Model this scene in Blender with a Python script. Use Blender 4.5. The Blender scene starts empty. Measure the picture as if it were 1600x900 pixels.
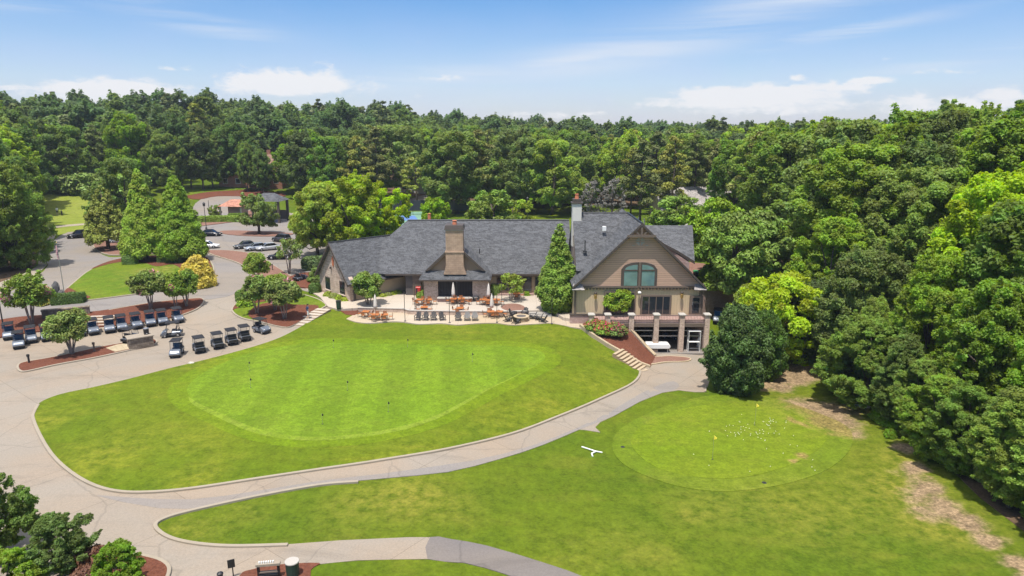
import bpy, bmesh, math, random
import numpy as np
from mathutils import Vector, Matrix
R = math.radians
SC = bpy.context.scene
COL = SC.collection
PI = math.pi

# ------------------------------------------------------------------ camera maths
F, PITCH, CZ = 1067.0, R(13.2), 22.0
CP, SP = math.cos(PITCH), math.sin(PITCH)

def ray(px, py):
    u, v = (px - 800) / F, (450 - py) / F
    return np.array([u, CP + v * SP, -SP + v * CP])

def at_z(px, py, z):
    d = ray(px, py); t = (z - CZ) / d[2]
    return np.array([d[0] * t, d[1] * t, z])

def at_y(px, py, Y):
    d = ray(px, py); t = Y / d[1]
    return np.array([d[0] * t, Y, CZ + d[2] * t])

def proj(p):
    x, y, z = p[0], p[1], p[2] - CZ
    dep = y * CP - z * SP
    return 800 + F * x / dep, 450 - F * (y * SP + z * CP) / dep, dep

# ------------------------------------------------------------------ terrain
CTRL_PX = [
 (400,870,0),(700,850,0),(900,890,-.1),(100,700,.3),(20,600,.5),(0,800,.2),(200,900,.1),(-200,700,.4),
 (250,760,0),(560,740,-.15),(800,690,-.6),(930,640,-1.0),(1030,600,-1.55),
 (1060,570,-1.6),(1090,590,-1.65),(1050,548,-1.6),(1090,540,-1.6),(1010,566,-1.55),
 (1100,690,-1.2),(960,700,-.9),(1300,700,-1.2),(1180,620,-1.6),(1350,600,-1.4),(1160,590,-1.7),
 (1420,750,-.9),(1560,860,-.6),(1000,850,-.3),(700,800,-.1),(1300,880,-.5),
 (400,570,.62),(600,560,.6),(800,570,.55),(500,680,.3),(300,620,.45),(880,600,.1),(700,660,.2),(150,650,.35),
 (540,502,.70),(620,506,.68),(700,510,.68),(790,510,.68),(860,509,.68),(905,514,.70),(600,492,.62),(700,495,.62),(800,495,.62),(880,500,.66),(925,522,.55),(950,542,-.2),(985,570,-1.2),
 (30,540,.6),(120,530,.6),(200,520,.6),(300,500,.75),(400,520,.65),(270,560,.55),(450,515,.65),
 (60,478,1.55),(150,478,1.55),(240,468,1.6),(20,440,2.0),(120,420,2.0),(340,445,1.6),(200,430,2.0),(380,410,1.8),
 (120,370,2.2),(440,460,1.1),(480,445,1.25),(520,480,1.1),(560,478,.75),(640,470,.75),(740,470,.75),(840,470,.75),
 (420,380,2.0),(350,335,2.4),(640,335,2.2),(820,335,2.5),(110,330,3.0),(120,308,5.0),(20,360,3.0),(260,320,3.0),
 (1120,505,-.6),(1150,480,0.2),
]
CTRL_W = [
 (10,76,.9),(18,78,0.9),(14,90,1.2),(-5,92,1.1),(-20,92,1.4),(23,95,3.3),(30,92,3.3),(40,100,3.0),(35,72,.6),(45,50,1.0),(35,30,.5),(60,80,2.5),(80,40,2),
 (45,25,0.5),(-60,30,.5),(-100,60,1.5),(-110,110,2.5),(-60,20,.4),(0,10,0),(30,10,0),
 (60,140,3),(110,120,4),(20,150,2.5),(-90,180,5),(-40,190,4),(40,220,3),(0,260,4),(90,240,4),
 (-190,250,13),(-130,250,12),(-80,280,11),(-30,330,10),(30,380,7),(110,400,5),(200,380,5),(250,260,5),(160,180,5),(-220,160,9),(-160,120,5),
 (-260,420,14),(-100,430,13),(60,560,6),(300,500,6),(-500,500,10),(500,500,6),(0,900,5),(-700,100,6),(600,100,5),(-300,900,6),(600,900,6),(0,-80,0),(200,-80,0),(-200,-80,0),
]
_c = [at_z(*p) for p in CTRL_PX] + [np.array(p, float) for p in CTRL_W]
_C = np.array(_c)
_EPS = 5.0
def _phi(x, y):
    dx = np.asarray(x)[..., None] - _C[:, 0]; dy = np.asarray(y)[..., None] - _C[:, 1]
    return np.sqrt(dx * dx + dy * dy + _EPS * _EPS)
_n = len(_C)
_A = np.zeros((_n + 1, _n + 1)); _A[:_n, :_n] = _phi(_C[:, 0], _C[:, 1]) - np.eye(_n) * 0.6
_A[:_n, _n] = 1; _A[_n, :_n] = 1
_w = np.linalg.solve(_A, np.append(_C[:, 2], 0))

def sstep(a, b, x):
    t = np.clip((np.asarray(x, float) - a) / (b - a), 0, 1)
    return t * t * (3 - 2 * t)

def hz(x, y):
    """terrain height (arrays or floats)"""
    x = np.asarray(x, float); y = np.asarray(y, float)
    z = _phi(x, y) @ _w[:_n] + _w[_n]
    # flat dug-out apron of the lower garage level
    inside = sstep(11.2, 12.8, x) * (1 - sstep(21.6, 23.5, x)) * sstep(62.0, 65.0, y) * (1 - sstep(79, 81, y))
    z = z * (1 - inside) + np.minimum(z, -1.62) * inside
    r = np.hypot(x, y - 80)
    k = sstep(650, 1000, r)
    return z * (1 - k) + 5.0 * k

def gp(px, py):
    d = ray(px, py); z = 0.0
    for _ in range(40):
        t = (z - CZ) / d[2]
        z2 = float(hz(d[0] * t, d[1] * t))
        z = .5 * z + .5 * z2
    t = (z - CZ) / d[2]
    return np.array([d[0] * t, d[1] * t, z])

# ------------------------------------------------------------------ mesh helper
class MB:
    def __init__(s): s.v = []; s.f = []; s.m = []
    def add(s, vs, fs, m=0):
        o = len(s.v); s.v += [tuple(map(float, p)) for p in vs]
        s.f += [tuple(i + o for i in f) for f in fs]; s.m += [m] * len(fs); return s
    def box(s, cx, cy, z0, sx, sy, sz, rot=0, m=0, taper=1.0):
        c, n = math.cos(rot), math.sin(rot); vs = []
        for k, z in ((1, z0), (taper, z0 + sz)):
            for a, b in ((-1, -1), (1, -1), (1, 1), (-1, 1)):
                x, y = a * sx / 2 * k, b * sy / 2 * k
                vs.append((cx + x * c - y * n, cy + x * n + y * c, z))
        return s.add(vs, [(3,2,1,0),(4,5,6,7),(0,1,5,4),(1,2,6,5),(2,3,7,6),(3,0,4,7)], m)
    def extr(s, pts, vec, m=0):
        """solid: planar polygon pts swept by vec"""
        n = len(pts); p = [np.array(q, float) for q in pts]; q = [a + np.array(vec, float) for a in p]
        return s.add(p + q, [tuple(range(n))[::-1], tuple(range(n, 2 * n))] + [(i, (i + 1) % n, n + (i + 1) % n, n + i) for i in range(n)], m)
    def prism(s, poly, z0, z1, m=0):
        return s.extr([(x, y, z0) for x, y in poly], (0, 0, z1 - z0), m)
    def cyl(s, p0, p1, r0, r1=None, n=10, m=0, cap=True):
        r1 = r0 if r1 is None else r1
        return s.tube([p0, p1], [r0, r1], n, m, cap)
    def tube(s, pts, rad, n=8, m=0, cap=True):
        P = [Vector(p) for p in pts]
        if not hasattr(rad, '__len__'): rad = [rad] * len(P)
        vs = []; up = None
        for i, p in enumerate(P):
            d = (P[min(i + 1, len(P) - 1)] - P[max(i - 1, 0)])
            d = d.normalized() if d.length > 1e-9 else Vector((0, 0, 1))
            if up is None: up = Vector((1, 0, 0)) if abs(d.x) < .9 else Vector((0, 1, 0))
            a = (up - d * up.dot(d)).normalized(); up = a; b = d.cross(a)
            for k in range(n):
                t = 2 * PI * k / n
                vs.append(p + (a * math.cos(t) + b * math.sin(t)) * rad[i])
        fs = [(i * n + k, i * n + (k + 1) % n, (i + 1) * n + (k + 1) % n, (i + 1) * n + k) for i in range(len(P) - 1) for k in range(n)]
        if cap: fs += [tuple(range(n))[::-1], tuple(range((len(P) - 1) * n, len(P) * n))]
        return s.add(vs, fs, m)
    def ball(s, c, r, nu=10, nv=7, m=0):
        if not hasattr(r, '__len__'): r = (r, r, r)
        vs = [(c[0], c[1], c[2] - r[2])]
        for j in range(1, nv):
            t = PI * j / nv - PI / 2
            for i in range(nu):
                a = 2 * PI * i / nu
                vs.append((c[0] + r[0] * math.cos(t) * math.cos(a), c[1] + r[1] * math.cos(t) * math.sin(a), c[2] + r[2] * math.sin(t)))
        vs.append((c[0], c[1], c[2] + r[2])); L = len(vs) - 1
        fs = [(0, 1 + (i + 1) % nu, 1 + i) for i in range(nu)]
        for j in range(nv - 2):
            for i in range(nu):
                a = 1 + j * nu
                fs.append((a + i, a + (i + 1) % nu, a + nu + (i + 1) % nu, a + nu + i))
        a = 1 + (nv - 2) * nu
        fs += [(a + i, a + (i + 1) % nu, L) for i in range(nu)]
        return s.add(vs, fs, m)
    def lathe(s, c, prof, n=14, m=0):
        """prof: list of (r, z)"""
        vs = []
        for r, z in prof:
            for k in range(n):
                t = 2 * PI * k / n; vs.append((c[0] + r * math.cos(t), c[1] + r * math.sin(t), c[2] + z))
        fs = [(i * n + k, i * n + (k + 1) % n, (i + 1) * n + (k + 1) % n, (i + 1) * n + k) for i in range(len(prof) - 1) for k in range(n)]
        fs += [tuple(range(n))[::-1], tuple(range((len(prof) - 1) * n, len(prof) * n))]
        return s.add(vs, fs, m)
    def mesh(s, name, mats, org=(0, 0, 0), smooth=False, bevel=0, seg=1):
        me = bpy.data.meshes.new(name)
        bm = bmesh.new()
        V = [bm.verts.new((p[0] - org[0], p[1] - org[1], p[2] - org[2])) for p in s.v]
        for f, m in zip(s.f, s.m):
            try: fc = bm.faces.new([V[i] for i in f])
            except ValueError: continue
            fc.material_index = m; fc.smooth = smooth
        bmesh.ops.recalc_face_normals(bm, faces=bm.faces)
        if bevel:
            bmesh.ops.bevel(bm, geom=[e for e in bm.edges if len(e.link_faces) == 2 and e.calc_face_angle(0) > .5], offset=bevel, segments=seg, profile=.6, affect='EDGES', clamp_overlap=True)
        bm.to_mesh(me); bm.free()
        for m in (mats if isinstance(mats, (list, tuple)) else [mats]): me.materials.append(m)
        return me
    def build(s, name, mats, parent=None, org=None, **k):
        if org is None: org = (0, 0, 0)
        o = bpy.data.objects.new(name, s.mesh(name, mats, org, **k)); COL.objects.link(o)
        if parent is not None: o.parent = parent
        return o

def tag(o, label=None, cat=None, group=None, kind=None):
    if label: o['label'] = label
    if cat: o['category'] = cat
    if group: o['group'] = group
    if kind: o['kind'] = kind
    return o

def empty(name, loc, label, cat, group=None, rz=0, sc=1):
    o = bpy.data.objects.new(name, None); COL.objects.link(o)
    o.empty_display_size = .3
    o.location = loc; o.rotation_euler = (0, 0, rz)
    if sc != 1: o.scale = (sc,) * 3 if not hasattr(sc, '__len__') else sc
    return tag(o, label, cat, group)

def copy_tree(o, parent=None):
    c = o.copy(); COL.objects.link(c)
    if parent is not None: c.parent = parent
    for ch in list(KIDS.get(o.name, [])) or list(o.children):
        copy_tree(ch, c)
    return c
KIDS = {}

def place(proto, used, loc, rz, label, cat=None, group=None, sc=None):
    """first call moves the prototype itself, later calls copy it with its parts"""
    if not used: o = proto; used.append(1)
    else: o = copy_tree(proto)
    o.location = loc; o.rotation_euler = (0, 0, rz)
    if sc is not None: o.scale = (sc,) * 3
    o['label'] = label
    if cat: o['category'] = cat
    if group: o['group'] = group
    return o

def spline(pts, n=6, closed=True):
    """Catmull-Rom through 2D/3D points"""
    P = [np.array(p, float) for p in pts]; L = len(P); out = []
    rng = range(L) if closed else range(L - 1)
    for i in rng:
        g = (lambda k: P[k % L]) if closed else (lambda k: P[min(max(k, 0), L - 1)])
        p0, p1, p2, p3 = g(i - 1), g(i), g(i + 1), g(i + 2)
        for k in range(n):
            t = k / n
            out.append(.5 * ((2 * p1) + (-p0 + p2) * t + (2 * p0 - 5 * p1 + 4 * p2 - p3) * t * t + (-p0 + 3 * p1 - 3 * p2 + p3) * t ** 3))
    if not closed: out.append(P[-1])
    return out

def px2w(pts, n=5, closed=True):
    """pixel outline -> smooth world XY outline lying on the terrain"""
    W = [gp(*p)[:2] for p in pts]
    return spline(W, n, closed) if n > 1 else W

def drape(name, poly, off, mat, step=1.5, flat=None, attrs=None):
    """a sheet with the outline poly lying off metres above the terrain"""
    bm = bmesh.new()
    vs = [bm.verts.new((p[0], p[1], 0)) for p in poly]
    f = bm.faces.new(vs)
    bmesh.ops.triangulate(bm, faces=[f])
    if flat is None:
        xs = [p[0] for p in poly]; ys = [p[1] for p in poly]
        for lo, hi, ax in ((min(xs), max(xs), 0), (min(ys), max(ys), 1)):
            t = math.ceil(lo / step) * step + .013
            while t < hi:
                co = [0, 0, 0]; no = [0, 0, 0]; co[ax] = t; no[ax] = 1
                bmesh.ops.bisect_plane(bm, geom=bm.verts[:] + bm.edges[:] + bm.faces[:], plane_co=co, plane_no=no, dist=1e-5)
                t += step
    bmesh.ops.recalc_face_normals(bm, faces=bm.faces)
    me = bpy.data.meshes.new(name); bm.to_mesh(me); bm.free()
    n = len(me.vertices); co = np.zeros(n * 3); me.vertices.foreach_get('co', co); co = co.reshape(-1, 3)
    co[:, 2] = (hz(co[:, 0], co[:, 1]) + off) if flat is None else flat
    me.vertices.foreach_set('co', co.ravel())
    if sum(p.normal.z for p in me.polygons) < 0: me.flip_normals()
    bm = bmesh.new(); bm.from_mesh(me)
    ed = [x for x in bm.edges if len(x.link_faces) == 1]
    r = bmesh.ops.extrude_edge_only(bm, edges=ed)
    for v in r['geom']:
        if isinstance(v, bmesh.types.BMVert): v.co.z -= off + .04 if flat is None else .1
    bmesh.ops.split_edges(bm, edges=ed)
    bm.to_mesh(me); bm.free()
    n = len(me.vertices); co = np.zeros(n * 3); me.vertices.foreach_get('co', co); co = co.reshape(-1, 3)
    if attrs: set_attr(me, attrs, co)
    me.materials.append(mat); me.update()
    me.polygons.foreach_set('use_smooth', [True] * len(me.polygons))
    o = bpy.data.objects.new(name, me); COL.objects.link(o)
    o['kind'] = 'structure'
    return o

def set_attr(me, fns, co):
    for k, fn in fns.items():
        a = me.attributes.new(k, 'FLOAT', 'POINT')
        a.data.foreach_set('value', np.asarray(fn(co[:, 0], co[:, 1]), np.float32))

def kerb(name, line, mat, w=.18, h=.13, base=-.05, closed=True, shift=0.0):
    """a raised strip with a bevelled top edge along a line of world XY points"""
    P = [np.array(p[:2]) for p in line]
    L = len(P); vs = []; fs = []
    prof = [(-w / 2, base), (-w / 2, h - .02), (-w / 2 + .025, h), (w / 2 - .025, h), (w / 2, h - .02), (w / 2, base)]
    for i in range(L):
        a, b = (P[(i - 1) % L], P[(i + 1) % L]) if closed else (P[max(i - 1, 0)], P[min(i + 1, L - 1)])
        d = b - a; d /= (np.linalg.norm(d) + 1e-9); n = np.array([d[1], -d[0]])
        z = float(hz(*P[i]))
        for o, zz in prof:
            q = P[i] + n * (o + shift); vs.append((q[0], q[1], z + zz))
    K = len(prof)
    for i in range(L if closed else L - 1):
        j = (i + 1) % L
        for k in range(K - 1): fs.append((i * K + k, j * K + k, j * K + k + 1, i * K + k + 1))
    o = MB().add(vs, fs).build(name, mat); o['kind'] = 'structure'
    return o
EXPO = 0.36; SKY_SAT = 1.68; SKY_VAL = .95; HAZE = .0002
# ------------------------------------------------------------------ materials
class NT:
    def __init__(s, tree): s.t = tree; s.t.nodes.clear()
    def n(s, typ, ins=None, **props):
        nd = s.t.nodes.new(typ)
        for k, v in props.items(): setattr(nd, k, v)
        for k, v in (ins or {}).items():
            sock = nd.inputs[k]
            if isinstance(v, bpy.types.NodeSocket): s.t.links.new(v, sock)
            else: sock.default_value = v
        return nd
    def math(s, op, a, b=0.0, c=0.0, clamp=False):
        return s.n('ShaderNodeMath', {0: a, 1: b, 2: c}, operation=op, use_clamp=clamp).outputs[0]
    def mix(s, fac, a, b, blend='MIX'):
        nd = s.n('ShaderNodeMix', data_type='RGBA', blend_type=blend, clamp_factor=True)
        for i, v in ((0, fac), (6, a), (7, b)):
            if isinstance(v, bpy.types.NodeSocket): s.t.links.new(v, nd.inputs[i])
            else: nd.inputs[i].default_value = v if not (i and len(v) == 3) else (*v, 1)
        return nd.outputs[2]
    def noise(s, vec, scale, detail=3, rough=.55, dist=0):
        return s.n('ShaderNodeTexNoise', {'Vector': vec, 'Scale': scale, 'Detail': detail, 'Roughness': rough, 'Distortion': dist}).outputs[0]
    def ramp(s, fac, a, b):
        return s.n('ShaderNodeMapRange', {0: fac, 1: a, 2: b, 3: 0.0, 4: 1.0}, interpolation_type='SMOOTHSTEP').outputs[0]
    def mapv(s, vec, scale=(1, 1, 1), rot=(0, 0, 0), loc=(0, 0, 0)):
        return s.n('ShaderNodeMapping', {0: vec, 1: loc, 2: rot, 3: scale}).outputs[0]
    def attr(s, name):
        return s.n('ShaderNodeAttribute', attribute_name=name).outputs['Fac']
    def hsv(s, col, h=.5, sa=1., v=1.):
        return s.n('ShaderNodeHueSaturation', {'Hue': h, 'Saturation': sa, 'Value': v, 'Color': col}).outputs[0]

def new_mat(name):
    m = bpy.data.materials.new(name); m.use_nodes = True
    return m, NT(m.node_tree)

def finish(t, col, rough=.8, metal=0, spec=.5, bump=None, bstr=.3, bdist=.02):
    ins = {'Base Color': col if isinstance(col, bpy.types.NodeSocket) else (*col, 1), 'Roughness': rough, 'Metallic': metal, 'Specular IOR Level': spec}
    if bump is not None:
        ins['Normal'] = t.n('ShaderNodeBump', {'Strength': bstr, 'Distance': bdist, 'Height': bump}).outputs[0]
    p = t.n('ShaderNodeBsdfPrincipled', ins)
    t.t.links.new(p.outputs[0], t.n('ShaderNodeOutputMaterial').inputs[0])
    return p

def M_plain(name, col, rough=.6, metal=0, var=.12, scale=3, spec=.5):
    m, t = new_mat(name)
    pos = t.n('ShaderNodeTexCoord').outputs['Object']
    a = t.noise(pos, scale, 4)
    b = t.noise(pos, scale * 9, 2)
    f = t.math('ADD', t.math('MULTIPLY', a, .7), t.math('MULTIPLY', b, .3))
    k0, k1 = 1 - var, 1 + var
    c = t.mix(f, tuple(x * k0 for x in col), tuple(min(x * k1, .95) for x in col))
    finish(t, c, rough, metal, spec)
    return m

def wpos(t): return t.n('ShaderNodeNewGeometry').outputs['Position']

def M_grass(name, lush, mid, dry, attr=None, big=.09, stripes=None, dirt=(.27, .19, .108), dry_amt=.35, streak=None):
    m, t = new_mat(name); p = wpos(t)
    n1 = t.noise(p, big, 5, .6, .4); n2 = t.noise(p, big * 5.3, 4, .65); n3 = t.noise(p, 5.0, 3, .7); n4 = t.noise(p, 1.3, 4, .65)
    sv = t.mapv(p, streak or (.07, .42, .2), (0, 0, R(-12)))
    n5 = t.noise(sv, 2.0, 4, .6, .3)
    c = t.mix(t.ramp(n1, .30, .70), lush, mid)
    c = t.mix(t.math('MULTIPLY', t.ramp(n5, .50, .70), .30), c, tuple(x * .66 for x in lush))
    c = t.mix(t.math('MULTIPLY', t.ramp(t.noise(p, .55, 4, .7, .8), .52, .72), .25), c, tuple(x * .76 for x in lush))
    c = t.mix(t.math('MULTIPLY', t.ramp(n2, .40, .72), .55), c, mid)
    dryf = t.math('MULTIPLY', t.ramp(t.math('ADD', t.math('MULTIPLY', n2, .5), t.math('MULTIPLY', n5, .5)), .48, .70), dry_amt)
    if attr:
        a = t.attr('dry')
        dryf = t.math('ADD', dryf, t.math('MULTIPLY', a, t.ramp(n4, .30, .62)), clamp=True)
    c = t.mix(dryf, c, dry)
    if attr:
        d = t.attr('dirt')
        df = t.ramp(t.math('ADD', d, t.math('MULTIPLY', t.math('SUBTRACT', t.math('ADD', t.math('MULTIPLY', n4, .6), t.math('MULTIPLY', n2, .4)), .5), 1.1)), .28, .70)
        dc = t.mix(t.ramp(t.math('ADD', t.math('MULTIPLY', n3, .5), t.math('MULTIPLY', t.noise(p, 1.1, 5, .75), .5)), .36, .64), tuple(x * .58 for x in dirt), tuple(x * 1.18 for x in dirt))
        c = t.mix(df, c, dc)
    if stripes:
        w, ang, amt = stripes
        v = t.math('MULTIPLY', t.n('ShaderNodeVectorMath', {0: p, 1: (math.cos(ang), -math.sin(ang), 0)}, operation='DOT_PRODUCT').outputs['Value'], 1 / w)
        fr = t.math('PINGPONG', v, 1.0)
        c = t.hsv(c, .5, 1.0, t.n('ShaderNodeMapRange', {0: t.ramp(fr, .40, .60), 1: 0.0, 2: 1.0, 3: 1 - amt * .25, 4: 1 + amt * .30}).outputs[0])
    # fine grain of blades
    g = t.math('ADD', t.math('MULTIPLY', n3, .55), t.math('MULTIPLY', n4, .45))
    c = t.hsv(c, .5, 1.0, t.n('ShaderNodeMapRange', {0: g, 1: .3, 2: .7, 3: .58, 4: 1.46}).outputs[0])
    finish(t, c, .9, 0, .15, t.noise(p, 14, 3, .7), .5, .04)
    return m

def M_pave(name, base, warm, stain=.35, joints=None, rough=.85, crack=True):
    m, t = new_mat(name); p = wpos(t)
    n1 = t.noise(p, .07, 5, .6, .6); n2 = t.noise(p, .5, 5, .65); n3 = t.noise(p, 9, 3, .7)
    st = t.noise(t.mapv(p, (.10, .45, 1), (0, 0, R(25))), 1.0, 5, .65, .8)
    c = t.mix(t.ramp(n1, .38, .62), base, warm)
    c = t.mix(t.math('MULTIPLY', t.ramp(st, .52, .75), stain), c, tuple(x * .5 for x in base))
    c = t.mix(t.math('MULTIPLY', t.ramp(n2, .55, .8), stain * .6), c, tuple(x * .62 for x in warm))
    if crack:
        v = t.n('ShaderNodeTexVoronoi', {'Vector': t.n('ShaderNodeVectorMath', {0: p, 1: t.n('ShaderNodeTexNoise', {'Vector': p, 'Scale': .6}).outputs[1]}, operation='ADD').outputs[0], 'Scale': .13}, feature='DISTANCE_TO_EDGE').outputs['Distance']
        c = t.mix(t.math('MULTIPLY', t.math('SUBTRACT', 1.0, t.ramp(v, .002, .012)), .28), c, tuple(x * .45 for x in base))
    if joints:
        bt = t.n('ShaderNodeTexBrick', {'Vector': t.mapv(p, (1, 1, 1), (0, 0, joints[1])), 'Scale': 1.0, 'Mortar Size': .02, 'Brick Width': joints[0], 'Row Height': joints[0], 'Color1': (1, 1, 1, 1), 'Color2': (.93, .93, .93, 1), 'Mortar': (.6, .58, .55, 1)}, offset=0.0)
        c = t.mix(.8, c, bt.outputs[0], 'MULTIPLY')
    c = t.hsv(c, .5, 1, t.n('ShaderNodeMapRange', {0: n3, 1: .3, 2: .7, 3: .88, 4: 1.1}).outputs[0])
    finish(t, c, rough, 0, .3, n3, .25, .01)
    return m

def M_mulch(name, a, b):
    m, t = new_mat(name); p = wpos(t)
    n = t.noise(p, 6, 5, .75); n2 = t.noise(p, .6, 4)
    c = t.mix(t.ramp(n, .3, .7), a, b)
    c = t.mix(t.math('MULTIPLY', n2, .5), c, tuple(x * .6 for x in a))
    finish(t, c, .95, 0, .1, n, .9, .05)
    return m

def M_brick(name, c1, c2, c3, mortar, bw=.22, bh=.075, stone=False):
    m, t = new_mat(name)
    pos = t.n('ShaderNodeTexCoord').outputs['Object']
    s = t.n('ShaderNodeSeparateXYZ', {0: pos})
    u = t.math('ADD', s.outputs[0], t.math('MULTIPLY', s.outputs[1], .83))
    v = t.n('ShaderNodeCombineXYZ', {0: u, 1: s.outputs[2], 2: 0.0}).outputs[0]
    br = t.n('ShaderNodeTexBrick', {'Vector': v, 'Scale': 1.0, 'Mortar Size': .008, 'Brick Width': bw, 'Row Height': bh, 'Bias': 0.0, 'Color1': (0, 0, 0, 1), 'Color2': (1, 1, 1, 1), 'Mortar': (.5, .5, .5, 1)})
    n = t.noise(v, 1 / bw * .9, 3, .8); n2 = t.noise(pos, 1.5, 3)
    c = t.mix(t.math('ADD', t.math('MULTIPLY', br.outputs[0], .5), t.math('MULTIPLY', t.ramp(n, .35, .65), .5)), c1, c2)
    c = t.mix(t.ramp(n, .58, .72), c, c3)
    c = t.mix(br.outputs[1], c, mortar)
    c = t.hsv(c, .5, 1, t.n('ShaderNodeMapRange', {0: n2, 1: .3, 2: .7, 3: .85, 4: 1.12}).outputs[0])
    finish(t, c, .9, 0, .2, br.outputs[1], -.4, .01)
    return m

def M_lines(name, col, pitch, axis=2, depth=.55, rough=.75, duty=.14, var=.14):
    """lap siding or boards: thin darker grooves every pitch metres along an axis"""
    m, t = new_mat(name)
    pos = t.n('ShaderNodeTexCoord').outputs['Object']
    s = t.n('ShaderNodeSeparateXYZ', {0: pos})
    v = t.math('MULTIPLY', s.outputs[axis] if axis < 3 else t.math('ADD', s.outputs[0], s.outputs[1]), 1 / pitch)
    fr = t.math('FRACT', v)
    row = t.math('FLOOR', v)
    wn = t.n('ShaderNodeTexWhiteNoise', {'W': row}, noise_dimensions='1D').outputs[0]
    n = t.noise(pos, 1.2, 4)
    long = t.noise(t.mapv(pos, (1.2, 1.2, 9)), 1.0, 3, .7)
    k = t.math('ADD', t.math('ADD', t.math('MULTIPLY', wn, .4), t.math('MULTIPLY', n, .2)), t.math('MULTIPLY', long, .4))
    c = t.mix(k, tuple(x * (1 - var) for x in col), tuple(x * (1 + var) for x in col))
    c = t.mix(t.math('LESS_THAN', fr, duty), c, tuple(x * depth for x in col))
    finish(t, c, rough, 0, .3, fr, .5, .02)
    return m

def M_roof(name, col):
    m, t = new_mat(name)
    pos = t.n('ShaderNodeTexCoord').outputs['Object']
    s = t.n('ShaderNodeSeparateXYZ', {0: pos})
    u = t.math('ADD', s.outputs[0], t.math('MULTIPLY', s.outputs[1], .37))
    v = t.n('ShaderNodeCombineXYZ', {0: u, 1: t.math('MULTIPLY', s.outputs[2], 1.5), 2: 0.0}).outputs[0]
    br = t.n('ShaderNodeTexBrick', {'Vector': v, 'Scale': 1.0, 'Mortar Size': .012, 'Brick Width': .42, 'Row Height': .19, 'Color1': (0, 0, 0, 1), 'Color2': (1, 1, 1, 1), 'Mortar': (.25, .25, .25, 1)}).outputs[0]
    n = t.noise(v, 4.2, 3, .9); n2 = t.noise(pos, .35, 4, .6); n3 = t.noise(pos, 14, 2)
    diag = t.noise(t.mapv(v, (.7, 1.6, 1), (0, 0, R(28))), 1.0, 3, .7)
    k = t.math('ADD', t.math('ADD', t.math('MULTIPLY', br, .32), t.math('MULTIPLY', t.ramp(n, .3, .7), .4)), t.math('ADD', t.math('MULTIPLY', n2, .12), t.math('MULTIPLY', t.ramp(diag, .35, .65), .2)))
    c = t.mix(t.ramp(k, .18, .82), tuple(x * .62 for x in col), tuple(x * 1.40 for x in col))
    c = t.hsv(c, .5, 1, t.n('ShaderNodeMapRange', {0: n3, 1: .3, 2: .7, 3: .85, 4: 1.15}).outputs[0])
    finish(t, c, .9, 0, .25, t.math('ADD', br, n), .4, .02)
    return m

def M_glass(name, col=(.02, .025, .03), rough=.06, spec=.6):
    m, t = new_mat(name)
    pos = t.n('ShaderNodeTexCoord').outputs['Object']
    n = t.noise(pos, .9, 3)
    c = t.mix(n, tuple(x * .6 for x in col), tuple(x * 1.5 for x in col))
    finish(t, c, rough, 0, spec, t.noise(pos, .7, 2), .02, .02)
    return m

def M_leaf(name, cols, var=.06, vv=.5, trans=.42):
    """cols: list of 2 base colours mixed by the tree; each leaf clump also varies a little"""
    m, t = new_mat(name)
    rnd = t.n('ShaderNodeObjectInfo').outputs['Random']
    ti = t.attr('tint')
    c = t.mix(t.ramp(rnd, 0.05, .95), cols[0], cols[1])
    r2 = t.math('FRACT', t.math('MULTIPLY', rnd, 37.7))
    c = t.hsv(c, t.n('ShaderNodeMapRange', {0: ti, 3: .5 - var * .5, 4: .5 + var * .3}).outputs[0], t.n('ShaderNodeMapRange', {0: r2, 3: .85, 4: 1.08}).outputs[0],
              t.math('MULTIPLY', t.n('ShaderNodeMapRange', {0: ti, 3: 1 - vv, 4: 1 + vv}).outputs[0], t.n('ShaderNodeMapRange', {0: r2, 3: .8, 4: 1.2}).outputs[0]))
    d = t.n('ShaderNodeBsdfPrincipled', {'Base Color': c, 'Roughness': .55, 'Specular IOR Level': .28})
    tr = t.n('ShaderNodeBsdfTranslucent', {'Color': t.hsv(c, .485, 1.1, 1.5)})
    mx = t.n('ShaderNodeMixShader', {0: trans, 1: d.outputs[0], 2: tr.outputs[0]})
    t.t.links.new(mx.outputs[0], t.n('ShaderNodeOutputMaterial').inputs[0])
    return m

MT = {}
MT['concrete'] = M_pave('concrete paving', (0.283, 0.242, 0.193), (0.301, 0.237, 0.173), .46, (6.0, R(37)))
MT['road'] = M_pave('pale asphalt', (0.219, 0.198, 0.182), (0.237, 0.202, 0.166), .40)
MT['asphalt'] = M_pave('grey asphalt', (.225, .203, .183), (.250, .215, .183), .25)
MT['path_asphalt'] = M_pave('worn grey asphalt path', (0.160, 0.142, 0.133), (0.192, 0.164, 0.139), .3)
MT['patio'] = M_pave('patio concrete', (0.456, 0.395, 0.327), (0.471, 0.395, 0.312), .12, (3.0, 0), crack=False)
MT['patio_tan'] = M_pave('tan patio concrete', (0.426, 0.334, 0.220), (0.456, 0.380, 0.289), .12, (3.0, 0), crack=False)
MT['walk_tan'] = M_pave('tan walkway concrete', (0.418, 0.327, 0.213), (0.433, 0.342, 0.228), .15, crack=False)
MT['riser'] = M_plain('step riser concrete', (.33, .22, .13), .9)
MT['kerb'] = M_plain('kerb concrete', (0.311, 0.261, 0.195), .9, var=.2, scale=1.5)
MT['rough'] = M_grass('rough grass', (0.065, 0.109, 0.004), (0.101, 0.135, 0.006), (0.189, 0.177, 0.024), 'a', .05, dry_amt=.30)
MT['island'] = M_grass('mown island grass', (0.076, 0.122, 0.004), (0.113, 0.148, 0.006), (0.183, 0.185, 0.017), 'a', .05, dry_amt=.45)
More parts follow.
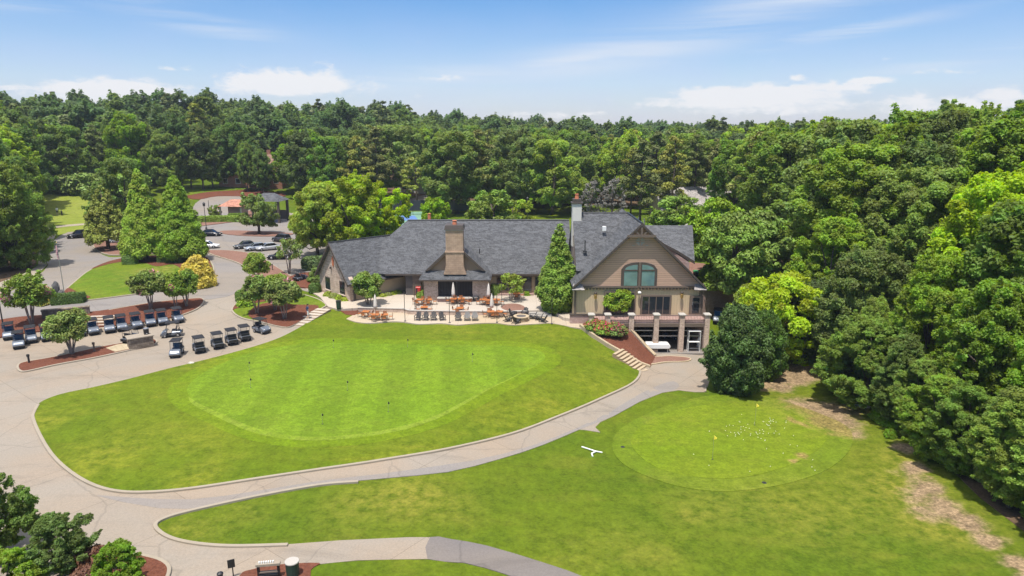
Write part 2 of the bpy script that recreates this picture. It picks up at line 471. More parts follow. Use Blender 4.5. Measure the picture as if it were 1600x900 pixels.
MT['lawn'] = M_grass('small lawn grass', (0.078, 0.142, 0.007), (0.124, 0.166, 0.011), (0.247, 0.197, 0.051), 'a', .08, dry_amt=.22)
MT['green'] = M_grass('putting green grass', (0.109, 0.183, 0.008), (0.127, 0.194, 0.010), (0.159, 0.197, 0.023), None, .07, stripes=(2.5, R(-5), .24), dry_amt=.35)
MT['fringe'] = M_grass('green collar grass', (0.103, 0.169, 0.004), (0.123, 0.176, 0.006), (0.180, 0.189, 0.014), 'a', .07, dry_amt=.3)
MT['collar_line'] = M_grass('pale cut line grass', (.150, .215, .014), (.165, .225, .02), (.20, .215, .04), None, .2, dry_amt=.4)
MT['chip'] = M_grass('chipping green grass', (0.116, 0.173, 0.006), (0.139, 0.183, 0.009), (0.193, 0.201, 0.024), 'a', .08, dry_amt=.3, dirt=(0.257, 0.189, 0.059))
MT['chipfringe'] = M_grass('chipping collar grass', (0.101, 0.155, 0.007), (0.126, 0.165, 0.010), (0.183, 0.192, 0.028), 'a', .08, dry_amt=.35, dirt=(0.220, 0.171, 0.052))
MT['fairway'] = M_grass('fairway grass', (0.158, 0.207, 0.022), (0.206, 0.232, 0.036), (0.285, 0.274, 0.079), None, .03, dry_amt=.4)
MT['forest_floor'] = M_mulch('leaf litter', (.10, .065, .04), (.20, .135, .08))
MT['mulch'] = M_mulch('red brown mulch', (.115, .042, .026), (.215, .085, .052))
MT['mulch_pale'] = M_mulch('faded brown mulch', (.20, .105, .075), (.30, .175, .135))
MT['roof'] = M_roof('grey roof shingles', (0.089, 0.090, 0.094))
MT['roof_brown'] = M_roof('brown roof shingles', (.24, .15, .11))
MT['roof_pale'] = M_roof('pale roof shingles', (.34, .31, .29))
MT['roof_red'] = M_roof('weathered red roof', (.40, .19, .13))
MT['brick'] = M_brick('mixed tan brick', (0.325, 0.215, 0.160), (0.620, 0.477, 0.367), (0.739, 0.623, 0.508), (0.620, 0.512, 0.414))
MT['brick_tan'] = M_brick('chimney tan brick', (0.351, 0.246, 0.174), (0.450, 0.325, 0.231), (0.379, 0.267, 0.192), (0.239, 0.162, 0.117), .5, .25)
MT['brick_pink'] = M_brick('pinkish brick', (0.299, 0.178, 0.149), (0.425, 0.287, 0.247), (0.483, 0.380, 0.322), (0.414, 0.333, 0.299))
MT['brick_red'] = M_brick('red house brick', (.28, .10, .065), (.38, .16, .10), (.33, .14, .09), (.35, .28, .22))
MT['stone'] = M_brick('field stone', (.13, .10, .075), (.30, .24, .18), (.36, .31, .25), (.10, .085, .07), .45, .22)
MT['siding'] = M_lines('brown lap siding', (0.523, 0.346, 0.248), .24)
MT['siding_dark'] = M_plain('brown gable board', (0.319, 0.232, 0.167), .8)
MT['board'] = M_lines('tan board siding', (0.535, 0.422, 0.263), .30, 3, .82, duty=.12, var=.06)
MT['tan_wall'] = M_plain('tan painted wall', (0.420, 0.326, 0.217), .85, var=.06)
MT['trim'] = M_plain('dark brown trim', (.075, .058, .047), .6, var=.2)
MT['trim_mid'] = M_plain('mid brown trim', (.14, .105, .08), .7)
MT['metal_dark'] = M_plain('dark metal', (.045, .045, .047), .45, .3)
MT['black'] = M_plain('black plastic', (.016, .016, .018), .45, var=.3)
MT['rubber'] = M_plain('black rubber', (.018, .018, .018), .85, var=.3)
MT['white'] = M_plain('white paint', (.78, .77, .74), .5, var=.04)
MT['stucco'] = M_plain('white stucco', (.62, .59, .53), .9, var=.1)
MT['cream_cloth'] = M_plain('cream canvas', (.70, .64, .57), .9, var=.08)
MT['cap_stone'] = M_plain('pale cast stone', (0.408, 0.374, 0.326), .85, var=.1)
MT['terracotta'] = M_plain('terracotta', (.52, .17, .08), .8, var=.15)
MT['orange'] = M_plain('orange wood', (0.403, 0.134, 0.034), .6, var=.2, scale=5)
MT['orange2'] = M_plain('orange mesh fabric', (0.336, 0.120, 0.038), .8, var=.2, scale=5)
MT['chair_metal'] = M_plain('bronze chair frame', (.19, .125, .09), .5)
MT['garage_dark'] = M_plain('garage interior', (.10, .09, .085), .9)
MT['dark_panel'] = M_lines('charcoal panel', (.040, .036, .034), .35, 3, .6)
MT['glass'] = M_glass('window glass')
MT['glass_teal'] = M_glass('curtained glass', (.13, .22, .215), .03, .9)
MT['glass_car'] = M_glass('car glass', (.012, .014, .017), .04, .6)
MT['curtain'] = M_plain('pale green blind', (.30, .45, .42), .7, var=.2, scale=2)
MT['bark'] = M_mulch('grey brown bark', (.085, .065, .05), (.19, .155, .125))
MT['bark_pale'] = M_mulch('pale smooth bark', (.26, .20, .16), (.42, .35, .29))
MT['cart_body'] = M_plain('silver blue cart paint', (0.168, 0.189, 0.223), .28, .35, .06)
MT['cart_seat'] = M_plain('charcoal vinyl', (.05, .05, .055), .6)
MT['cart_roof'] = M_plain('black cart roof', (.028, .028, .031), .75, var=.15, spec=.15)
MT['steel'] = M_plain('grey steel', (.40, .40, .41), .35, .7)
MT['red'] = M_plain('red enamel', (.46, .022, .018), .4)
MT['yellow'] = M_plain('yellow flag cloth', (.80, .66, .06), .8, var=.06)
MT['green_plastic'] = M_plain('green plastic', (.045, .30, .10), .5)
MT['bin_green'] = M_plain('dark green metal', (.02, .05, .035), .5)
MT['court_blue'] = M_pave('blue court paint', (.10, .19, .42), (.11, .20, .44), .1, crack=False)
MT['court_green'] = M_pave('green court paint', (.16, .30, .21), (.17, .31, .22), .1, crack=False)
MT['line'] = M_plain('white line paint', (.75, .75, .72), .8, var=.1)
MT['wood_grey'] = M_plain('weathered wood', (.30, .25, .19), .9, var=.25, scale=6)
MT['flag_red'] = M_plain('faded flag cloth', (.50, .28, .28), .8)
MT['gold'] = M_plain('brass lamp', (.42, .28, .10), .4, .6)
MT['lamp_glass'] = M_plain('frosted lamp glass', (.75, .70, .60), .4)

G = {}
G['broad'] = M_leaf('broadleaf foliage', [(0.154, 0.254, 0.034), (0.273, 0.390, 0.045)])
G['broad_dark'] = M_leaf('dark broadleaf foliage', [(0.111, 0.199, 0.043), (0.193, 0.283, 0.048)])
G['broad_bright'] = M_leaf('bright broadleaf foliage', [(0.256, 0.359, 0.029), (0.307, 0.408, 0.035)])
G['broad_bright2'] = M_leaf('yellow-green broadleaf foliage', [(0.242, 0.339, 0.051), (0.280, 0.377, 0.057)])
G['pine'] = M_leaf('pine needles', [(0.176, 0.221, 0.048), (0.265, 0.281, 0.053)], .04, .35, .12)
G['conifer'] = M_leaf('conifer sprays', [(0.208, 0.312, 0.030), (0.242, 0.359, 0.034)], .06, .4, .15)
G['conifer_green'] = M_leaf('bright conifer sprays', [(0.176, 0.289, 0.023), (0.187, 0.301, 0.026)], .05, .4, .15)
G['myrtle'] = M_leaf('crape myrtle foliage', [(0.169, 0.265, 0.034), (0.225, 0.310, 0.042)], .08, .45, .2)
G['gold'] = M_leaf('golden shrub foliage', [(.74, .62, .012), (.78, .64, .014)], .04, .3, .25)
G['lime'] = M_leaf('lime shrub foliage', [(0.264, 0.346, 0.045), (0.312, 0.371, 0.056)], .05, .35, .2)
G['box'] = M_leaf('clipped hedge foliage', [(0.090, 0.160, 0.028), (0.120, 0.196, 0.036)], .04, .35, .1)
G['hedge'] = M_leaf('hedge foliage', [(0.170, 0.270, 0.032), (0.200, 0.300, 0.036)], .05, .35, .12)
G['holly'] = M_leaf('holly foliage', [(0.075, 0.134, 0.026), (0.085, 0.144, 0.029)], .04, .5, .08)
G['russet'] = M_leaf('russet foliage', [(.13, .065, .04), (.15, .075, .045)], .04, .4, .15)
G['rose'] = M_leaf('rose flowers', [(.62, .06, .10), (.65, .08, .12)], .03, .25, .2)
G['pink'] = M_leaf('pink blossom', [(.62, .26, .30), (.60, .22, .28)], .03, .2, .2)
G['dead'] = M_leaf('dry twigs', [(0.276, 0.254, 0.221), (0.241, 0.227, 0.195)], .04, .35, .05)
G['flower_y'] = M_leaf('yellow flowers', [(.62, .46, .02), (.65, .5, .02)], .03, .3, .2)
# ------------------------------------------------------------------ wear maps of the grass (where soil shows, where it is parched)
def blobs(lst):
    W = [(*gp(x, y)[:2], r, a) for x, y, r, a in lst]
    def f(x, y):
        o = np.zeros(len(x))
        for bx, by, r, a in W:
            o = np.maximum(o, a * np.exp(-(((x - bx) ** 2 + (y - by) ** 2) / r ** 2)))
        return o
    return f
dirt_fn = blobs([(1292,642,3.0,.85),(1262,634,2.8,.72),(1316,660,2.2,.75),(1425,745,2.2,.46),(1455,795,2.2,.45),(1302,662,2.4,.85),(1326,676,1.6,.75),(1240,628,2.0,.6),(1205,600,1.8,.95),(1182,606,1.2,.9),(1235,590,2.5,1),(1222,607,1.5,.8),(1330,625,2,.6),
  (1262,578,2.5,1),(1310,588,2.5,1),(1355,600,2.2,1),(1395,625,2.2,1),(1405,660,1.22,.9),(1412,700,1.22,.9),(1432,730,1.10,.9),(1450,760,1.22,.9),(1475,790,1.16,.9),(1440,775,1.9,.68),(1455,800,1.8,.66),(1510,815,1.10,.9),(1545,845,1.10,.9),(1590,880,1.22,.9),(1630,910,1.47,.9),
  (1237,656,.75,.85),(1262,668,.6,.75),(1252,712,.65,.8),(1238,722,.5,.7),(1300,680,.8,.55),(1345,640,1.2,.7)])
dry_fn = blobs([(640,776,2.6,.9),(560,790,2.2,.6),(700,790,2,.5),(600,772,2.0,.7),(1250,800,4,.55),(1120,790,3,.45),(1330,790,3,.5),(1000,860,3,.35),(1430,720,3,.9),(1410,765,3.5,.9),(1470,815,3,.9),(1300,650,3.5,.9),(1240,632,3,.8),(1080,805,1.2,.8),(1180,770,1.0,.7),
  (1260,760,1.5,.5),(310,830,1.2,.5),(280,825,1.0,.7),(380,800,1.5,.4),(1330,640,2.5,.7),(1240,640,3,.6),(900,870,2,.3),(520,860,1,.4)])
isl_dry = blobs([(160,720,2.2,.7),(75,660,1.6,.8),(120,740,1.2,.8),(300,750,2,.5),(200,690,3,.45),(640,710,2.5,.4),(860,640,2.5,.5),(930,600,2.5,.5),(780,660,3,.4),(420,545,2.0,.5),(330,570,2.0,.45),(700,515,3,.4),(850,520,3,.4),(960,560,2,.4),(300,690,2.5,.4)])
zero_fn = lambda x, y: np.zeros(len(x))
lawn_dry = blobs([(235,425,2.2,.9),(220,435,2.0,.6),(265,420,1.5,.7)])

# ------------------------------------------------------------------ the ground sheet
def ground_sheet():
    xs = np.unique(np.concatenate([np.arange(-66, 66, .9), np.linspace(66, 180, 40), -np.linspace(66, 180, 40), np.geomspace(180, 4200, 26), -np.geomspace(180, 4200, 26)]))
    ys = np.unique(np.concatenate([np.linspace(-120, 24, 16), np.arange(24, 104, .9), np.linspace(104, 260, 60), np.geomspace(260, 6500, 36)]))
    X, Y = np.meshgrid(xs, ys); x = X.ravel(); y = Y.ravel()
    z = np.concatenate([hz(x[i:i + 4000], y[i:i + 4000]) for i in range(0, len(x), 4000)])
    nx, ny = len(xs), len(ys)
    me = bpy.data.meshes.new('ground')
    i = np.arange(ny - 1)[:, None] * nx + np.arange(nx - 1)[None, :]
    q = np.stack([i, i + 1, i + nx + 1, i + nx], -1).reshape(-1, 4)
    fill_mesh(me, np.stack([x, y, z], 1), q)
    set_attr(me, {'dirt': dirt_fn, 'dry': dry_fn}, np.stack([x, y, z], 1))
    me.materials.append(MT['rough'])
    me.polygons.foreach_set('use_smooth', [True] * len(me.polygons))
    o = bpy.data.objects.new('ground', me); COL.objects.link(o); o['kind'] = 'structure'

def fill_mesh(me, v, q):
    k = q.shape[1]
    me.vertices.add(len(v)); me.vertices.foreach_set('co', np.ascontiguousarray(v, np.float32).ravel())
    me.loops.add(q.size); me.loops.foreach_set('vertex_index', np.ascontiguousarray(q, np.int32).ravel())
    me.polygons.add(len(q)); me.polygons.foreach_set('loop_start', np.arange(0, q.size, k, dtype=np.int32))
    me.polygons.foreach_set('loop_total', np.full(len(q), k, np.int32))
    me.update(calc_edges=True)

ground_sheet()

# ------------------------------------------------------------------ paving
ISLAND = [(52,655),(54,640),(68,628),(98,617),(150,606),(205,593),(262,578),(320,564),(380,548),(430,532),(465,515),(490,499),(520,484),(545,487),(585,484),(640,489),(760,491),(860,491),(900,511),(925,527),(952,546),(985,568),(1000,579),(998,590),(980,605),(930,628),(870,653),(800,679),(700,703),(600,720),(500,735),(400,750),(300,765),(230,771),(180,769),(140,757),(105,735),(80,710),(62,680)]
isl = px2w(ISLAND, 5)

DRIVE = [(-260,700),(-260,560),(-160,520),(-60,508),(30,478),(100,462),(200,452),(310,440),(390,440),(430,462),(470,478),(500,470),(560,475),(800,500),(900,520),(985,540),(1010,548),(1106,548),(1116,560),(1112,585),(1106,603),(1102,613),(1085,613),(1060,610),(1035,614),(1000,628),(960,650),(938,660),(930,668),(938,676),(912,672),(905,672),(850,695),(780,718),(700,738),(600,748),(500,757),(400,775),(300,797),(256,810),(243,822),(262,838),(300,848),(360,853),(450,851),(530,845),(640,840),(672,840),(668,874),(560,876),(500,882),(480,895),(470,930),(200,960),(-200,960)]
drape('driveway', px2w(DRIVE, 1), .03, MT['concrete'], 2.0)
UPROAD = [(-60,500),(-10,478),(17,456),(56,433),(75,415),(69,395),(80,380),(95,368),(118,358),(140,357),(138,372),(152,392),(170,402),(200,401),(255,398),(300,385),(335,396),(372,412),(392,428),(396,438),(370,458),(330,468),(235,473),(150,487),(60,494),(0,500)]
drape('upper_road', px2w(UPROAD, 2), .05, MT['road'], 2.0)
PARK = [(300,420),(290,370),(296,330),(318,308),(352,300),(374,305),(398,333),(440,330),(500,345),(560,370),(560,410),(520,446),(480,456),(455,444),(420,425),(380,405),(340,398)]
drape('parking_lot', px2w(PARK, 2), .042, MT['road'], 3.0)
drape('sidewalk', px2w([(-40,478),(-20,450),(30,432),(60,415),(60,398),(75,372),(88,366),(78,382),(68,396),(73,414),(53,432),(15,455),(-10,476)], 2), .10, MT['kerb'], 2.0)
PATHA = [(672,840),(705,843),(760,853),(850,880),(920,905),(1010,950),(960,960),(870,930),(790,898),(725,880),(668,874)]
drape('cart_path', px2w(PATHA, 2), .034, MT['path_asphalt'], 1.5)
# worn asphalt strip of the cart road along the front of the big green
strip = [(500,752),(560,745),(640,735),(740,720),(830,697),(900,670),(960,640),(1000,616),(1030,602),(1052,596),(1062,604),(1050,611),(1035,614),(1000,628),(960,650),(905,672),(850,695),(780,718),(700,738),(600,748),(520,756),(430,772),(330,792),(250,795),(150,775),(200,778),(300,781),(400,768)]
drape('cart_road_surface', px2w(strip, 2), .038, MT['path_asphalt'] if False else MT['asphalt'], 1.5)

drape('lawn_island', isl, .12, MT['island'], 1.2, attrs={'dirt': zero_fn, 'dry': isl_dry})
KL = [p for p in isl]
kerb('kerb', px2w([(60,634),(54,645),(52,655),(62,680),(80,710),(105,735),(140,757),(180,769),(230,771),(300,765),(400,750),(500,735),(600,720),(700,703),(800,679),(870,653),(930,628),(980,605),(998,590),(1000,579)], 5, False), MT['kerb'], .22, .16, closed=False)
kerb('kerb', px2w([(1103,604),(1102,613)], 1, False), MT['kerb'], .16, .1, closed=False)
kerb('kerb', px2w([(560,754),(500,759),(400,777),(300,799),(256,812),(243,824),(262,840),(300,850),(360,855),(450,853)], 5, False), MT['kerb'], .22, .14, closed=False)

# putting green, its collar and the pale line where the collar is cut
GREEN = [(293,615),(300,598),(330,578),(380,557),(430,545),(490,538),(560,538),(640,540),(740,541),(800,543),(840,549),(852,560),(838,573),(800,592),(760,610),(720,632),(680,652),(630,668),(570,679),(500,685),(440,681),(390,668),(345,648),(310,632)]
def inflate(poly, d):
    P = [np.array(p[:2]) for p in poly]; c = sum(P) / len(P); out = []
    for i, p in enumerate(P):
        a, b = P[i - 1], P[(i + 1) % len(P)]; t = b - a; t /= np.linalg.norm(t); n = np.array([t[1], -t[0]])
        if n @ (p - c) < 0: n = -n
        out.append(p + n * d)
    return out
gw = px2w(GREEN, 6)
drape('green_collar', inflate(gw, 1.5), .125, MT['fringe'], 1.2, attrs={'dirt': zero_fn, 'dry': isl_dry})
def band(name, line, d0, d1, off, mat):
    """a narrow ribbon of turf beside an outline"""
    a = inflate(line, d0); b = inflate(line, d1); L = len(a); vs = []
    for p in a + b: vs.append((p[0], p[1], float(hz(p[0], p[1])) + off))
    o = MB().add(vs, [(i, (i + 1) % L, L + (i + 1) % L, L + i) for i in range(L)]).build(name, mat)
    if o.data.polygons[0].normal.z < 0: o.data.flip_normals()
    o['kind'] = 'structure'
drape('putting_green', gw, .13, MT['green'], 1.2)
# near edge of the green carries a pale mower line
near = px2w([(296,622),(310,632),(345,648),(390,668),(440,681),(500,685),(570,679),(630,668),(680,652),(720,632),(760,610),(800,592),(838,573)], 6, False)
vs = []
for i, p in enumerate(near):
    k = min(1, i / 8, (len(near) - 1 - i) / 30); c = np.array(gw).mean(0); d = np.array(p) - c; d /= np.linalg.norm(d)
    for q in (p - d * .0, p + d * (.06 + .5 * k)): vs.append((q[0], q[1], float(hz(*q)) + .136))
o = MB().add(vs, [(2 * i, 2 * i + 1, 2 * i + 3, 2 * i + 2) for i in range(len(near) - 1)]).build('mower_line', MT['collar_line'])
if o.data.polygons[0].normal.z < 0: o.data.flip_normals()
o['kind'] = 'structure'

# chipping green on the right
CHIPF = [(957,698),(965,675),(1000,652),(1050,632),(1110,618),(1180,618),(1240,632),(1290,650),(1325,668),(1332,690),(1318,715),(1280,740),(1210,760),(1130,768),(1060,760),(1000,740),(968,720)]
cw = px2w(CHIPF, 5)
drape('chipping_collar', cw, .03, MT['chipfringe'], 1.0, attrs={'dirt': dirt_fn, 'dry': dry_fn})
CHIP = [(985,690),(1000,668),(1045,645),(1110,632),(1180,632),(1240,648),(1280,664),(1292,684),(1275,705),(1235,727),(1170,745),(1110,748),(1045,738),(1005,718)]
drape('chipping_green', px2w(CHIP, 5), .045, MT['chip'], 1.0, attrs={'dirt': dirt_fn, 'dry': dry_fn})
m, t = new_mat('pale sand'); p = wpos(t); finish(t, t.mix(t.noise(p, 2, 4), (.55, .49, .40), (.70, .64, .54)), .95, 0, .1)
MT['sand'] = m
rs = random.Random(5)
def ragged(name, cx, cy, w, h, rot, mat, off, n=16, sd=1):
    rr = random.Random(sd); c = gp(cx, cy); out = []
    for k in range(n):
        a = 2 * PI * k / n; q = 1 + rr.uniform(-.22, .22); x, y = w * math.cos(a) * q, h * math.sin(a) * q
        out.append((c[0] + x * math.cos(rot) - y * math.sin(rot), c[1] + x * math.sin(rot) + y * math.cos(rot)))
    drape(name, spline(out, 4), off, mat, .6)
ragged('sand_patch', 1341, 634, .95, .42, R(-38), MT['sand'], .03)

# ------------------------------------------------------------------ planted islands and beds of the car court
tri = px2w([(103,464),(100,458),(118,441),(140,424),(168,411),(200,404),(260,400),(318,402),(332,415),(333,430),(318,443),(285,452),(220,460),(150,469),(115,471)], 5)
drape('triangle_lawn', tri, .17, MT['lawn'], 1.5, attrs={'dirt': zero_fn, 'dry': lawn_dry})
kerb('kerb', tri, MT['kerb'], .2, .18)
drape('mulch_bed', px2w([(143,422),(168,411),(200,404),(260,400),(318,402),(330,415),(331,428),(312,438),(296,438),(286,424),(270,415),(245,418),(225,412),(200,410),(172,414)], 4), .20, MT['mulch'], 1.5)
drape('mulch_bed', px2w([(104,465),(100,459),(108,452),(124,460),(142,466),(125,470)], 4), .20, MT['mulch'], 1.5)
# bed behind the row of carts
bed = px2w([(-60,512),(-20,505),(30,497),(95,492),(160,487),(240,474),(300,468),(316,468),(318,474),(306,484),(275,496),(230,504),(160,512),(100,516),(40,522),(-20,530)], 4)
drape('mulch_bed', bed, .16, MT['mulch'], 1.0)
kerb('kerb', px2w([(275,497),(306,485),(318,474),(316,468),(300,468),(240,474),(170,486)], 4, False), MT['kerb'], .2, .17, closed=False)
# long narrow island with the round tree
bed = px2w([(28,574),(36,568),(70,562),(110,554),(160,543),(200,536),(232,530),(245,534),(238,541),(205,548),(150,560),(90,571),(45,581),(32,581)], 5)
drape('mulch_bed', bed, .15, MT['mulch'], 1.0)
kerb('kerb', bed, MT['kerb'], .2, .16)
drape('stone_slab_paving', px2w([(166,546),(182,541),(205,537),(214,540),(205,547),(180,552)], 1), .17, M_brick('flagstone', (.34, .27, .17), (.50, .42, .29), (.55, .48, .36), (.22, .17, .1), .8, .6), 1.0)
# lawn and bed beside the steps
pl = px2w([(363,487),(368,478),(382,468),(400,462),(440,458),(470,461),(495,468),(509,477),(505,482),(480,496),(455,511),(440,512),(410,505),(378,498)], 5)
drape('corner_lawn', pl, .15, MT['lawn'], 1.0, attrs={'dirt': zero_fn, 'dry': zero_fn})
kerb('kerb', pl[12:] + pl[:22], MT['kerb'], .2, .17, closed=False)
drape('mulch_bed', px2w([(388,495),(398,482),(425,474),(460,478),(498,480),(480,496),(456,511),(440,512),(412,505)], 4), .19, MT['mulch'], 1.0)
drape('mulch_bed', px2w([(364,486),(368,478),(382,468),(400,462),(440,458),(466,461),(452,468),(420,472),(392,477),(370,484)], 4), .19, MT['mulch'], 1.0)
# bed of the left conifer, median and planting strips round the parking lot
k = px2w([(146,384),(150,376),(170,370),(215,370),(255,378),(275,388),(250,396),(205,399),(170,399),(152,392)], 4)
drape('mulch_bed', k, .2, MT['mulch_pale'], 1.5); kerb('kerb', k, MT['kerb'], .22, .2)
k = px2w([(322,393),(360,393),(400,400),(430,418),(462,440),(452,450),(428,450),(405,432),(372,412),(335,400)], 4)
drape('mulch_bed', k, .2, MT['mulch_pale'], 1.5); kerb('kerb', k, MT['kerb'], .22, .2)
drape('mulch_bed', px2w([(450,436),(475,428),(505,430),(512,445),(490,452),(455,447)], 4), .2, MT['mulch'], 1.5)
drape('mulch_bed', px2w([(345,362),(370,361),(420,363),(460,366),(430,370),(380,369),(350,366)], 3), .14, MT['mulch_pale'], 2)
drape('mulch_bed', px2w([(300,345),(355,340),(370,332),(402,330),(430,336),(380,345),(330,352),(300,354)], 3), .16, MT['mulch_pale'], 2)
drape('mulch_bed', px2w([(290,306),(330,296),(380,296),(440,302),(440,308),(380,307),(340,307),(310,312)], 3), .12, MT['mulch'], 3)
drape('far_lawn', px2w([(280,298),(330,290),(385,288),(400,292),(380,297),(330,300),(290,306)], 3), .14, MT['lawn'], 3, attrs={'dirt': zero_fn, 'dry': zero_fn})
drape('fairway', px2w([(40,370),(60,330),(70,303),(110,301),(170,310),(190,330),(170,352),(120,362)], 4), .05, MT['fairway'], 4)
drape('fairway_path', px2w([(60,358),(100,352),(140,349),(170,345),(170,347),(140,351.5),(100,355),(60,361)], 2), .09, MT['kerb'], 3)
# right-hand wood floor
ff = [gp(*p)[:2] for p in [(1180,575),(1262,572),(1320,584),(1366,600),(1404,640),(1420,690),(1448,735),(1490,780),(1560,838),(1660,905)]]
ff = [(28.5,71),(31,72)] + [np.array(q) + [1.6, 0] for q in ff[1:]] + [(45,10),(140,10),(170,160),(60,150),(33,98),(30,84)]
drape('forest_floor', ff, .02, MT['forest_floor'], 4)
ff = [(-75,84),(-60,96),(-57,120),(-70,150),(-60,170),(-20,175),(10,165),(40,170),(60,150),(170,160),(330,500),(-330,500),(-260,160),(-120,100)]
far_ff = drape('far_forest_floor', [(-110,215),(-60,210),(-20,185),(10,178),(50,170),(60,150),(170,160),(330,500),(-330,500),(-260,230)], .05, MT['forest_floor'], 12)
drape('tree_bed', px2w([(-60,440),(-10,446),(30,430),(56,413),(55,398),(66,380),(20,370),(-80,380)], 3), .06, MT['forest_floor'], 2)
# bottom-left corner bed and bottom lawn
drape('mulch_bed', px2w([(150,900),(160,872),(190,868),(225,872),(252,880),(262,892),(255,915),(200,940),(150,930)], 4), .14, MT['mulch'], 1)
kerb('kerb', px2w([(195,866),(228,871),(254,879),(265,892),(257,916)], 4, False), MT['kerb'], .2, .16, closed=False)
drape('bottom_lawn', px2w([(484,893),(500,884),(560,878),(660,876),(720,884),(790,903),(860,935),(700,990),(480,960)], 4), .06, MT['rough'], 1, attrs={'dirt': zero_fn, 'dry': zero_fn})
drape('mulch_bed', px2w([(376,900),(395,892),(430,885),(498,882),(486,893),(475,930),(370,930)], 4), .10, MT['mulch'], 1)
# tennis courts
def court(px0, px1, py0, py1, name, mat, off):
    drape(name, [gp(px0, py1)[:2], gp(px1, py1)[:2], gp(px1 - 6, py0)[:2], gp(px0 - 2, py0)[:2]], off, mat, 4)
court(594, 676, 331, 367, 'tennis_court', MT['court_green'], .08)
court(612, 654, 337.5, 345, 'court_paint', MT['court_blue'], .10)
# ------------------------------------------------------------------ vegetation
def unit(a): return a / (np.linalg.norm(a, axis=1, keepdims=True) + 1e-9)

def leaf_mesh(name, P, N, T, size, mats, asp=.55, rng=None, droop=.3, mi=None):
    """diamond-shaped leaf sprays, one small bent quad each"""
    n = len(P); rng = rng or np.random.default_rng(1)
    t = rng.normal(size=(n, 3)); t = unit(t - N * (t * N).sum(1, keepdims=True)); b = np.cross(N, t)
    s = (size * rng.uniform(.65, 1.35, n))[:, None]
    v = np.empty((n, 4, 3))
    v[:, 0] = P - t * s - N * s * droop * .5; v[:, 1] = P + b * s * asp; v[:, 2] = P + t * s - N * s * droop; v[:, 3] = P - b * s * asp
    me = bpy.data.meshes.new(name)
    fill_mesh(me, v.reshape(-1, 3), np.arange(n * 4).reshape(-1, 4))
    a = me.attributes.new('tint', 'FLOAT', 'FACE'); a.data.foreach_set('value', np.clip(T, 0, 1).astype(np.float32))
    for m in (mats if isinstance(mats, list) else [mats]): me.materials.append(m)
    if mi is not None: me.polygons.foreach_set('material_index', mi.astype(np.int32))
    return me

def cloud(rng, C, rad, dens, flat=.75, up=.55, rnd=.55, shell=.72, bias=.35, maxn=None):
    """leaf positions and facings on clumps centred at C with radii rad"""
    cnt = np.maximum(4, (dens * 4 * PI * rad ** 2).astype(int))
    idx = np.repeat(np.arange(len(C)), cnt); n = len(idx)
    d = rng.normal(size=(n, 3)); d[:, 2] += bias; d = unit(d)
    r = rad[idx] * rng.uniform(shell, 1.08, n)
    off = d * r[:, None]; off[:, 2] *= flat
    P = C[idx] + off + rng.normal(size=(n, 3)) * (rad[idx] * .10)[:, None]
    N = unit(d * .8 + np.array([0, 0, up]) + rng.normal(size=(n, 3)) * rnd)
    bt = rng.uniform(0, 1, len(C))
    T = bt[idx] * .6 + rng.uniform(0, 1, n) * .4
    return P, N, T

def spread(rng, n, gen, mind, tries=14):
    """roughly even random points from gen(k)->(k,3)"""
    out = []
    for p in gen(n * tries):
        if all((p[0]-q[0])**2 + (p[1]-q[1])**2 + ((p[2]-q[2])*1.2)**2 > mind * mind for q in out):
            out.append(p)
            if len(out) >= n: break
    return np.array(out)

def broad_points(rng, H, Rr, zb, nb, br, shape=0):
    """clump centres of a broadleaf crown from height zb to H, radius Rr; shape 0 round, 1 tall oval, 2 broad dome"""
    lump = rng.uniform(0, 2 * PI, 4)
    def prof(u):
        if shape == 1: return np.sin(PI * np.clip(u * .86 + .10, 0, 1)) ** .75
        if shape == 2: return np.clip(1 - np.clip(u - .25, 0, 1) ** 2 / .60, 0, 1) ** .5 * np.clip(.62 + u * 1.6, 0, 1)
        return np.clip(np.sin(PI * np.clip(u * .80 + .16, 0, 1)), 0, 1) ** .6
    def gen(k):
        u = rng.uniform(0, 1, k); a = rng.uniform(0, 2 * PI, k)
        q = np.where(rng.uniform(0, 1, k) < .78, rng.uniform(.80, 1.0, k), rng.uniform(.25, .8, k))
        w = 1 + .16 * np.sin(2 * a + lump[0] + 3 * u) + .12 * np.sin(3 * a + lump[1] - 4 * u) + .08 * np.sin(5 * a + lump[2] + 7 * u)
        r = Rr * prof(u) * q * w
        return np.stack([r * np.cos(a), r * np.sin(a), zb + (H - zb) * u * (1 + .05 * np.sin(4 * a + lump[3]))], 1)
    C = spread(rng, nb, gen, br * .95)
    rad = br * rng.uniform(.65, 1.35, len(C))
    C[:, 2] = np.minimum(C[:, 2], H - rad * .5)
    ctr = np.array([0, 0, zb + (H - zb) * .45])
    # bites out of the crown where limbs are missing
    for _ in range(7):
        v = rng.normal(size=3); v[2] = abs(v[2]) * .7; v /= np.linalg.norm(v)
        q = ctr + v * np.array([Rr, Rr, (H - zb) * .52]) * rng.uniform(.75, 1.0)
        k = np.linalg.norm((C - q) * [1, 1, .8], axis=1) > Rr * rng.uniform(.20, .36)
        C, rad = C[k], rad[k]
    # shoots that stick out of it
    X, Y = [C], [rad]
    n = len(C)
    for i in rng.permutation(n)[:int(n * .30)]:
        v = C[i] - ctr; v = v / (np.linalg.norm(v) + 1e-6) + np.array([0, 0, .75]) + rng.normal(size=3) * .25; v /= np.linalg.norm(v)
        if np.hypot(*C[i][:2]) < Rr * .35 and C[i][2] < H * .7: continue
        L_ = rad[i] * rng.uniform(.9, 1.9)
        for k in (.6, 1.0): X.append((C[i] + v * L_ * k)[None]); Y.append(np.array([rad[i] * (.62 - .25 * k)]))
    return np.vstack(X), np.concatenate(Y)

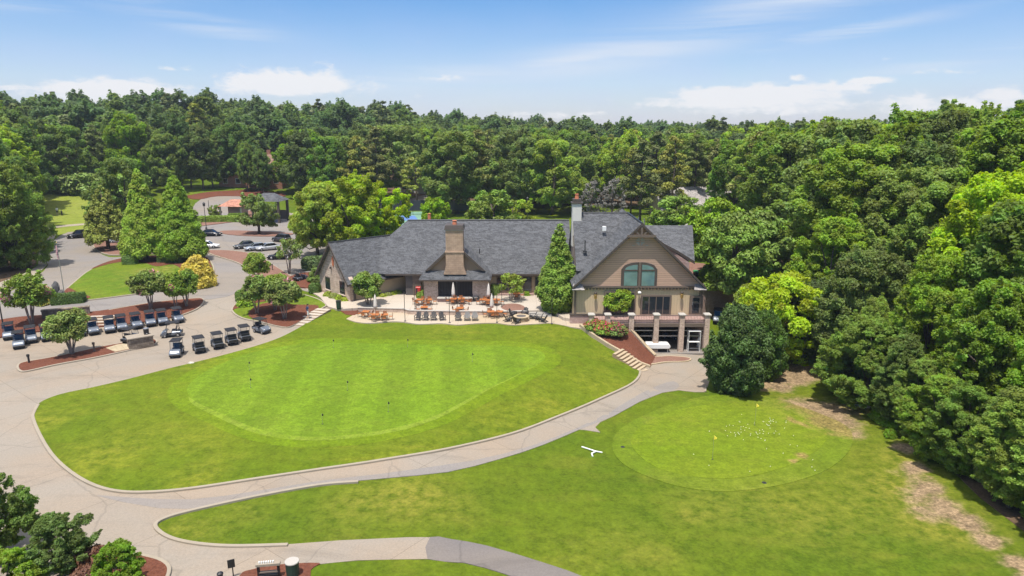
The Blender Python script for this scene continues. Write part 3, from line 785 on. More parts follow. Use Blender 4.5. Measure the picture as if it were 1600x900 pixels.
def limbs(H, zb, C, rng, r0, n=9, lean=0.4):
    b = MB(); top = zb + (H - zb) * .75
    pts = [(0, 0, -.4), (rng.normal() * .1, rng.normal() * .1, zb * .5), (rng.normal() * lean, rng.normal() * lean, zb + (top - zb) * .4), (rng.normal() * lean * 1.5, rng.normal() * lean * 1.5, top)]
    b.tube(pts, [r0 * 1.25, r0, r0 * .65, r0 * .18], 8)
    for c in C[rng.permutation(len(C))[:n]]:
        k = rng.uniform(.25, .85); z0 = zb * .8 + (c[2] - zb * .8) * k * .75
        s = np.array([pts[2][0] * .6, pts[2][1] * .6, min(z0, top)])
        mid = s * .5 + c * .5 + np.array([0, 0, -.25 + rng.normal() * .2])
        b.tube([s, mid, c], [r0 * .42, r0 * .28, r0 * .06], 5, cap=False)
    return b

PROTO = {}
def proto(key, trunk, crown, bark): PROTO[key] = (trunk, crown)

def make_broad(key, seed, H, Rr, zb, nb, br, size, dens, shape, mat, r0=.32, **k):
    rng = np.random.default_rng(seed)
    C, rad = broad_points(rng, H, Rr, zb, nb, br, shape)
    P, N, T = cloud(rng, C, rad, dens, **k)
    PROTO[key] = (limbs(H, max(zb, 1.2), C, rng, r0).mesh(key + '_trunk', MT['bark'], smooth=True), leaf_mesh(key + '_crown', P, N, T, size, mat, .55, rng), H, Rr)
    return P, N, T

def make_pine(key, seed, H, Rr, zb, mat, size=.36, nb=42, dens=15):
    rng = np.random.default_rng(seed)
    b = MB(); b.tube([(0, 0, -.4), (.1, .05, H * .4), (rng.normal() * .3, rng.normal() * .3, H * .75), (rng.normal() * .3, rng.normal() * .3, H - .4)], [.30, .25, .17, .04], 8)
    C = []; rad = []
    z = zb; a = rng.uniform(0, 6)
    while len(C) < nb and z < H - .6:
        u = (z - zb) / (H - zb); rr = Rr * (1 - u) ** .75 * (.55 + .45 * min(1, u * 4 + .35)) * rng.uniform(.55, 1.1) + .35
        a += 2.4 + rng.normal() * .4
        c = np.array([rr * math.cos(a), rr * math.sin(a), z + rr * .12])
        b.tube([(0, 0, z - .2), tuple(c * np.array([.55, .55, 1]) ), tuple(c)], [.08, .06, .02], 5, cap=False)
        for f in (1.0, .6):
            C.append(c * np.array([f, f, 1]) + rng.normal(size=3) * .35); rad.append(rng.uniform(.65, 1.15) * (1.15 - .4 * u))
        z += (H - zb) / nb * 1.9 * rng.uniform(.6, 1.4)
    C.append(np.array([0, 0, H - .7])); rad.append(.8)
    P, N, T = cloud(rng, np.array(C), np.array(rad), dens, flat=.55, up=.8, rnd=.6, bias=.6)
    PROTO[key] = (b.mesh(key + '_trunk', MT['bark'], smooth=True), leaf_mesh(key + '_crown', P, N, T, size, mat, .30, rng), H, Rr)
    return P, N, T

def make_cone(key, seed, H, Rr, mat, zb=.8, nb=170, br=.75, size=.22, dens=34, power=.85, trunk_r=.28, bulge=0.0):
    """dense conifer whose drooping sprays follow a cone"""
    rng = np.random.default_rng(seed); C = []; rad = []
    for i in range(nb):
        u = 1 - ((i + .5) / nb) ** .55; a = i * 2.399 + rng.normal() * .25
        pr = (1 - u) ** power * (1 + bulge * math.sin(PI * min(1, u * 1.6)))
        if bulge: pr *= min(1, .62 + u * 2.4)
        r = Rr * pr * rng.uniform(.74, 1.04) * (1 + .06 * math.sin(3 * a + 9 * u) + (.10 if rng.uniform() < .08 else 0))
        C.append((r * math.cos(a), r * math.sin(a), zb + (H - zb) * u + rng.normal() * .12)); rad.append(br * (.42 + .75 * (1 - u)) * rng.uniform(.75, 1.25))
    C.append((0, 0, H - .3)); rad.append(.28)
    P, N, T = cloud(rng, np.array(C), np.array(rad), dens, flat=.9, up=.45, rnd=.45, shell=.78, bias=.2)
    t = MB().tube([(0, 0, -.4), (0, 0, zb + .6), (0, 0, H * .6), (0, 0, H - .5)], [trunk_r * 1.2, trunk_r, trunk_r * .5, .03], 8)
    PROTO[key] = (t.mesh(key + '_trunk', MT['bark'], smooth=True), leaf_mesh(key + '_crown', P, N, T, size, mat, .42, rng, droop=.6), H, Rr)

def make_myrtle(key, seed, H, Rr, zb, stems, mat, pink=0.0, size=.13, nb=60, br=.42, dens=75):
    """multi-stemmed vase-shaped small tree"""
    rng = np.random.default_rng(seed)
    C, rad = broad_points(rng, H, Rr * .92, zb, nb, br, 0)
    P, N, T = cloud(rng, C, rad, dens, flat=.9, up=.6, rnd=.6, bias=.3)
    keep = P[:, 2] > zb - .15 + .25 * rng.uniform(0, 1, len(P)); P, N, T = P[keep], N[keep], T[keep]
    mi = np.zeros(len(P)); 
    if pink:
        pc = C[rng.permutation(len(C))[:3]]
        for c in pc:
            d = np.linalg.norm(P - c, axis=1); mi[(d < .5) & (rng.uniform(0, 1, len(P)) < pink)] = 1
    b = MB()
    for i in range(stems):
        a = 2 * PI * i / stems + rng.normal() * .3; k = rng.uniform(.45, .75) * Rr
        b.tube([(.10 * math.cos(a), .10 * math.sin(a), -.2), (.16 * math.cos(a), .16 * math.sin(a), H * .12), (k * .45 * math.cos(a), k * .45 * math.sin(a), zb * 1.0), (k * math.cos(a), k * math.sin(a), zb + (H - zb) * .55)], [.085, .07, .05, .015], 6)
        a2 = a + .5; b.tube([(k * .45 * math.cos(a), k * .45 * math.sin(a), zb), (k * .9 * math.cos(a2), k * .9 * math.sin(a2), zb + (H - zb) * .5)], [.04, .012], 5)
    PROTO[key] = (b.mesh(key + '_trunk', MT['bark_pale'], smooth=True), leaf_mesh(key + '_crown', P, N, T, size, [mat, G['pink']], .5, rng, mi=mi), H, Rr)

def make_bush(key, seed, H, Rr, mat, nb=40, br=.35, size=.10, dens=90, flower=None, famt=0, flat_top=False):
    rng = np.random.default_rng(seed)
    def gen(k):
        d = rng.normal(size=(k, 3)); d[:, 2] = np.abs(d[:, 2]) * .9 + .02; d = unit(d)
        return d * np.array([Rr - br * .5, Rr - br * .5, H - br * .6]) * rng.uniform(.8, 1, (k, 1)) 
    C = spread(rng, nb, gen, br * .7); rad = br * rng.uniform(.8, 1.15, len(C))
    C = np.vstack([C, C * .55]); rad = np.append(rad, rad); C[:, 2] = np.maximum(C[:, 2], rad * .5)
    P, N, T = cloud(rng, C, rad, dens, flat=.9, up=.4, rnd=.45)
    P[:, 2] = np.maximum(P[:, 2], .03)
    mi = (rng.uniform(0, 1, len(P)) < famt * np.clip(P[:, 2] / H, 0, 1)).astype(int) if flower else np.zeros(len(P))
    PROTO[key] = (None, leaf_mesh(key + '_foliage', P, N, T, size, [mat] + ([flower] if flower else []), .55, rng, mi=mi), H, Rr)

def make_box_hedge(key, seed, L, W, H, mat, size=.09, dens=260, stem=False, round_=.15):
    """clipped hedge: leaves over a rounded box, dense inside"""
    rng = np.random.default_rng(seed); area = 2 * (L * H + W * H) + L * W; n = int(area * dens)
    d = rng.normal(size=(n, 3)); d = d / np.abs(d / np.array([1, 1, 1])).max(1, keepdims=True)
    d[:, 2] = np.abs(d[:, 2])
    # even cover: sample faces by area
    f = rng.uniform(0, area, n); P = np.empty((n, 3)); N = np.empty((n, 3))
    u = rng.uniform(-1, 1, n); v = rng.uniform(0, 1, n)
    a1, a2, a3 = L * W, L * W + 2 * L * H, area
    top = f < a1; ls = (f >= a1) & (f < a2); ws = f >= a2; sg = np.where(rng.uniform(0, 1, n) < .5, -1, 1)
    P[top] = np.stack([u * L / 2, (v * 2 - 1) * W / 2, np.full(n, H)], 1)[top]; N[top] = (0, 0, 1)
    P[ls] = np.stack([u * L / 2, sg * W / 2, v * H], 1)[ls]; N[ls] = np.stack([0 * u, sg, 0 * u + .25], 1)[ls]
    P[ws] = np.stack([sg * L / 2, u * W / 2, v * H], 1)[ws]; N[ws] = np.stack([sg, 0 * u, 0 * u + .25], 1)[ws]
    # round off the corners
    c = np.array([0, 0, H * .45]); q = (P - c) / np.array([L / 2, W / 2, H * .55]); k = (np.abs(q) ** 5).sum(1) ** (1 / 5)
    P = c + (P - c) * (1 - round_ + round_ / np.maximum(k, 1))[:, None] / np.maximum(k, 1)[:, None] ** (round_ * 2)
    P[:, 2] = np.maximum(P[:, 2], .02)
    P += rng.normal(size=(n, 3)) * .035 + N * (np.sin(P[:, :1] * 3.1) * np.sin(P[:, 1:2] * 2.7) * .04)
    N = unit(N + rng.normal(size=(n, 3)) * .4)
    me = leaf_mesh(key + '_foliage', P, N, rng.uniform(0, 1, n), size, [mat], .6, rng)
    # solid twig core
    bm = bmesh.new(); bm.from_mesh(me)
    r = bmesh.ops.create_cube(bm, size=1); 
    bmesh.ops.scale(bm, vec=(L * .86, W * .86, H * .84), verts=r['verts']); bmesh.ops.translate(bm, vec=(0, 0, H * .42), verts=r['verts'])
    bm.to_mesh(me); bm.free()
    PROTO[key] = (None, me, H, L)

NAMECAT = {}
def plant(key, name, x, y, sc, rz, label, cat, group=None, z=None, crown='crown', tr='trunk', lean=None, mat=None):
    tm, cm = PROTO[key][:2]
    z = float(hz(x, y)) if z is None else z
    if tm is None:
        o = bpy.data.objects.new(name, cm); COL.objects.link(o)
        o.location = (x, y, z); o.rotation_euler = (0, 0, rz); o.scale = (sc,) * 3 if not hasattr(sc, '__len__') else sc
        return tag(o, label, cat, group)
    e = empty(name, (x, y, z), label, cat, group, rz, sc)
    for nm, me in ((tr, tm), (crown, cm)):
        c = bpy.data.objects.new(nm, me); COL.objects.link(c); c.parent = e
    return e
def plant_px(key, name, px, py, h, label, cat, group=None, rz=None, z=None, wide=1.0):
    """stand a plant on the ground seen at a pixel, h metres tall"""
    p = gp(px, py) if z is None else at_z(px, py, z)
    s = h / PROTO[key][2]
    return plant(key, name, p[0], p[1], (s * wide, s * wide, s), rz if rz is not None else (px * 1.7) % 6.28, label, cat, group, z=p[2])
# ------------------------------------------------------------------ tree kinds
LOWP = []
for i, (H, Rr, zb, sh, mt) in enumerate([(17, 5.6, 3.0, 0, 'broad'), (19, 5.2, 3.5, 1, 'broad'), (16, 6.6, 3.0, 2, 'broad'), (18, 5.8, 3, 0, 'broad_dark'), (20, 5.4, 4, 1, 'broad_dark'), (17, 6.4, 3.2, 2, 'broad_dark')]):
    make_broad('mid%d' % i, 20 + i, H, Rr, zb, 170, .92, .25, 15, sh, G[mt], flat=.8, up=.75)
    P, N, T = make_broad('low%d' % i, 20 + i, H, Rr, zb, 95, 1.15, .55, 2.0, sh, G[mt], flat=.8, up=.8); LOWP.append((P, N, T, 0 if i < 3 else 1))
for i, (H, Rr, zb, sh, mt) in enumerate([(17, 4.5, 1.0, 1, 'broad'), (18.5, 4.1, 1.2, 1, 'broad'), (16, 5.8, 1.4, 2, 'broad'), (14.5, 4.7, .8, 0, 'broad_dark'), (18, 4.5, 1.0, 1, 'broad_dark')]):
    make_broad('near%d' % i, 50 + i, H, Rr, zb, 340, .66, .15, 46, sh, G[mt], flat=.75, up=.8, rnd=.65, shell=.5)
for i, (H, Rr, zb) in enumerate([(19, 4.4, 6.5), (21, 4.0, 8.5), (18, 4.6, 5)]):
    P, N, T = make_pine('pine%d' % i, 80 + i, H, Rr, zb, G['pine'])
    k = np.random.default_rng(3).permutation(len(P))[:1800]; LOWP.append((P[k], N[k], T[k], 2))
make_broad('maple0', 101, 12, 5.3, 2.2, 210, .72, .19, 32, 0, G['broad_bright'], flat=.75)
make_broad('maple1', 102, 11, 5.0, 1.8, 190, .72, .19, 32, 2, G['broad_bright'], flat=.75)
make_broad('small0', 103, 8, 4.0, 2.0, 60, .85, .22, 20, 2, G['myrtle'], flat=.6)
make_broad('small1', 104, 8, 4.2, 1.2, 70, .9, .22, 20, 2, G['conifer_green'], flat=.6)
make_broad('sparse', 105, 13, 4.2, 3.5, 46, .9, .26, 12, 0, G['lime'], flat=.55)
make_broad('drytree', 106, 11, 3.6, 1.0, 110, .5, .16, 16, 0, G['dead'], flat=.7)
make_broad('court', 107, 4.6, 2.1, .9, 170, .30, .085, 190, 0, G['broad'], r0=.1, flat=.75, rnd=.65, shell=.5)
make_broad('holly', 108, 7.6, 2.7, .1, 330, .48, .11, 85, 1, G['holly'], flat=.95, up=.3, rnd=.5, bias=.1)
make_broad('limey', 109, 9.5, 4.4, .5, 95, .95, .21, 24, 0, G['broad_bright'], flat=.75)
make_cone('cedar0', 111, 14.0, 2.75, G['conifer'], 1.6, 250, .76, .16, 66, .86)
make_cone('cedar1', 112, 13.2, 3.25, G['conifer_green'], 1.4, 280, .80, .16, 66, .74)
make_cone('cypress', 113, 11, 2.9, G['pine'], 2.0, 120, .62, .2, 40, .62)
make_cone('column', 114, 10.6, 1.78, G['conifer_green'], .7, 380, .50, .13, 85, .66, .2, .25)
make_cone('bullet', 115, 2.4, .75, G['conifer_green'], .1, 90, .3, .10, 110, .6, .06, .3)
make_myrtle('myrtle0', 120, 4.6, 1.65, 2.0, 5, G['myrtle'], .5)
make_myrtle('myrtle1', 121, 4.3, 1.55, 2.0, 4, G['myrtle'], .4)
make_myrtle('myrtle2', 122, 4.2, 1.65, 1.75, 6, G['myrtle'], 0)
make_myrtle('myrtle3', 123, 3.6, 1.35, 1.7, 3, G['myrtle'], 0, .12, 30, .36, 45)
make_bush('ball', 130, 1.1, .6, G['box'], 40, .22, .07, 220)
make_bush('ballbright', 131, 1.3, .75, G['hedge'], 40, .25, .08, 200)
make_bush('golden', 132, 3.9, 2.25, G['gold'], 80, .6, .14, 70)
make_bush('limebush', 133, .75, .6, G['lime'], 30, .2, .08, 200)
make_bush('rosebush', 134, 1.1, .85, G['hedge'], 45, .25, .085, 150, G['rose'], .45)
make_bush('russetbush', 135, 1.3, .9, G['russet'], 45, .3, .09, 150)
make_bush('yellowflowers', 136, .55, .7, G['lime'], 40, .18, .08, 200, G['flower_y'], .8)
make_bush('wild', 137, 2.6, 2.0, G['broad'], 50, .6, .16, 45)
make_bush('bigbush', 138, 6.0, 4.2, G['hedge'], 90, .95, .22, 28)
make_bush('ornamental', 139, 1.0, .7, G['hedge'], 30, .25, .10, 150)
make_box_hedge('boxhedge', 140, 4.4, 1.6, 1.35, G['box'])
make_box_hedge('roundhedge', 141, 2.0, 1.9, 1.5, G['box'], round_=.5)
make_box_hedge('lowhedge', 142, 9.0, 2.2, 1.3, G['hedge'], .12, 120)
make_box_hedge('topiary', 143, 2.3, 2.0, 1.5, G['hedge'], .085, 260, round_=.45)

# ------------------------------------------------------------------ single plants of note
def P_(key, name, px, py, h, label, cat='tree', group=None, wide=1.0, rz=None):
    return plant_px(key, name, px, py, h, label, cat, group, rz, None, wide)

P_('cedar0', 'conifer_tree', 230, 408, 14.2, 'tall pointed olive-green conifer, left of the pair in the mulch bed of the triangle lawn', 'tree')
P_('cedar1', 'conifer_tree', 285, 408, 13.2, 'broad bright green conifer beside the golden shrub, right of the pair on the triangle lawn', 'tree')
P_('cypress', 'cypress_tree', 170, 391, 10.9, 'loose dark cypress alone in the brown bed by the road bend', 'tree', None, 1.0)
P_('mid2', 'broadleaf_tree', 200, 376, 14.5, 'light green loose broadleaf tree behind the cypress by the road bend', 'tree', None, .85)
P_('column', 'columnar_tree', 872, 490, 10.6, 'narrow bright green spire tree standing on the patio against the gabled wing', 'tree', None, 1.08)
P_('golden', 'golden_shrub', 309, 446, 3.9, 'large rounded golden yellow shrub at the corner of the triangle lawn', 'shrub')
MY = 'crape myrtles round the car court'
P_('myrtle0', 'crape_myrtle', 50, 508, 5.4, 'crape myrtle with drooping pink-tipped branches behind the left end of the cart row', 'tree')
P_('myrtle2', 'crape_myrtle', 113, 555, 4.3, 'round-headed crape myrtle alone on the long mulch island between the carts', 'tree')
P_('myrtle1', 'crape_myrtle', 236, 484, 4.5, 'crape myrtle with pink blossom rising behind the middle of the cart row', 'tree')
P_('myrtle0', 'crape_myrtle', 275, 483, 4.1, 'slender crape myrtle left of two together behind the right end of the cart row', 'tree', None, .85, 2.0)
P_('myrtle2', 'crape_myrtle', 292, 480, 4.3, 'slender crape myrtle right of two together near the tip of the cart bed', 'tree', None, .85, 4.0)
P_('myrtle1', 'crape_myrtle', 402, 492, 4.4, 'crape myrtle in the mulch beside the corner lawn, nearest the pavement curve', 'tree', None, 1, 1.0)
P_('myrtle2', 'crape_myrtle', 430, 486, 4.2, 'crape myrtle standing behind two others in the bed beside the steps', 'tree', None, 1, 3.0)
P_('myrtle1', 'crape_myrtle', 445, 500, 4.6, 'crape myrtle with a pink bloom in front of the bed beside the steps', 'tree', None, 1, 5.1)
P_('myrtle2', 'crape_myrtle', 403, 446, 4.3, 'upright crape myrtle at the end of the brown median near the black car', 'tree', None, .85, 2.2)
P_('myrtle2', 'crape_myrtle', 576, 483, 4.3, 'dense round crape myrtle on the patio edge in front of the brick gable end', 'tree', None, 1.0, .6)
P_('myrtle3', 'crape_myrtle', 799, 477, 3.9, 'thin see-through crape myrtle on the upper patio by the glass door', 'tree', None, 1.0, .6)
plant_px('myrtle2', 'crape_myrtle', 967, 503, 3.6, 'small crape myrtle in the sloping bed in front of the gabled wing', 'tree', None, 2.9, 1.0)
BEDZ = {929: 1.05, 943: .85, 963: .75}
P_('myrtle3', 'crape_myrtle', 453, 428, 5.0, 'thin young tree on the parking lot corner beside the black car', 'tree', None, .9, 1.4)
P_('small0', 'broadleaf_tree', 405, 366, 7.6, 'small spreading tree alone in the middle of the parking lot', 'tree', None, .8)
P_('small0', 'young_tree', 337, 341, 3.0, 'tiny round-headed tree beside the lamp post at the far parking lot', 'tree', None, .8)
P_('maple0', 'maple_tree', 540, 398, 12.8, 'tallest of the yellow-green maples behind the left wing roof', 'tree', None, 1.0, 1)
P_('maple1', 'maple_tree', 497, 402, 11.6, 'yellow-green maple overhanging the parked cars, left of its cluster', 'tree', None, .78, 2)
P_('maple0', 'maple_tree', 594, 388, 11.6, 'yellow-green maple touching the main roof ridge, right of its cluster', 'tree', None, .9, 4)
P_('limey', 'maple_tree', 512, 380, 10.5, 'yellow-green maple filling the back of the maple cluster', 'tree', None, .9, 4)
P_('small1', 'broadleaf_tree', 680, 366, 7.0, 'small green tree behind the ridge beside the tennis courts', 'tree', None, .75)
P_('small0', 'broadleaf_tree', 772, 372, 8.8, 'wide low tree showing above the main roof ridge', 'tree', None, 1.1)
P_('small0', 'broadleaf_tree', 806, 366, 6.5, 'low leafy tree at the right flank of the wide tree above the ridge', 'tree', None, .95)
P_('sparse', 'broadleaf_tree', 652, 321, 12.0, 'pale thin tree with open branches beside the tennis fence', 'tree', None, 1.0)
P_('holly', 'holly_shrub', 1146, 611, 7.9, 'huge dark green rounded holly at the garage drive', 'shrub', None, .88)
P_('holly', 'holly_shrub', 1190, 592, 6.6, 'dark holly half hidden behind the huge rounded one', 'shrub', None, .72, 2.0)
P_('limey', 'broadleaf_tree', 1218, 560, 8.6, 'yellow-green tree rising directly behind the dark hollies', 'tree', None, .95, 1.0)
P_('limey', 'broadleaf_tree', 1176, 540, 6.6, 'small yellow-green tree between the brick wall and the hollies', 'tree', None, .8, 3.0)
P_('small1', 'broadleaf_tree', 1162, 448, 9.8, 'bright leafy tree above the brick wall right of the gabled wing', 'tree', None, 1.0, 1.0)
P_('small1', 'broadleaf_tree', 1108, 402, 8.4, 'bright leafy tree directly behind the right roof end', 'tree', None, .95, 2.5)
P_('small1', 'broadleaf_tree', 1060, 378, 7.6, 'bright leafy tree above the ridge of the right roof', 'tree', None, 1.15, 4.5)
P_('small1', 'broadleaf_tree', 1190, 420, 8.0, 'leafy tree at the wood edge beside the rear yard', 'tree', None, .9, 5.5)
for px, py, h, l in [(925, 341, 8.0, 'grey dry-twigged tree left of the bare pair behind the white chimney'), (958, 341, 8.5, 'grey dry-twigged tree right of the bare pair behind the white chimney')]:
    P_('drytree', 'dry_tree', px, py, h, l, 'tree')
# bottom-left corner
P_('court', 'broadleaf_tree', 100, 896, 3.1, 'small bushy tree beside the road fork in the near corner', 'tree', None, 1.05, .3)
P_('court', 'broadleaf_tree', -14, 872, 4.7, 'taller tree cut by the left edge of the picture near the bottom', 'tree', None, .9, 2.3)
P_('court', 'broadleaf_tree', 188, 925, 2.5, 'smallest tree at the tip of the near corner bed', 'tree', None, 1.0, 4.0)
P_('court', 'broadleaf_tree', 15, 945, 2.6, 'low tree beneath the taller one in the near corner', 'tree', None, 1.1, 5.0)
for px, py, l in [(148, 893, 'russet shrub between the two small trees of the near corner'), (140, 925, 'russet shrub at the bottom edge beside the smallest tree')]:
    P_('russetbush', 'russet_shrub', px, py, 1.35, l, 'shrub')
# hedges and shrubs
def hedge(key, px, py, sc, rz, label, name='clipped_hedge', cat='hedge', z=None):
    p = gp(px, py) if z is None else at_z(px, py, z)
    return plant(key, name, p[0], p[1], sc, rz, label, cat, None, p[2])
hedge('boxhedge', 108, 474, (.8, .8, .9), R(20), 'clipped box hedge beside the yellow flowers and upright stone')
hedge('roundhedge', 78, 468, (.6, .6, .8), R(10), 'small clipped shrub left of the upright stone', 'clipped_shrub', 'shrub')
hedge('roundhedge', 204, 414, (1.0, .8, .95), R(10), 'clipped shrub left of the conifer trunks on the triangle lawn', 'clipped_shrub', 'shrub')
hedge('boxhedge', 268, 411, (.85, .9, .95), R(2), 'clipped hedge under the two conifers of the triangle lawn')
hedge('lowhedge', 340, 347, (1, 1, 1), R(8), 'low bright hedge under the lamp post at the far parking lot')
hedge('lowhedge', 372, 343, (.45, 1, 1), R(8), 'short bright hedge beside the brown roofed shed')
hedge('roundhedge', 494, 420, (1.9, 1.6, 1.2), R(5), 'wide rounded hedge behind the brick gable end', 'clipped_shrub', 'shrub')
hedge('roundhedge', 493, 457, (.75, .75, .8), 0, 'clipped shrub at the near corner of the brick gable end', 'clipped_shrub', 'shrub')
P_('bullet', 'cone_shrub', 493, 442, 2.3, 'small bright cone-shaped shrub at the brick gable end', 'shrub')
for px, py, s, l in [(512, 464, .9, 'far left'), (522, 467, 1, 'middle left'), (531, 470, 1, 'middle right'), (539, 473, .9, 'far right')]:
    P_('limebush', 'lime_shrub', px, py, .8 * s, 'lime green shrub in the row below the brick gable end, ' + l + ' of four', 'shrub', 'lime shrubs under the gable windows')
for k, (px, py) in enumerate([(590, 467), (599, 468), (607, 466), (615, 464), (622, 462)]):
    P_('limebush', 'lime_shrub', px, py, .8, 'lime green shrub in the row along the tan wall, ' + ['first', 'second', 'third', 'fourth', 'fifth'][k] + ' from the patio tree', 'shrub', 'lime shrubs along the tan wall')
hedge('topiary', 597, 460, (.5, .5, .95), 0, 'boxy clipped shrub behind the patio tree along the tan wall', 'clipped_shrub', 'shrub')
hedge('topiary', 614, 458, (.55, .55, 1.1), 0, 'boxy clipped shrub at the dark doorway end of the tan wall', 'clipped_shrub', 'shrub')
hedge('topiary', 663, 470, (.82, .75, .85), 0, 'rounded clipped shrub in front of the left fireplace pier', 'clipped_shrub', 'shrub')
hedge('topiary', 774, 466, (.52, .52, 1.25), 0, 'upright clipped shrub right of the fireplace', 'clipped_shrub', 'shrub')
P_('ballbright', 'round_shrub', 813, 466, .95, 'round shrub left of the pair before the glass wall', 'shrub')
P_('ballbright', 'round_shrub', 823, 467, 1.0, 'round shrub right of the pair before the glass wall', 'shrub')
P_('ballbright', 'round_shrub', 683, 471, .9, 'small round shrub beside the hearth wall', 'shrub', None, .7)
plant_px('rosebush', 'rose_bush', 929, 513, 1.15, 'rose bush with faded blooms at the top of the sloping bed', 'rose bush', None, 9, BEDZ[929], 1.15)
plant_px('rosebush', 'rose_bush', 943, 519, 1.25, 'rose bush with bright pink blooms in the middle of the sloping bed', 'rose bush', None, 3, BEDZ[943], 1.15)
plant_px('rosebush', 'rose_bush', 963, 521, 1.25, 'rose bush with red blooms nearest the coping wall', 'rose bush', None, 3, BEDZ[963], 1.15)
P_('ornamental', 'leafy_shrub', 383, 479, 1.3, 'bright spiky shrub at the kerb of the corner lawn', 'shrub')
for px, py, w, l in [(383, 470, 1.0, 'left'), (400, 466, 1.1, 'middle'), (455, 466, 1.2, 'right')]:
    hedge('roundhedge', px, py, (w, .8, .9), 0, 'dark clipped shrub behind the crape myrtles of the corner lawn, ' + l + ' one', 'clipped_shrub', 'shrub')
P_('yellowflowers', 'flower_clump', 68, 477, .6, 'yellow flowering clump left of the box hedge', 'flowers')
P_('yellowflowers', 'flower_clump', 79, 474, .6, 'yellow flowering clump touching the box hedge', 'flowers')
P_('ball', 'round_shrub', 1101, 446, 1.1, 'round shrub on top of the brick wall beside the gabled wing', 'shrub')
P_('ballbright', 'round_shrub', 1120, 440, 1.5, 'round shrub on top of the brick wall under the leafy trees', 'shrub')
# big loose hedge beyond the fairway
rng = np.random.default_rng(9)
C = np.stack([rng.uniform(-11, 11, 120), rng.uniform(-2.5, 2.5, 120), rng.uniform(.5, 4.6, 120)], 1)
Pq, Nq, Tq = cloud(rng, C, rng.uniform(.9, 1.5, 120), 9)
me = leaf_mesh('hedge_leaves', Pq, Nq, Tq, .42, G['hedge'], .5, rng)
for px, py, l in [(108, 303, 'large loose hedge at the far end of the fairway, left half'), (162, 305, 'large loose hedge at the far end of the fairway, right half')]:
    p = gp(px, py); o = bpy.data.objects.new('tall_hedge', me); COL.objects.link(o); o.location = p; o.rotation_euler = (0, 0, R(-3)); tag(o, l, 'hedge')

# ------------------------------------------------------------------ woods
rw = np.random.default_rng(77)
TAKEN = []
def free(x, y, d):
    for a, b, r in TAKEN:
        if (a - x) ** 2 + (b - y) ** 2 < (r + d) ** 2 * .25: return False
    TAKEN.append((x, y, d * 1.0)); return True
def tree(key, x, y, h, label, group, wide=1.0, name=None):
    s = h / PROTO[key][2]
    n = name or ('pine_tree' if key.startswith('pine') else 'broadleaf_tree')
    return plant(key, n, x, y, (s * wide, s * wide, s), rw.uniform(0, 6.28), label, 'tree', group)

# right-hand wood: hand-placed edge row, then the depth of it
EDGE_L = 'edge tree of the right-hand wood with leaves down to the ground'
for x, y, h, k, wd in [(33.5,70,13,'near0',.95),(33,62,12,'near3',.9),(31.5,57,9,'near1',.85),(33.8,53,13,'near4',.9),(31.6,49.5,7.5,'near2',.72),(34,46,12,'near0',.9),(31.8,43.2,8,'near3',.8),(34.5,40.2,12,'near1',.9),(31.8,37.2,7.8,'near4',.8),(34.5,34.4,11,'near2',.8),(31.5,32,6,'near0',.7),(34,29.5,9,'near1',.8)]:
    if free(x, y, 4.2): tree(k, x, y, h, 'edge tree of the right-hand wood facing the chipping green, leafy down to the ground', 'edge trees of the right-hand wood', wd)
for i in range(17):
    y = 25.5 + i * 2.75 + rw.normal() * .5; x = 30.4 + rw.normal() * .45 + (.8 if y > 60 else 0); h = rw.uniform(4.5, 8.0)
    tree('near%d' % rw.integers(0, 5), x, y, h, 'low leafy tree filling the foot of the right-hand wood edge', 'low trees at the foot of the right-hand wood', rw.uniform(.95, 1.25))
# landmark crowns
for x, y, h, k, wd, l in [(39.5,78,18.5,'near2',1.05,'big yellow-green spreading tree of the right-hand wood above the hollies'),(50,70,21,'near1',1.0,'tall tree of the right-hand wood rising behind the big spreading one'),(62,84,21.5,'near4',1.05,'highest tree top against the sky at the right')]:
    free(x, y, 7); o = tree(k, x, y, h, l, None, wd)
    if 'spreading tree of' in l: o.children[1].data = o.children[1].data.copy(); o.children[1].data.materials[0] = G['broad_bright2']
n = 0
for x, y in zip(rw.uniform(33, 118, 6000), rw.uniform(24, 150, 6000)):
    if x > .80 * y + 6 or (x < 45 and y > 82) or (x < 40 and y > 68): continue
    d = 6.2 if y < 100 else 7.0
    if not free(x, y, d): continue
    dist = x - 30
    h = min(23, 10.5 + dist * .5) * rw.uniform(.88, 1.1)
    if y > 100: h = rw.uniform(15, 20)
    h = min(h, 22 + math.hypot(x, y) * (rw.uniform(-.012, .016) if x < .5 * y else rw.uniform(.0, .03)) - float(hz(x, y)))
    k = 'near%d' % rw.integers(0, 5) if y < 95 else ('mid%d' % rw.integers(0, 6))
    if y > 85 and rw.uniform() < .18: k = 'pine%d' % rw.integers(0, 3)
    pine = k.startswith('pine')
    if y < 72: lab, g = 'tall tree inside the right-hand wood beside the chipping green', 'trees inside the right-hand wood near the chipping green'
    elif y < 100: lab, g = 'tall broadleaf tree of the right-hand wood behind the brick wall yard', 'trees of the right-hand wood behind the yard'
    else: lab, g = 'distant broadleaf tree of the right-hand wood, up to the skyline', 'far trees of the right-hand wood'
    if pine: lab, g = 'dark pine standing among the broadleaf trees of the right-hand wood', 'pines of the right-hand wood'
    tree(k, x, y, h, lab, g, rw.uniform(.85, 1.05)); n += 1
print('right wood', n)
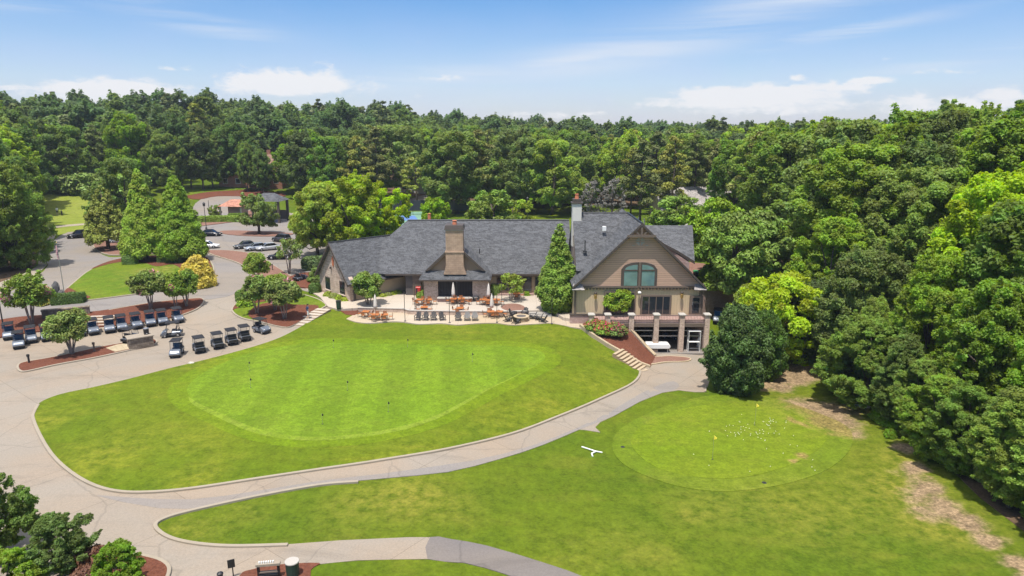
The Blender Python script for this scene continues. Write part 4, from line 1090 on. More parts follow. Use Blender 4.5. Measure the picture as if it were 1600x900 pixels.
# left mass beside the road
LM = 'trees of the left-hand clump beside the road'
for px, py, h, k, wd in [(24,420,15,'near3',.9),(-30,432,14,'near4',1.0),(50,398,11.5,'near0',.62),(8,392,18,'near4',.9),(-40,395,19,'near0',1.0),(36,376,14.5,'near3',.8),(0,372,19,'near1',1.0),(-70,380,20,'near3',1.1)]:
    p = gp(px, py); free(p[0], p[1], 5)
    tree(k, p[0], p[1], h, 'dark leafy tree of the dense clump left of the road with the black car', LM, wd)

# hand-placed trees in the middle distance
def tpx(key, px, py, h, label, group=None, wide=1.0):
    p = gp(px, py); free(p[0], p[1], 6); return tree(key, p[0], p[1], h, label, group, wide)
tpx('mid5', 715, 334, 18.5, 'large dark tree behind the main roof right of the tennis fence', None, 1.15)
tpx('pine2', 745, 332, 19, 'dark pine rising right beside the large tree behind the main roof', None, 1.1)
tpx('mid3', 690, 330, 16, 'dark tree leaning over the tennis fence', None, .9)
tpx('mid2', 862, 336, 16.5, 'large bright round tree behind the main roof, left of the white chimney', None, 1.05)
tpx('mid0', 905, 330, 15, 'bright round tree directly behind the white chimney', None, .95)
tpx('mid3', 822, 334, 17, 'dark tree between the pine and the bright round tree', None, .95)
tpx('pine0', 590, 318, 19, 'pine behind the maples, right one of two', None, 1.1)
tpx('pine2', 560, 320, 17, 'pine behind the maples, left one of two', None, 1.1)
tpx('mid4', 475, 312, 17, 'dark tall tree behind the parking lot gazebo', None, 1.0)
tpx('mid3', 515, 316, 16, 'dark broad tree between the gazebo and the pines', None, 1.0)
tpx('mid1', 412, 304, 12, 'green tree in front of the brick house, right one', None, .8)
tpx('mid3', 402, 297, 12, 'dark tree in front of the brick house, middle one', None, .8)
tpx('mid4', 388, 300, 13, 'dark tree in front of the brick house, left one', None, .7)
for px, h in [(1000, 17), (1022, 18.5), (1048, 17.5), (1082, 18), (1112, 17), (985, 15)]:
    p = at_z(px, 338, 2.6); y = p[1] * rw.uniform(.9, 1.05); x = p[0] * y / p[1]; free(x, y, 4.5)
    tree('pine%d' % rw.integers(0, 3), x, y, h, 'slender pine with a bare trunk behind the right roof', 'pines behind the right roof', 1.0)
for px, py in [(285,296),(318,297),(333,295),(352,292),(372,290),(300,296),(265,300)]:
    tpx('mid%d' % rw.integers(3, 6), px, py, rw.uniform(14, 19), 'dark shade tree in the row at the far end of the parking lot', 'shade trees beyond the parking lot', .85)
# the big wood: nearest ones as single trees, the rest as one mass
front = [(-60,400),(40,330),(70,300),(175,302),(270,298),(330,294),(420,296),(520,312),(600,314),(640,312),(700,326),(850,330),(960,326),(1060,330),(1140,350),(1200,345)]
FW = [gp(*f) for f in front]
fr = sorted((p[0] / p[1], math.hypot(p[0], p[1])) for p in FW)
def front_dist(a):
    return np.interp(a, [f[0] for f in fr], [f[1] for f in fr])
CLEAR = [(gp(402, 288)[:2], 17), (gp(660, 300)[:2], 14), (np.array([30., 150.]), 9), (gp(655, 330)[:2], 20), (np.array([52., 172.]), 13), (np.array([-56., 225.]), 20)]
cand = []
ang = rw.uniform(-.86, .80, 40000); rad_ = np.sqrt(rw.uniform(110 ** 2, 470 ** 2, 40000))
for a, r in zip(ang, rad_):
    y = r / math.sqrt(1 + a * a); x = a * y
    if r < front_dist(a) + 2: continue
    if a > .28 and y < 152: continue
    if x > -150 and -.69 < a < -.555 and r < 212: continue
    if any((x - c[0][0]) ** 2 + (y - c[0][1]) ** 2 < c[1] ** 2 for c in CLEAR): continue
    if not free(x, y, 7.0 if r < 260 else 8.4): continue
    cand.append((r, a, x, y))
cand.sort()
ZN = [(-.9, -.45, 'left-hand hillside beyond the fairway'), (-.45, -.22, 'wood beyond the parking lot and brick house'), (-.22, .02, 'wood beyond the tennis courts'), (.02, .22, 'wood beyond the main roof and white chimney'), (.22, .9, 'wood beyond the right roof')]
ni = 0; rest = []
for r, a, x, y in cand:
    ridge = 1.0 + .12 * math.sin(x * .05) 
    h = rw.uniform(14.5, 20.5) * (1.0 if r < 330 else .95) * (.92 if a > -.12 else 1)
    pine = rw.uniform() < (.14 if a < .0 else .22)
    zone = next(z[2] for z in ZN if z[0] <= a < z[1])
    if ni < 165 and r < 300:
        if pine: tree('pine%d' % rw.integers(0, 3), x, y, h * 1.05, 'dark pine among the trees of the ' + zone, 'pines of the ' + zone, rw.uniform(.95, 1.15))
        else:
            tree('mid%d' % rw.integers(0, 6), x, y, h, 'one of the broadleaf trees of the ' + zone, 'broadleaf trees of the ' + zone, rw.uniform(.85, 1.1))
        ni += 1
    else: rest.append((x, y, h, pine))
print('back wood individuals', ni, 'mass', len(rest))
VP, VN, VT, VM = [], [], [], []
xs = np.array([r[0] for r in rest]); ys = np.array([r[1] for r in rest]); zs = hz(xs, ys)
for (x, y, h, pine), z in zip(rest, zs):
    k = (6 + rw.integers(0, 3)) if pine else rw.integers(0, 6)
    P, N, T, mi = LOWP[k]; s = h / 17.5; a = rw.uniform(0, 6.28); c, sn = math.cos(a), math.sin(a)
    dist = math.hypot(x, y); kk = rw.permutation(len(P))[:int(len(P) * min(1, 300 / dist))]
    Rm = np.array([[c, -sn, 0], [sn, c, 0], [0, 0, 1]])
    VP.append(P[kk] @ Rm.T * s + np.array([x, y, z])); VN.append(N[kk] @ Rm.T); VT.append(np.clip(T[kk] * .6 + rw.uniform(0, .4), 0, 1)); VM.append(np.full(len(kk), mi))
me = leaf_mesh('far_wood', np.vstack(VP), np.vstack(VN), np.concatenate(VT), .6, [G['broad'], G['broad_dark'], G['pine']], .6, rw, mi=np.concatenate(VM))
o = bpy.data.objects.new('far_wood', me); COL.objects.link(o); o['kind'] = 'stuff'; o['label'] = 'distant mixed wood running up to the skyline'
print('far leaves', len(me.polygons))
# undergrowth at the wood's foot
for i in range(30):
    t_ = i / 29; y = 30 + 42 * t_ + rw.normal() * 1.6; x = 30.9 + rw.normal() * 1.1 + (1.0 if y > 60 else 0)
    plant('wild', 'undergrowth_bush', x, y, (lambda s: (s * rw.uniform(.8, 1.5), s, s * rw.uniform(.6, 1.3)))(rw.uniform(.2, .62)), rw.uniform(0, 6), 'low wild bush at the foot of the right-hand wood', 'bush', 'wild bushes along the right-hand wood')

for px, py, s, l in [(1112, 444, 1.0, 'leafy bush along the top of the yard wall, left one'), (1128, 450, 1.15, 'leafy bush along the top of the yard wall, middle one'), (1146, 455, 1.2, 'leafy bush along the top of the yard wall, right one')]:
    plant_px('wild', 'wall_bush', px, py, 2.4 * s, l, 'bush', None, None, 3.5, 1.0)
plant_px('small1', 'broadleaf_tree', 1142, 452, 8.6, 'bright leafy tree overhanging the yard wall, nearest the gabled wing', 'tree', None, 1.0, 3.4, .85)
# ------------------------------------------------------------------ the clubhouse
FZ = 1.25                      # upper patio / ground floor level
CH = empty('clubhouse', (0, 84, FZ), 'long tan clubhouse with grey shingle roofs, a brick gable end and a tall gabled wing', 'clubhouse')
ORG = (0, 84, FZ)
def part(name, mb, mat, parent=None, sm=False, bevel=0, label=None):
    o = mb.build(name, mat, parent or CH, ORG, smooth=sm, bevel=bevel)
    if label: o['label'] = label
    return o
def V3(*a): return np.array(a, float)
def slab(mb, quad, th, m=0):
    """a roof plane: polygon thickened downwards by th"""
    q = [np.array(p, float) for p in quad]
    n = np.cross(q[1] - q[0], q[2] - q[0]); n /= np.linalg.norm(n)
    if n[2] < 0: n = -n
    return mb.extr(q, -n * th, m)
TH = .16

# --- main hall: walls, hip at the left end, ridge parallel to the picture
MX0, MX1, MY0, MY1 = -12.0, 7.7, 84.7, 97.9
part('wall', MB().box((MX0 + MX1) / 2, (MY0 + MY1) / 2, .4, MX1 - MX0, MY1 - MY0, 3.75), MT['tan_wall'])
EV, RZ, RY = 4.10, 9.95, 91.1       # eave height, ridge height, ridge line
EY0, EY1 = 84.1, 98.3
k = (RZ - EV) / (RY - EY0)
rl = at_y(637, 346, RY)[0]           # left end of the ridge
EX0 = rl - (RY - EY0)
mr = MB()
slab(mr, [(EX0 - .02, EY0, EV), (7.65, EY0, EV), (7.65, RY, RZ), (rl, RY, RZ)], TH)
slab(mr, [(EX0 - .02, EY1, EV), (rl, RY, RZ), (7.65, RY, RZ), (7.65, EY1, EV)], TH)
slab(mr, [(EX0 - .02, EY0, EV), (rl, RY, RZ), (EX0 - .02, EY1, EV)], TH)
main_roof = part('roof', mr, MT['roof'])
part('ridge_cap', MB().tube([(rl, RY, RZ + .03), (7.6, RY, RZ + .03)], .10, 6), MT['metal_dark'], main_roof)
part('gutter', MB().box((EX0 + 3 + 7.2) / 2 + 1, EY0 - .06, EV - .20, 7.2 - EX0 - 5, .13, .16), MT['trim'])

# --- left wing, turned forty degrees, with its brick gable end
A = at_z(548, 471, FZ); B = at_z(502, 455, FZ)
bv = (B - A)[:2]; WW = np.linalg.norm(bv); bv = bv / WW; av = np.array([bv[1], -bv[0]])
if av[1] < 0: av = -av
def W(a, b, z): return (A[0] + av[0] * a + bv[0] * b, A[1] + av[1] * a + bv[1] * b, z)
WE, WR = FZ + 2.75, 8.15
L_ = 15.0
part('wing_wall', MB().extr([W(.05, .05, .5), W(.05, WW - .05, .5), W(.05, WW - .05, WE), W(.05, .05, WE)], (av[0] * L_, av[1] * L_, 0)), MT['tan_wall'])
gz = lambda b: WE + (WR - WE) * (1 - abs(b - WW / 2) / (WW / 2)) - .12
part('brick_gable_wall', MB().extr([W(-.06, -.06, .5), W(-.06, WW + .06, .5), W(-.06, WW + .06, WE - .05), W(-.06, WW / 2, WR - .2), W(-.06, -.06, WE - .05)], (av[0] * .55, av[1] * .55, 0)), MT['brick'])
wr = MB(); ov = .45; oh = .55
dz = (WR - WE) / (WW / 2) * ov
slab(wr, [W(-oh, -ov, WE - dz), W(L_, -ov, WE - dz), W(L_, WW / 2, WR), W(-oh, WW / 2, WR)], TH)
slab(wr, [W(-oh, WW + ov, WE - dz), W(-oh, WW / 2, WR), W(L_, WW / 2, WR), W(L_, WW + ov, WE - dz)], TH)
wing_roof = part('wing_roof', wr, MT['roof'])
part('ridge_cap', MB().tube([W(-oh, WW / 2, WR + .03), W(9, WW / 2, WR + .03)], .09, 6), MT['metal_dark'], wing_roof)
rk = MB()
for s in (0, 1):
    b0 = -ov if s == 0 else WW + ov
    rk.extr([W(-oh - .05, b0, WE - dz - .30), W(-oh - .05, b0, WE - dz + .02), W(-oh - .05, WW / 2, WR + .03), W(-oh - .05, WW / 2, WR - .32)], (av[0] * .10, av[1] * .10, 0))
part('bargeboard', rk, MT['trim'], wing_roof)
part('gutter', MB().extr([W(-oh, -ov - .1, WE - dz - .2), W(-oh, -ov + .04, WE - dz - .2), W(-oh, -ov + .04, WE - dz - .02), W(-oh, -ov - .1, WE - dz - .02)], (av[0] * 8, av[1] * 8, 0)), MT['trim'], wing_roof)
for b in (1.75, WW - 2.05):
    w_ = part('window', MB().extr([W(-.10, b - .62, FZ + .62), W(-.10, b + .62, FZ + .62), W(-.10, b + .62, FZ + 2.25), W(-.10, b - .62, FZ + 2.25)], (av[0] * .12, av[1] * .12, 0)), MT['trim'])
    part('pane', MB().extr([W(-.115, b - .52, FZ + .72), W(-.115, b + .52, FZ + .72), W(-.115, b + .52, FZ + 2.15), W(-.115, b - .52, FZ + 2.15)], (av[0] * .05, av[1] * .05, 0)), MT['glass'], w_)
    part('sill', MB().extr([W(-.22, b - .75, FZ + .48), W(-.22, b + .75, FZ + .48), W(-.22, b + .75, FZ + .60), W(-.22, b - .75, FZ + .60)], (av[0] * .2, av[1] * .2, 0)), MT['brick'], w_)
v_ = MB(); bq = WW / 2
v_.extr([W(-.12, bq - .22, FZ + 4.1), W(-.12, bq, FZ + 3.8), W(-.12, bq + .22, FZ + 4.1), W(-.12, bq + .22, FZ + 4.9), W(-.12, bq, FZ + 5.15), W(-.12, bq - .22, FZ + 4.9)], (av[0] * .1, av[1] * .1, 0))
part('louvred_vent', v_, MT['terracotta'], label='narrow rust brown louvred vent high in the brick gable')
part('gable_lamp', MB().box(*W(-.2, bq + .5, FZ + 3.55)[:2], FZ + 3.5, .2, .2, .25), MT['trim'])
cp = MB()
for b in (-.1, WW + .1):
    x, y, _ = W(-.14, b, 0); cp.box(x, y, FZ - .3, .34, .34, 2.9, math.atan2(av[1], av[0]))
part('corner_post', MB().box(*W(.52, -.1, 0)[:2], FZ - .3, .24, .24, 2.95, math.atan2(av[1], av[0])), MT['trim'])
# tan front wall panel and dark recess with doorway
x0 = at_y(605, 440, 85.2)[0]; x1 = at_y(635, 440, 84.6)[0]
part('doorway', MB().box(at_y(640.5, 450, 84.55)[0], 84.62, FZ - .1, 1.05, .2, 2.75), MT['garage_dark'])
part('wall_panel', MB().box(at_y(652, 450, 84.5)[0], 84.5, FZ - .1, 1.1, .3, 2.75), MT['trim_mid'])

# --- hearth pavilion with its big chimney
py_ = 81.75
PX = lambda px: at_y(px, 440, py_)[0]
cx = at_y(710.7, 400, py_)[0]
for a, b in ((662, 684), (738, 762)):
    x0, x1 = PX(a), PX(b)
    part('brick_pier', MB().box((x0 + x1) / 2, py_ + 1.5, FZ - .3, x1 - x0, 3.0, 2.95), MT['brick'])
x0, x1 = PX(684), PX(738)
part('sliding_panel', MB().box((x0 + x1) / 2, py_ + .35, FZ + .38, x1 - x0, .2, 2.2), MT['dark_panel'], label='wide charcoal panel closing the hearth opening')
part('hearth', MB().box((x0 + x1) / 2, py_ - .05, FZ - .2, x1 - x0 + .05, 1.5, .62), MT['brick_pink'])
part('hearth_cap', MB().box((x0 + x1) / 2, py_ - .1, FZ + .43, x1 - x0 + .1, 1.7, .07), MT['cap_stone'])
part('lintel', MB().box((x0 + x1) / 2, py_ + .18, FZ + 2.52, x1 - x0, .4, .25), MT['trim'])
hw = 3.95; hz0 = at_y(655, 437, 81.1)[2]; hz1 = at_y(664, 423, py_ + .15)[2]
sk = MB()      # skirt roof under the pediment
X0, X1 = at_y(654.5, 437, 81.0)[0], at_y(767, 437, 81.0)[0]
xi0, xi1 = at_y(664, 423, 82.0)[0], at_y(757.5, 423, 82.0)[0]
slab(sk, [(X0, 81.0, hz0), (X1, 81.0, hz0), (xi1, 82.0, hz1), (xi0, 82.0, hz1)], .12)
part('skirt_roof', sk, MT['roof'])
part('gutter', MB().box((X0 + X1) / 2, 80.97, hz0 - .17, X1 - X0, .12, .14), MT['trim'])
ap = at_y(710.7, 379.5, 81.75); zA = ap[2]; hb = (xi1 - xi0) / 2
pr = MB(); Yb = 90.2
sl = (zA - hz1) / hb
for s in (-1, 1):
    xe = cx + s * (hb + .75); ze = hz1 - .75 * sl
    slab(pr, [(cx, 81.7, zA), (cx + s * hb, 81.7, hz1), (cx + s * hb, Yb, hz1), (cx, Yb, zA)], .14)
    slab(pr, [(cx + s * hb, 82.0, hz1), (xe, 81.0, hz0 + .02), (xe, 85.5, hz0 + .02), (cx + s * hb, 85.5, hz1)], .14)
ped_roof = part('pediment_roof', pr, MT['roof'])
pb = MB()
for s in (-1, 1):
    pb.extr([(cx, 81.62, zA + .02), (cx + s * (hb + .02), 81.62, hz1 + .02), (cx + s * (hb - .35), 81.62, hz1 + .02), (cx, 81.62, zA - .42)], (0, .12, 0))
part('bargeboard', pb, MT['trim'], ped_roof)
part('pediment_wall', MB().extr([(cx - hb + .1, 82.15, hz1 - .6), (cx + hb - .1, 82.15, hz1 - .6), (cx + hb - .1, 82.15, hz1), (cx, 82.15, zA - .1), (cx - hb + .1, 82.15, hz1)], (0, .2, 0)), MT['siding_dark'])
zc1 = at_y(710, 360, 81.5)[2]; zc0 = at_y(710, 393.5, 81.5)[2]
ch = MB(); w1 = (at_y(724.5, 375, 81.5)[0] - at_y(697.5, 375, 81.5)[0]) / 2
ch.box(cx, 82.3, zc0, 2 * w1, 1.9, zc1 - zc0)
ch.box(cx, 82.25, hz1 + .75, 2 * w1 + .06, 1.95, zc0 - hz1 - .75)
y0_ = 81.30
ch.add([(cx - w1 - .34, y0_, hz1 - .35), (cx + w1 + .34, y0_, hz1 - .35), (cx + w1 + .34, 83, hz1 - .35), (cx - w1 - .34, 83, hz1 - .35),
        (cx - w1 - .03, 81.27, hz1 + .75), (cx + w1 + .03, 81.27, hz1 + .75), (cx + w1 + .03, 83, hz1 + .75), (cx - w1 - .03, 83, hz1 + .75)], [(3,2,1,0),(4,5,6,7),(0,1,5,4),(1,2,6,5),(2,3,7,6),(3,0,4,7)])
chim = part('chimney', ch, MT['brick_tan'], label='broad tan brick chimney with a dark cap')
part('band', MB().box(cx, 82.25, zc0 - .08, 2 * w1 + .2, 2.1, .16), MT['brick_tan'], chim)
part('chimney_cap', MB().box(cx, 82.3, zc1 + .12, 2 * w1 + .3, 2.2, .50, taper=.9), MT['trim'], chim)
part('flashing', MB().box(cx, 82.3, zc1, 2 * w1 + .14, 2.04, .12), MT['cap_stone'], chim)
part('chimney_pot', MB().lathe((cx, 82.3, zc1 + .6), [(.28, 0), (.24, .45), (.30, .5), (.22, .52)]), MT['terracotta'], chim)
part('flue_pot', MB().lathe((at_y(671, 344, 93)[0], 93, 9.0), [(.25, 0), (.22, 1.55), (.27, 1.6), (.2, 1.62)]), MT['terracotta'])

# --- glazed patio front right of the hearth
gx0, gx1 = at_y(772, 450, 84.6)[0], at_y(846, 450, 84.6)[0]
part('fascia', MB().box((gx0 + gx1) / 2, 84.60, FZ + 2.42, gx1 - gx0 + 4, .22, .34), MT['trim_mid'])
for a, b, zz in ((776, 812, .55), (817, 831, .5), (835.5, 853, 0.02)):
    xa, xb = at_y(a, 450, 84.6)[0], at_y(b, 450, 84.6)[0]
    f_ = part('window', MB().box((xa + xb) / 2, 84.64, FZ + zz, xb - xa, .18, 2.4 - zz), MT['trim_mid'])
    part('pane', MB().box((xa + xb) / 2, 84.56, FZ + zz + .1, xb - xa - .16, .06, 2.22 - zz), MT['glass'], f_)
part('brick_base', MB().box((gx0 + gx1) / 2 - .3, 84.5, FZ - .3, gx1 - gx0 - 1.4, .5, .55), MT['brick_pink'])

# --- the tall gabled wing
GY = 73.0; gc = 13.85; hwall = 6.95; EZ = 5.15; AZ = 12.1
RYF = 72.25; RYB = 81.5
heave = 7.2
part('gable_block', MB().extr([(gc - hwall, GY, FZ - .1), (gc + hwall, GY, FZ - .1), (gc + hwall, GY, EZ), (gc - hwall, GY, EZ)], (0, 12, 0)), MT['board'])
zslope = (AZ - EZ) / heave
part('gable_wall', MB().extr([(gc - hwall, GY - .08, EZ), (gc + hwall, GY - .08, EZ), (gc, GY - .08, EZ + zslope * hwall - .02)], (0, .5, 0)), MT['siding'])
gr = MB()
slab(gr, [(gc - heave - .05, RYF, EZ - .05), (gc - heave - .05, 86, EZ - .05), (gc, 86, AZ), (gc, RYF, AZ)], .2)
slab(gr, [(gc + heave + .05, RYF, EZ - .05), (gc, RYF, AZ), (gc, 84, AZ), (gc + heave + .05, 84, EZ - .05)], .2)
g_roof = part('gable_roof', gr, MT['roof'])
part('ridge_cap', MB().tube([(gc, RYF, AZ + .03), (gc, RYB, AZ + .03)], .10, 6), MT['metal_dark'], g_roof)
bb = MB()
for s in (-1, 1):
    xe = gc + s * (heave + .08)
    bb.extr([(xe, RYF - .06, EZ - .26), (xe, RYF - .06, EZ - .02), (gc, RYF - .06, AZ + .05), (gc, RYF - .06, AZ - .26)], (0, .13, 0))
part('bargeboard', bb, MT['trim'], g_roof)
# king-post truss in the peak
tz = at_y(1000, 368.5, RYF)[2]; th_ = (AZ - tz) / zslope
tr = MB().box(gc, RYF - .02, tz - .16, 2 * th_ + .3, .16, .26).box(gc, RYF + .05, tz, .22, .14, AZ - tz - .2)
for s in (-1, 1):
    tr.extr([(gc + s * .15, RYF, tz + .12), (gc + s * .38, RYF, tz + .12), (gc + s * th_ * .58, RYF, tz + (AZ - tz) * .40), (gc + s * th_ * .50, RYF, tz + (AZ - tz) * .50)], (0, .12, 0))
part('peak_truss', tr, MT['trim_mid'], g_roof)
# pale rosette under the peak
rz_ = at_y(1000, 377, GY)[2]; ro = MB()
for a, b in ((-1, 1), (1, 1), (-1, -1), (1, -1)):
    ro.extr([(gc + a * .08, GY - .14, rz_ + b * .07), (gc + a * .5, GY - .14, rz_ + b * .07), (gc + a * .08, GY - .14, rz_ + b * .5)], (0, .08, 0))
for s in (-1, 1): ro.box(gc + s * .72, GY - .1, rz_ - .5, .3, .08, .10)
part('rosette', ro, MT['cap_stone'])
# eave returns
for s in (-1, 1):
    e_ = MB(); xo = gc + s * (heave + .12); xi = gc + s * (heave - 1.25)
    slab(e_, [(xo, RYF - .1, EZ - .28), (xi, RYF - .1, EZ - .28), (xi + s * .25, GY - .05, EZ + .22), (xo - s * .2, GY - .05, EZ + .22)], .14)
    part('eave_return', e_, MT['roof_pale'])
# lintel band with dentils
bd = MB().box(gc, GY - .16, EZ - .20, 2 * hwall, .2, .2)
part('band', bd, MT['trim_mid'])
dn = MB()
for i in range(34): dn.box(gc - 6.0 + i * .365, GY - .12, EZ - .42, .2, .16, .2)
part('dentil_row', dn, MT['trim_mid'])
# arched pair of windows
def arch_poly(x0, x1, z0, z1, zt, side, n=8):
    """a window whose top rises from z1 at the outer edge to zt at the inner edge (side +1: inner is right)"""
    pts = [(x0, z0), (x1, z0)]
    for i in range(n + 1):
        t = i / n; x = x1 + (x0 - x1) * t
        u = (x - x0) / (x1 - x0) if side > 0 else (x1 - x) / (x1 - x0)     # 0 outer .. 1 inner
        pts.append((x, z1 + (zt - z1) * math.sqrt(max(0, 1 - (1 - u) ** 2))))
    return pts
gpx = lambda px, py: at_y(px, py, GY - .1)
xl, xr = gpx(970.5, 430)[0], gpx(1026.5, 430)[0]; z0 = gpx(1000, 449)[2]; z1 = gpx(1000, 421)[2]; zt = gpx(1000, 409.5)[2]
fr_ = []
for i in range(13):
    t_ = -1 + 2 * i / 12; fr_.append((xr + (xl - xr) * i / 12, z1 + (zt - z1) * math.sqrt(max(0, 1 - t_ * t_))))
wf = part('arched_window', MB().extr([(xl, GY - .20, z0), (xr, GY - .20, z0)] + [(x, GY - .20, z) for x, z in fr_], (0, .2, 0)), MT['trim'])
for a, b, side in ((975, 995.5, 1), (1002.5, 1022.5, -1)):
    xa, xb = gpx(a, 430)[0], gpx(b, 430)[0]; q = arch_poly(xa, xb, gpx(1000, 446)[2], gpx(1000, 422.5)[2], gpx(1000, 413.5)[2], side)
    part('pane', MB().extr([(x, GY - .23, z) for x, z in q], (0, .05, 0)), MT['glass_teal'], wf)
    part('transom', MB().box((xa + xb) / 2, GY - .25, gpx(1000, 423)[2], xb - xa, .06, .14), MT['trim'], wf)
part('mullion', MB().box((gpx(999, 430)[0]), GY - .24, z0 + .1, .22, .1, zt - z0 - .1), MT['trim_mid'], wf)
# lower openings
for a, b, t_, bt, np_ in ((944, 993, 455, 491, 3), (1001, 1049, 461, 491.5, 4)):
    xa, xb = gpx(a, 470)[0], gpx(b, 470)[0]; zt_, zb = gpx(1000, t_)[2], gpx(1000, bt)[2]
    f_ = part('glazed_doors', MB().box((xa + xb) / 2, GY - .06, zb, xb - xa, .2, zt_ - zb), MT['trim_mid'])
    wdt = (xb - xa - .3) / np_
    for i in range(np_):
        part('pane', MB().box(xa + .15 + wdt * (i + .5), GY - .15, zb + .12, wdt - .10, .06, zt_ - zb - .3), MT['glass'], f_)
xa, xb = gpx(1077.5, 470)[0], gpx(1098.5, 470)[0]; zt_, zb = gpx(1000, 462)[2], gpx(1000, 491.5)[2]
d_ = part('door', MB().box((xa + xb) / 2, GY - .06, zb, xb - xa, .2, zt_ - zb), MT['trim_mid'])
part('pane', MB().box((xa + xb) / 2, GY - .15, zb + .2, (xb - xa) * .56, .06, zt_ - zb - .45), MT['glass'], d_)
part('handle', MB().box(xa + .28, GY - .2, zb + 1.1, .06, .1, .3), MT['steel'], d_)
zb = gpx(1000, 491.5)[2]
part('brick_plinth', MB().box(gpx(906, 490)[0] + 1.0, GY - .12, FZ - .4, 4.2, .3, zb - FZ + .4), MT['brick_pink'])
part('plinth_cap', MB().box(gpx(906, 490)[0] + 1.0, GY - .16, zb, 4.3, .4, .10), MT['trim'])
for px, py in ((930, 465), (1064.5, 464)):
    p = gpx(px, py); s_ = part('wall_lamp', MB().box(p[0], GY - .22, p[2] - .1, .09, .34, .1).lathe((p[0], GY - .36, p[2] - .12), [(.05, 0), (.15, .10), (.19, .50), (.08, .56)], 8), MT['gold'])
    part('lamp_shade', MB().lathe((p[0], GY - .36, p[2] + .46), [(.14, 0), (.17, .12), (.10, .22)], 8), MT['trim'], s_)
p = gpx(998.5, 457); part('floodlight', MB().box(p[0], GY - .2, p[2] - .1, .12, .3, .12).ball((p[0], GY - .38, p[2] + .05), (.2, .2, .16)), MT['white'])
part('corner_board', MB().box(gc + hwall - .05, GY - .04, FZ, .26, .3, EZ - FZ - .4), MT['trim_mid'])
part('corner_board', MB().box(gc - hwall + .05, GY - .04, FZ, .2, .3, EZ - FZ - .4), MT['trim_mid'])
part('downpipe', MB().cyl((gc + hwall + .06, GY - .14, FZ), (gc + hwall + .06, GY - .14, EZ - .3), .06, n=8), MT['trim'])

# --- cross roof behind the gable, white chimney, side roof
RXL = 7.6
cr = MB(); zb_ = 6.3
yb_ = RYB - (AZ - zb_) / .9425
slab(cr, [(RXL - .35, yb_, zb_), (gc, yb_, zb_), (gc, RYB, AZ), (RXL - .35, RYB, AZ)], .18)
slab(cr, [(RXL - .35, RYB, AZ), (gc, RYB, AZ), (gc, RYB + 8, 4.6), (RXL - .35, RYB + 8, 4.6)], .18)
cross = part('cross_roof', cr, MT['roof'])
part('ridge_cap', MB().tube([(RXL - .3, RYB, AZ + .03), (gc, RYB, AZ + .03)], .09, 6), MT['metal_dark'], cross)
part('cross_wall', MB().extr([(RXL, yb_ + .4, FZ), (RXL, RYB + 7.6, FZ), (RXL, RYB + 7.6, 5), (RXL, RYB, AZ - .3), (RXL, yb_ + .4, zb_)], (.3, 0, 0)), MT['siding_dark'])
part('rear_block', MB().box(gc + .2, 88, .5, 13.0, 14, 4.2), MT['tan_wall'])
wx0, wx1 = at_y(894.5, 330, 80.6)[0], at_y(908.8, 330, 80.6)[0]
ztop = at_y(900, 318.5, 80.6)[2]
wc = part('chimney', MB().box((wx0 + wx1) / 2, 81.2, 8.2, wx1 - wx0, 1.2, ztop - 8.2), MT['stucco'], label='white stucco chimney with a dark cap')
part('chimney_cap', MB().box((wx0 + wx1) / 2, 81.2, ztop, wx1 - wx0 + .25, 1.45, .16).box((wx0 + wx1) / 2, 81.2, ztop + .16, wx1 - wx0 - .1, 1.1, .38), MT['trim'], wc)
part('chimney_pot', MB().lathe(((wx0 + wx1) / 2, 81.2, ztop + .54), [(.26, 0), (.2, .5), (.26, .55), (.2, .57)]), MT['terracotta'], wc)
part('downpipe', MB().cyl((RXL - .3, yb_ + 1.6, FZ + 4), (RXL - .3, 80.6, 9.5), .05), MT['trim'])
part('roof_vent', MB().box(*at_y(944, 357, 78.9)[:2], at_y(944, 357, 78.9)[2] - .25, .42, .4, .5), MT['white'])
p = at_y(914, 391, 76.9); part('vent_pipe', MB().cyl((p[0], p[1], p[2] - .2), (p[0], p[1], p[2] + 1.15), .06).box(p[0], p[1], p[2] - .2, .42, .42, .16), MT['metal_dark'])
for px, py, Y in ((997.5, 345, 84.5), (1006.5, 347, 84.5)):
    p = at_y(px, py, Y); part('vent_pipe', MB().cyl((p[0], Y, p[2] - 2.5), (p[0], Y, p[2] + .45), .07), MT['steel'])
p = at_y(749, 394, 85); part('vent_pipe', MB().cyl((p[0], 85.6, p[2] - .3), (p[0], 85.6, p[2] + .35), .07), MT['metal_dark'])
# side roof to the right of the gable ridge
P1 = at_y(1003, 352, 82.4); P2 = at_y(1082, 352, 82.4); P3 = at_y(1085.5, 408.5, 76.2)
kk = (P1[2] - P3[2]) / (82.4 - 76.2)
def on_side(px, py):
    d = ray(px, py); t_ = (P1[2] - CZ - kk * 82.4) / (d[2] - kk * d[1]); return np.array([d[0] * t_, d[1] * t_, CZ + d[2] * t_])
S4, S5, S6 = on_side(1060, 392.5), on_side(1038, 381), on_side(1018, 366)
sr = MB(); slab(sr, [P1, P2, P3, S4, S5, S6], .2)
slab(sr, [P1, P2, (P2[0], 90, 6.5), (P1[0], 90, 6.5)], .2)
side = part('side_roof', sr, MT['roof'])
bb = MB()
for a, b in ((P3, S4), (S4, S5), (S5, S6)):
    bb.extr([a + V3(0, -.06, -.32), a + V3(0, -.06, .02), b + V3(0, -.06, .02), b + V3(0, -.06, -.32)], (0, .12, 0))
part('bargeboard', bb, MT['trim'], side)
w3, w4, w6 = P3 + V3(-.5, .35, -.25), S4 + V3(-.3, .35, -.25), S6 + V3(0, .35, -.3)
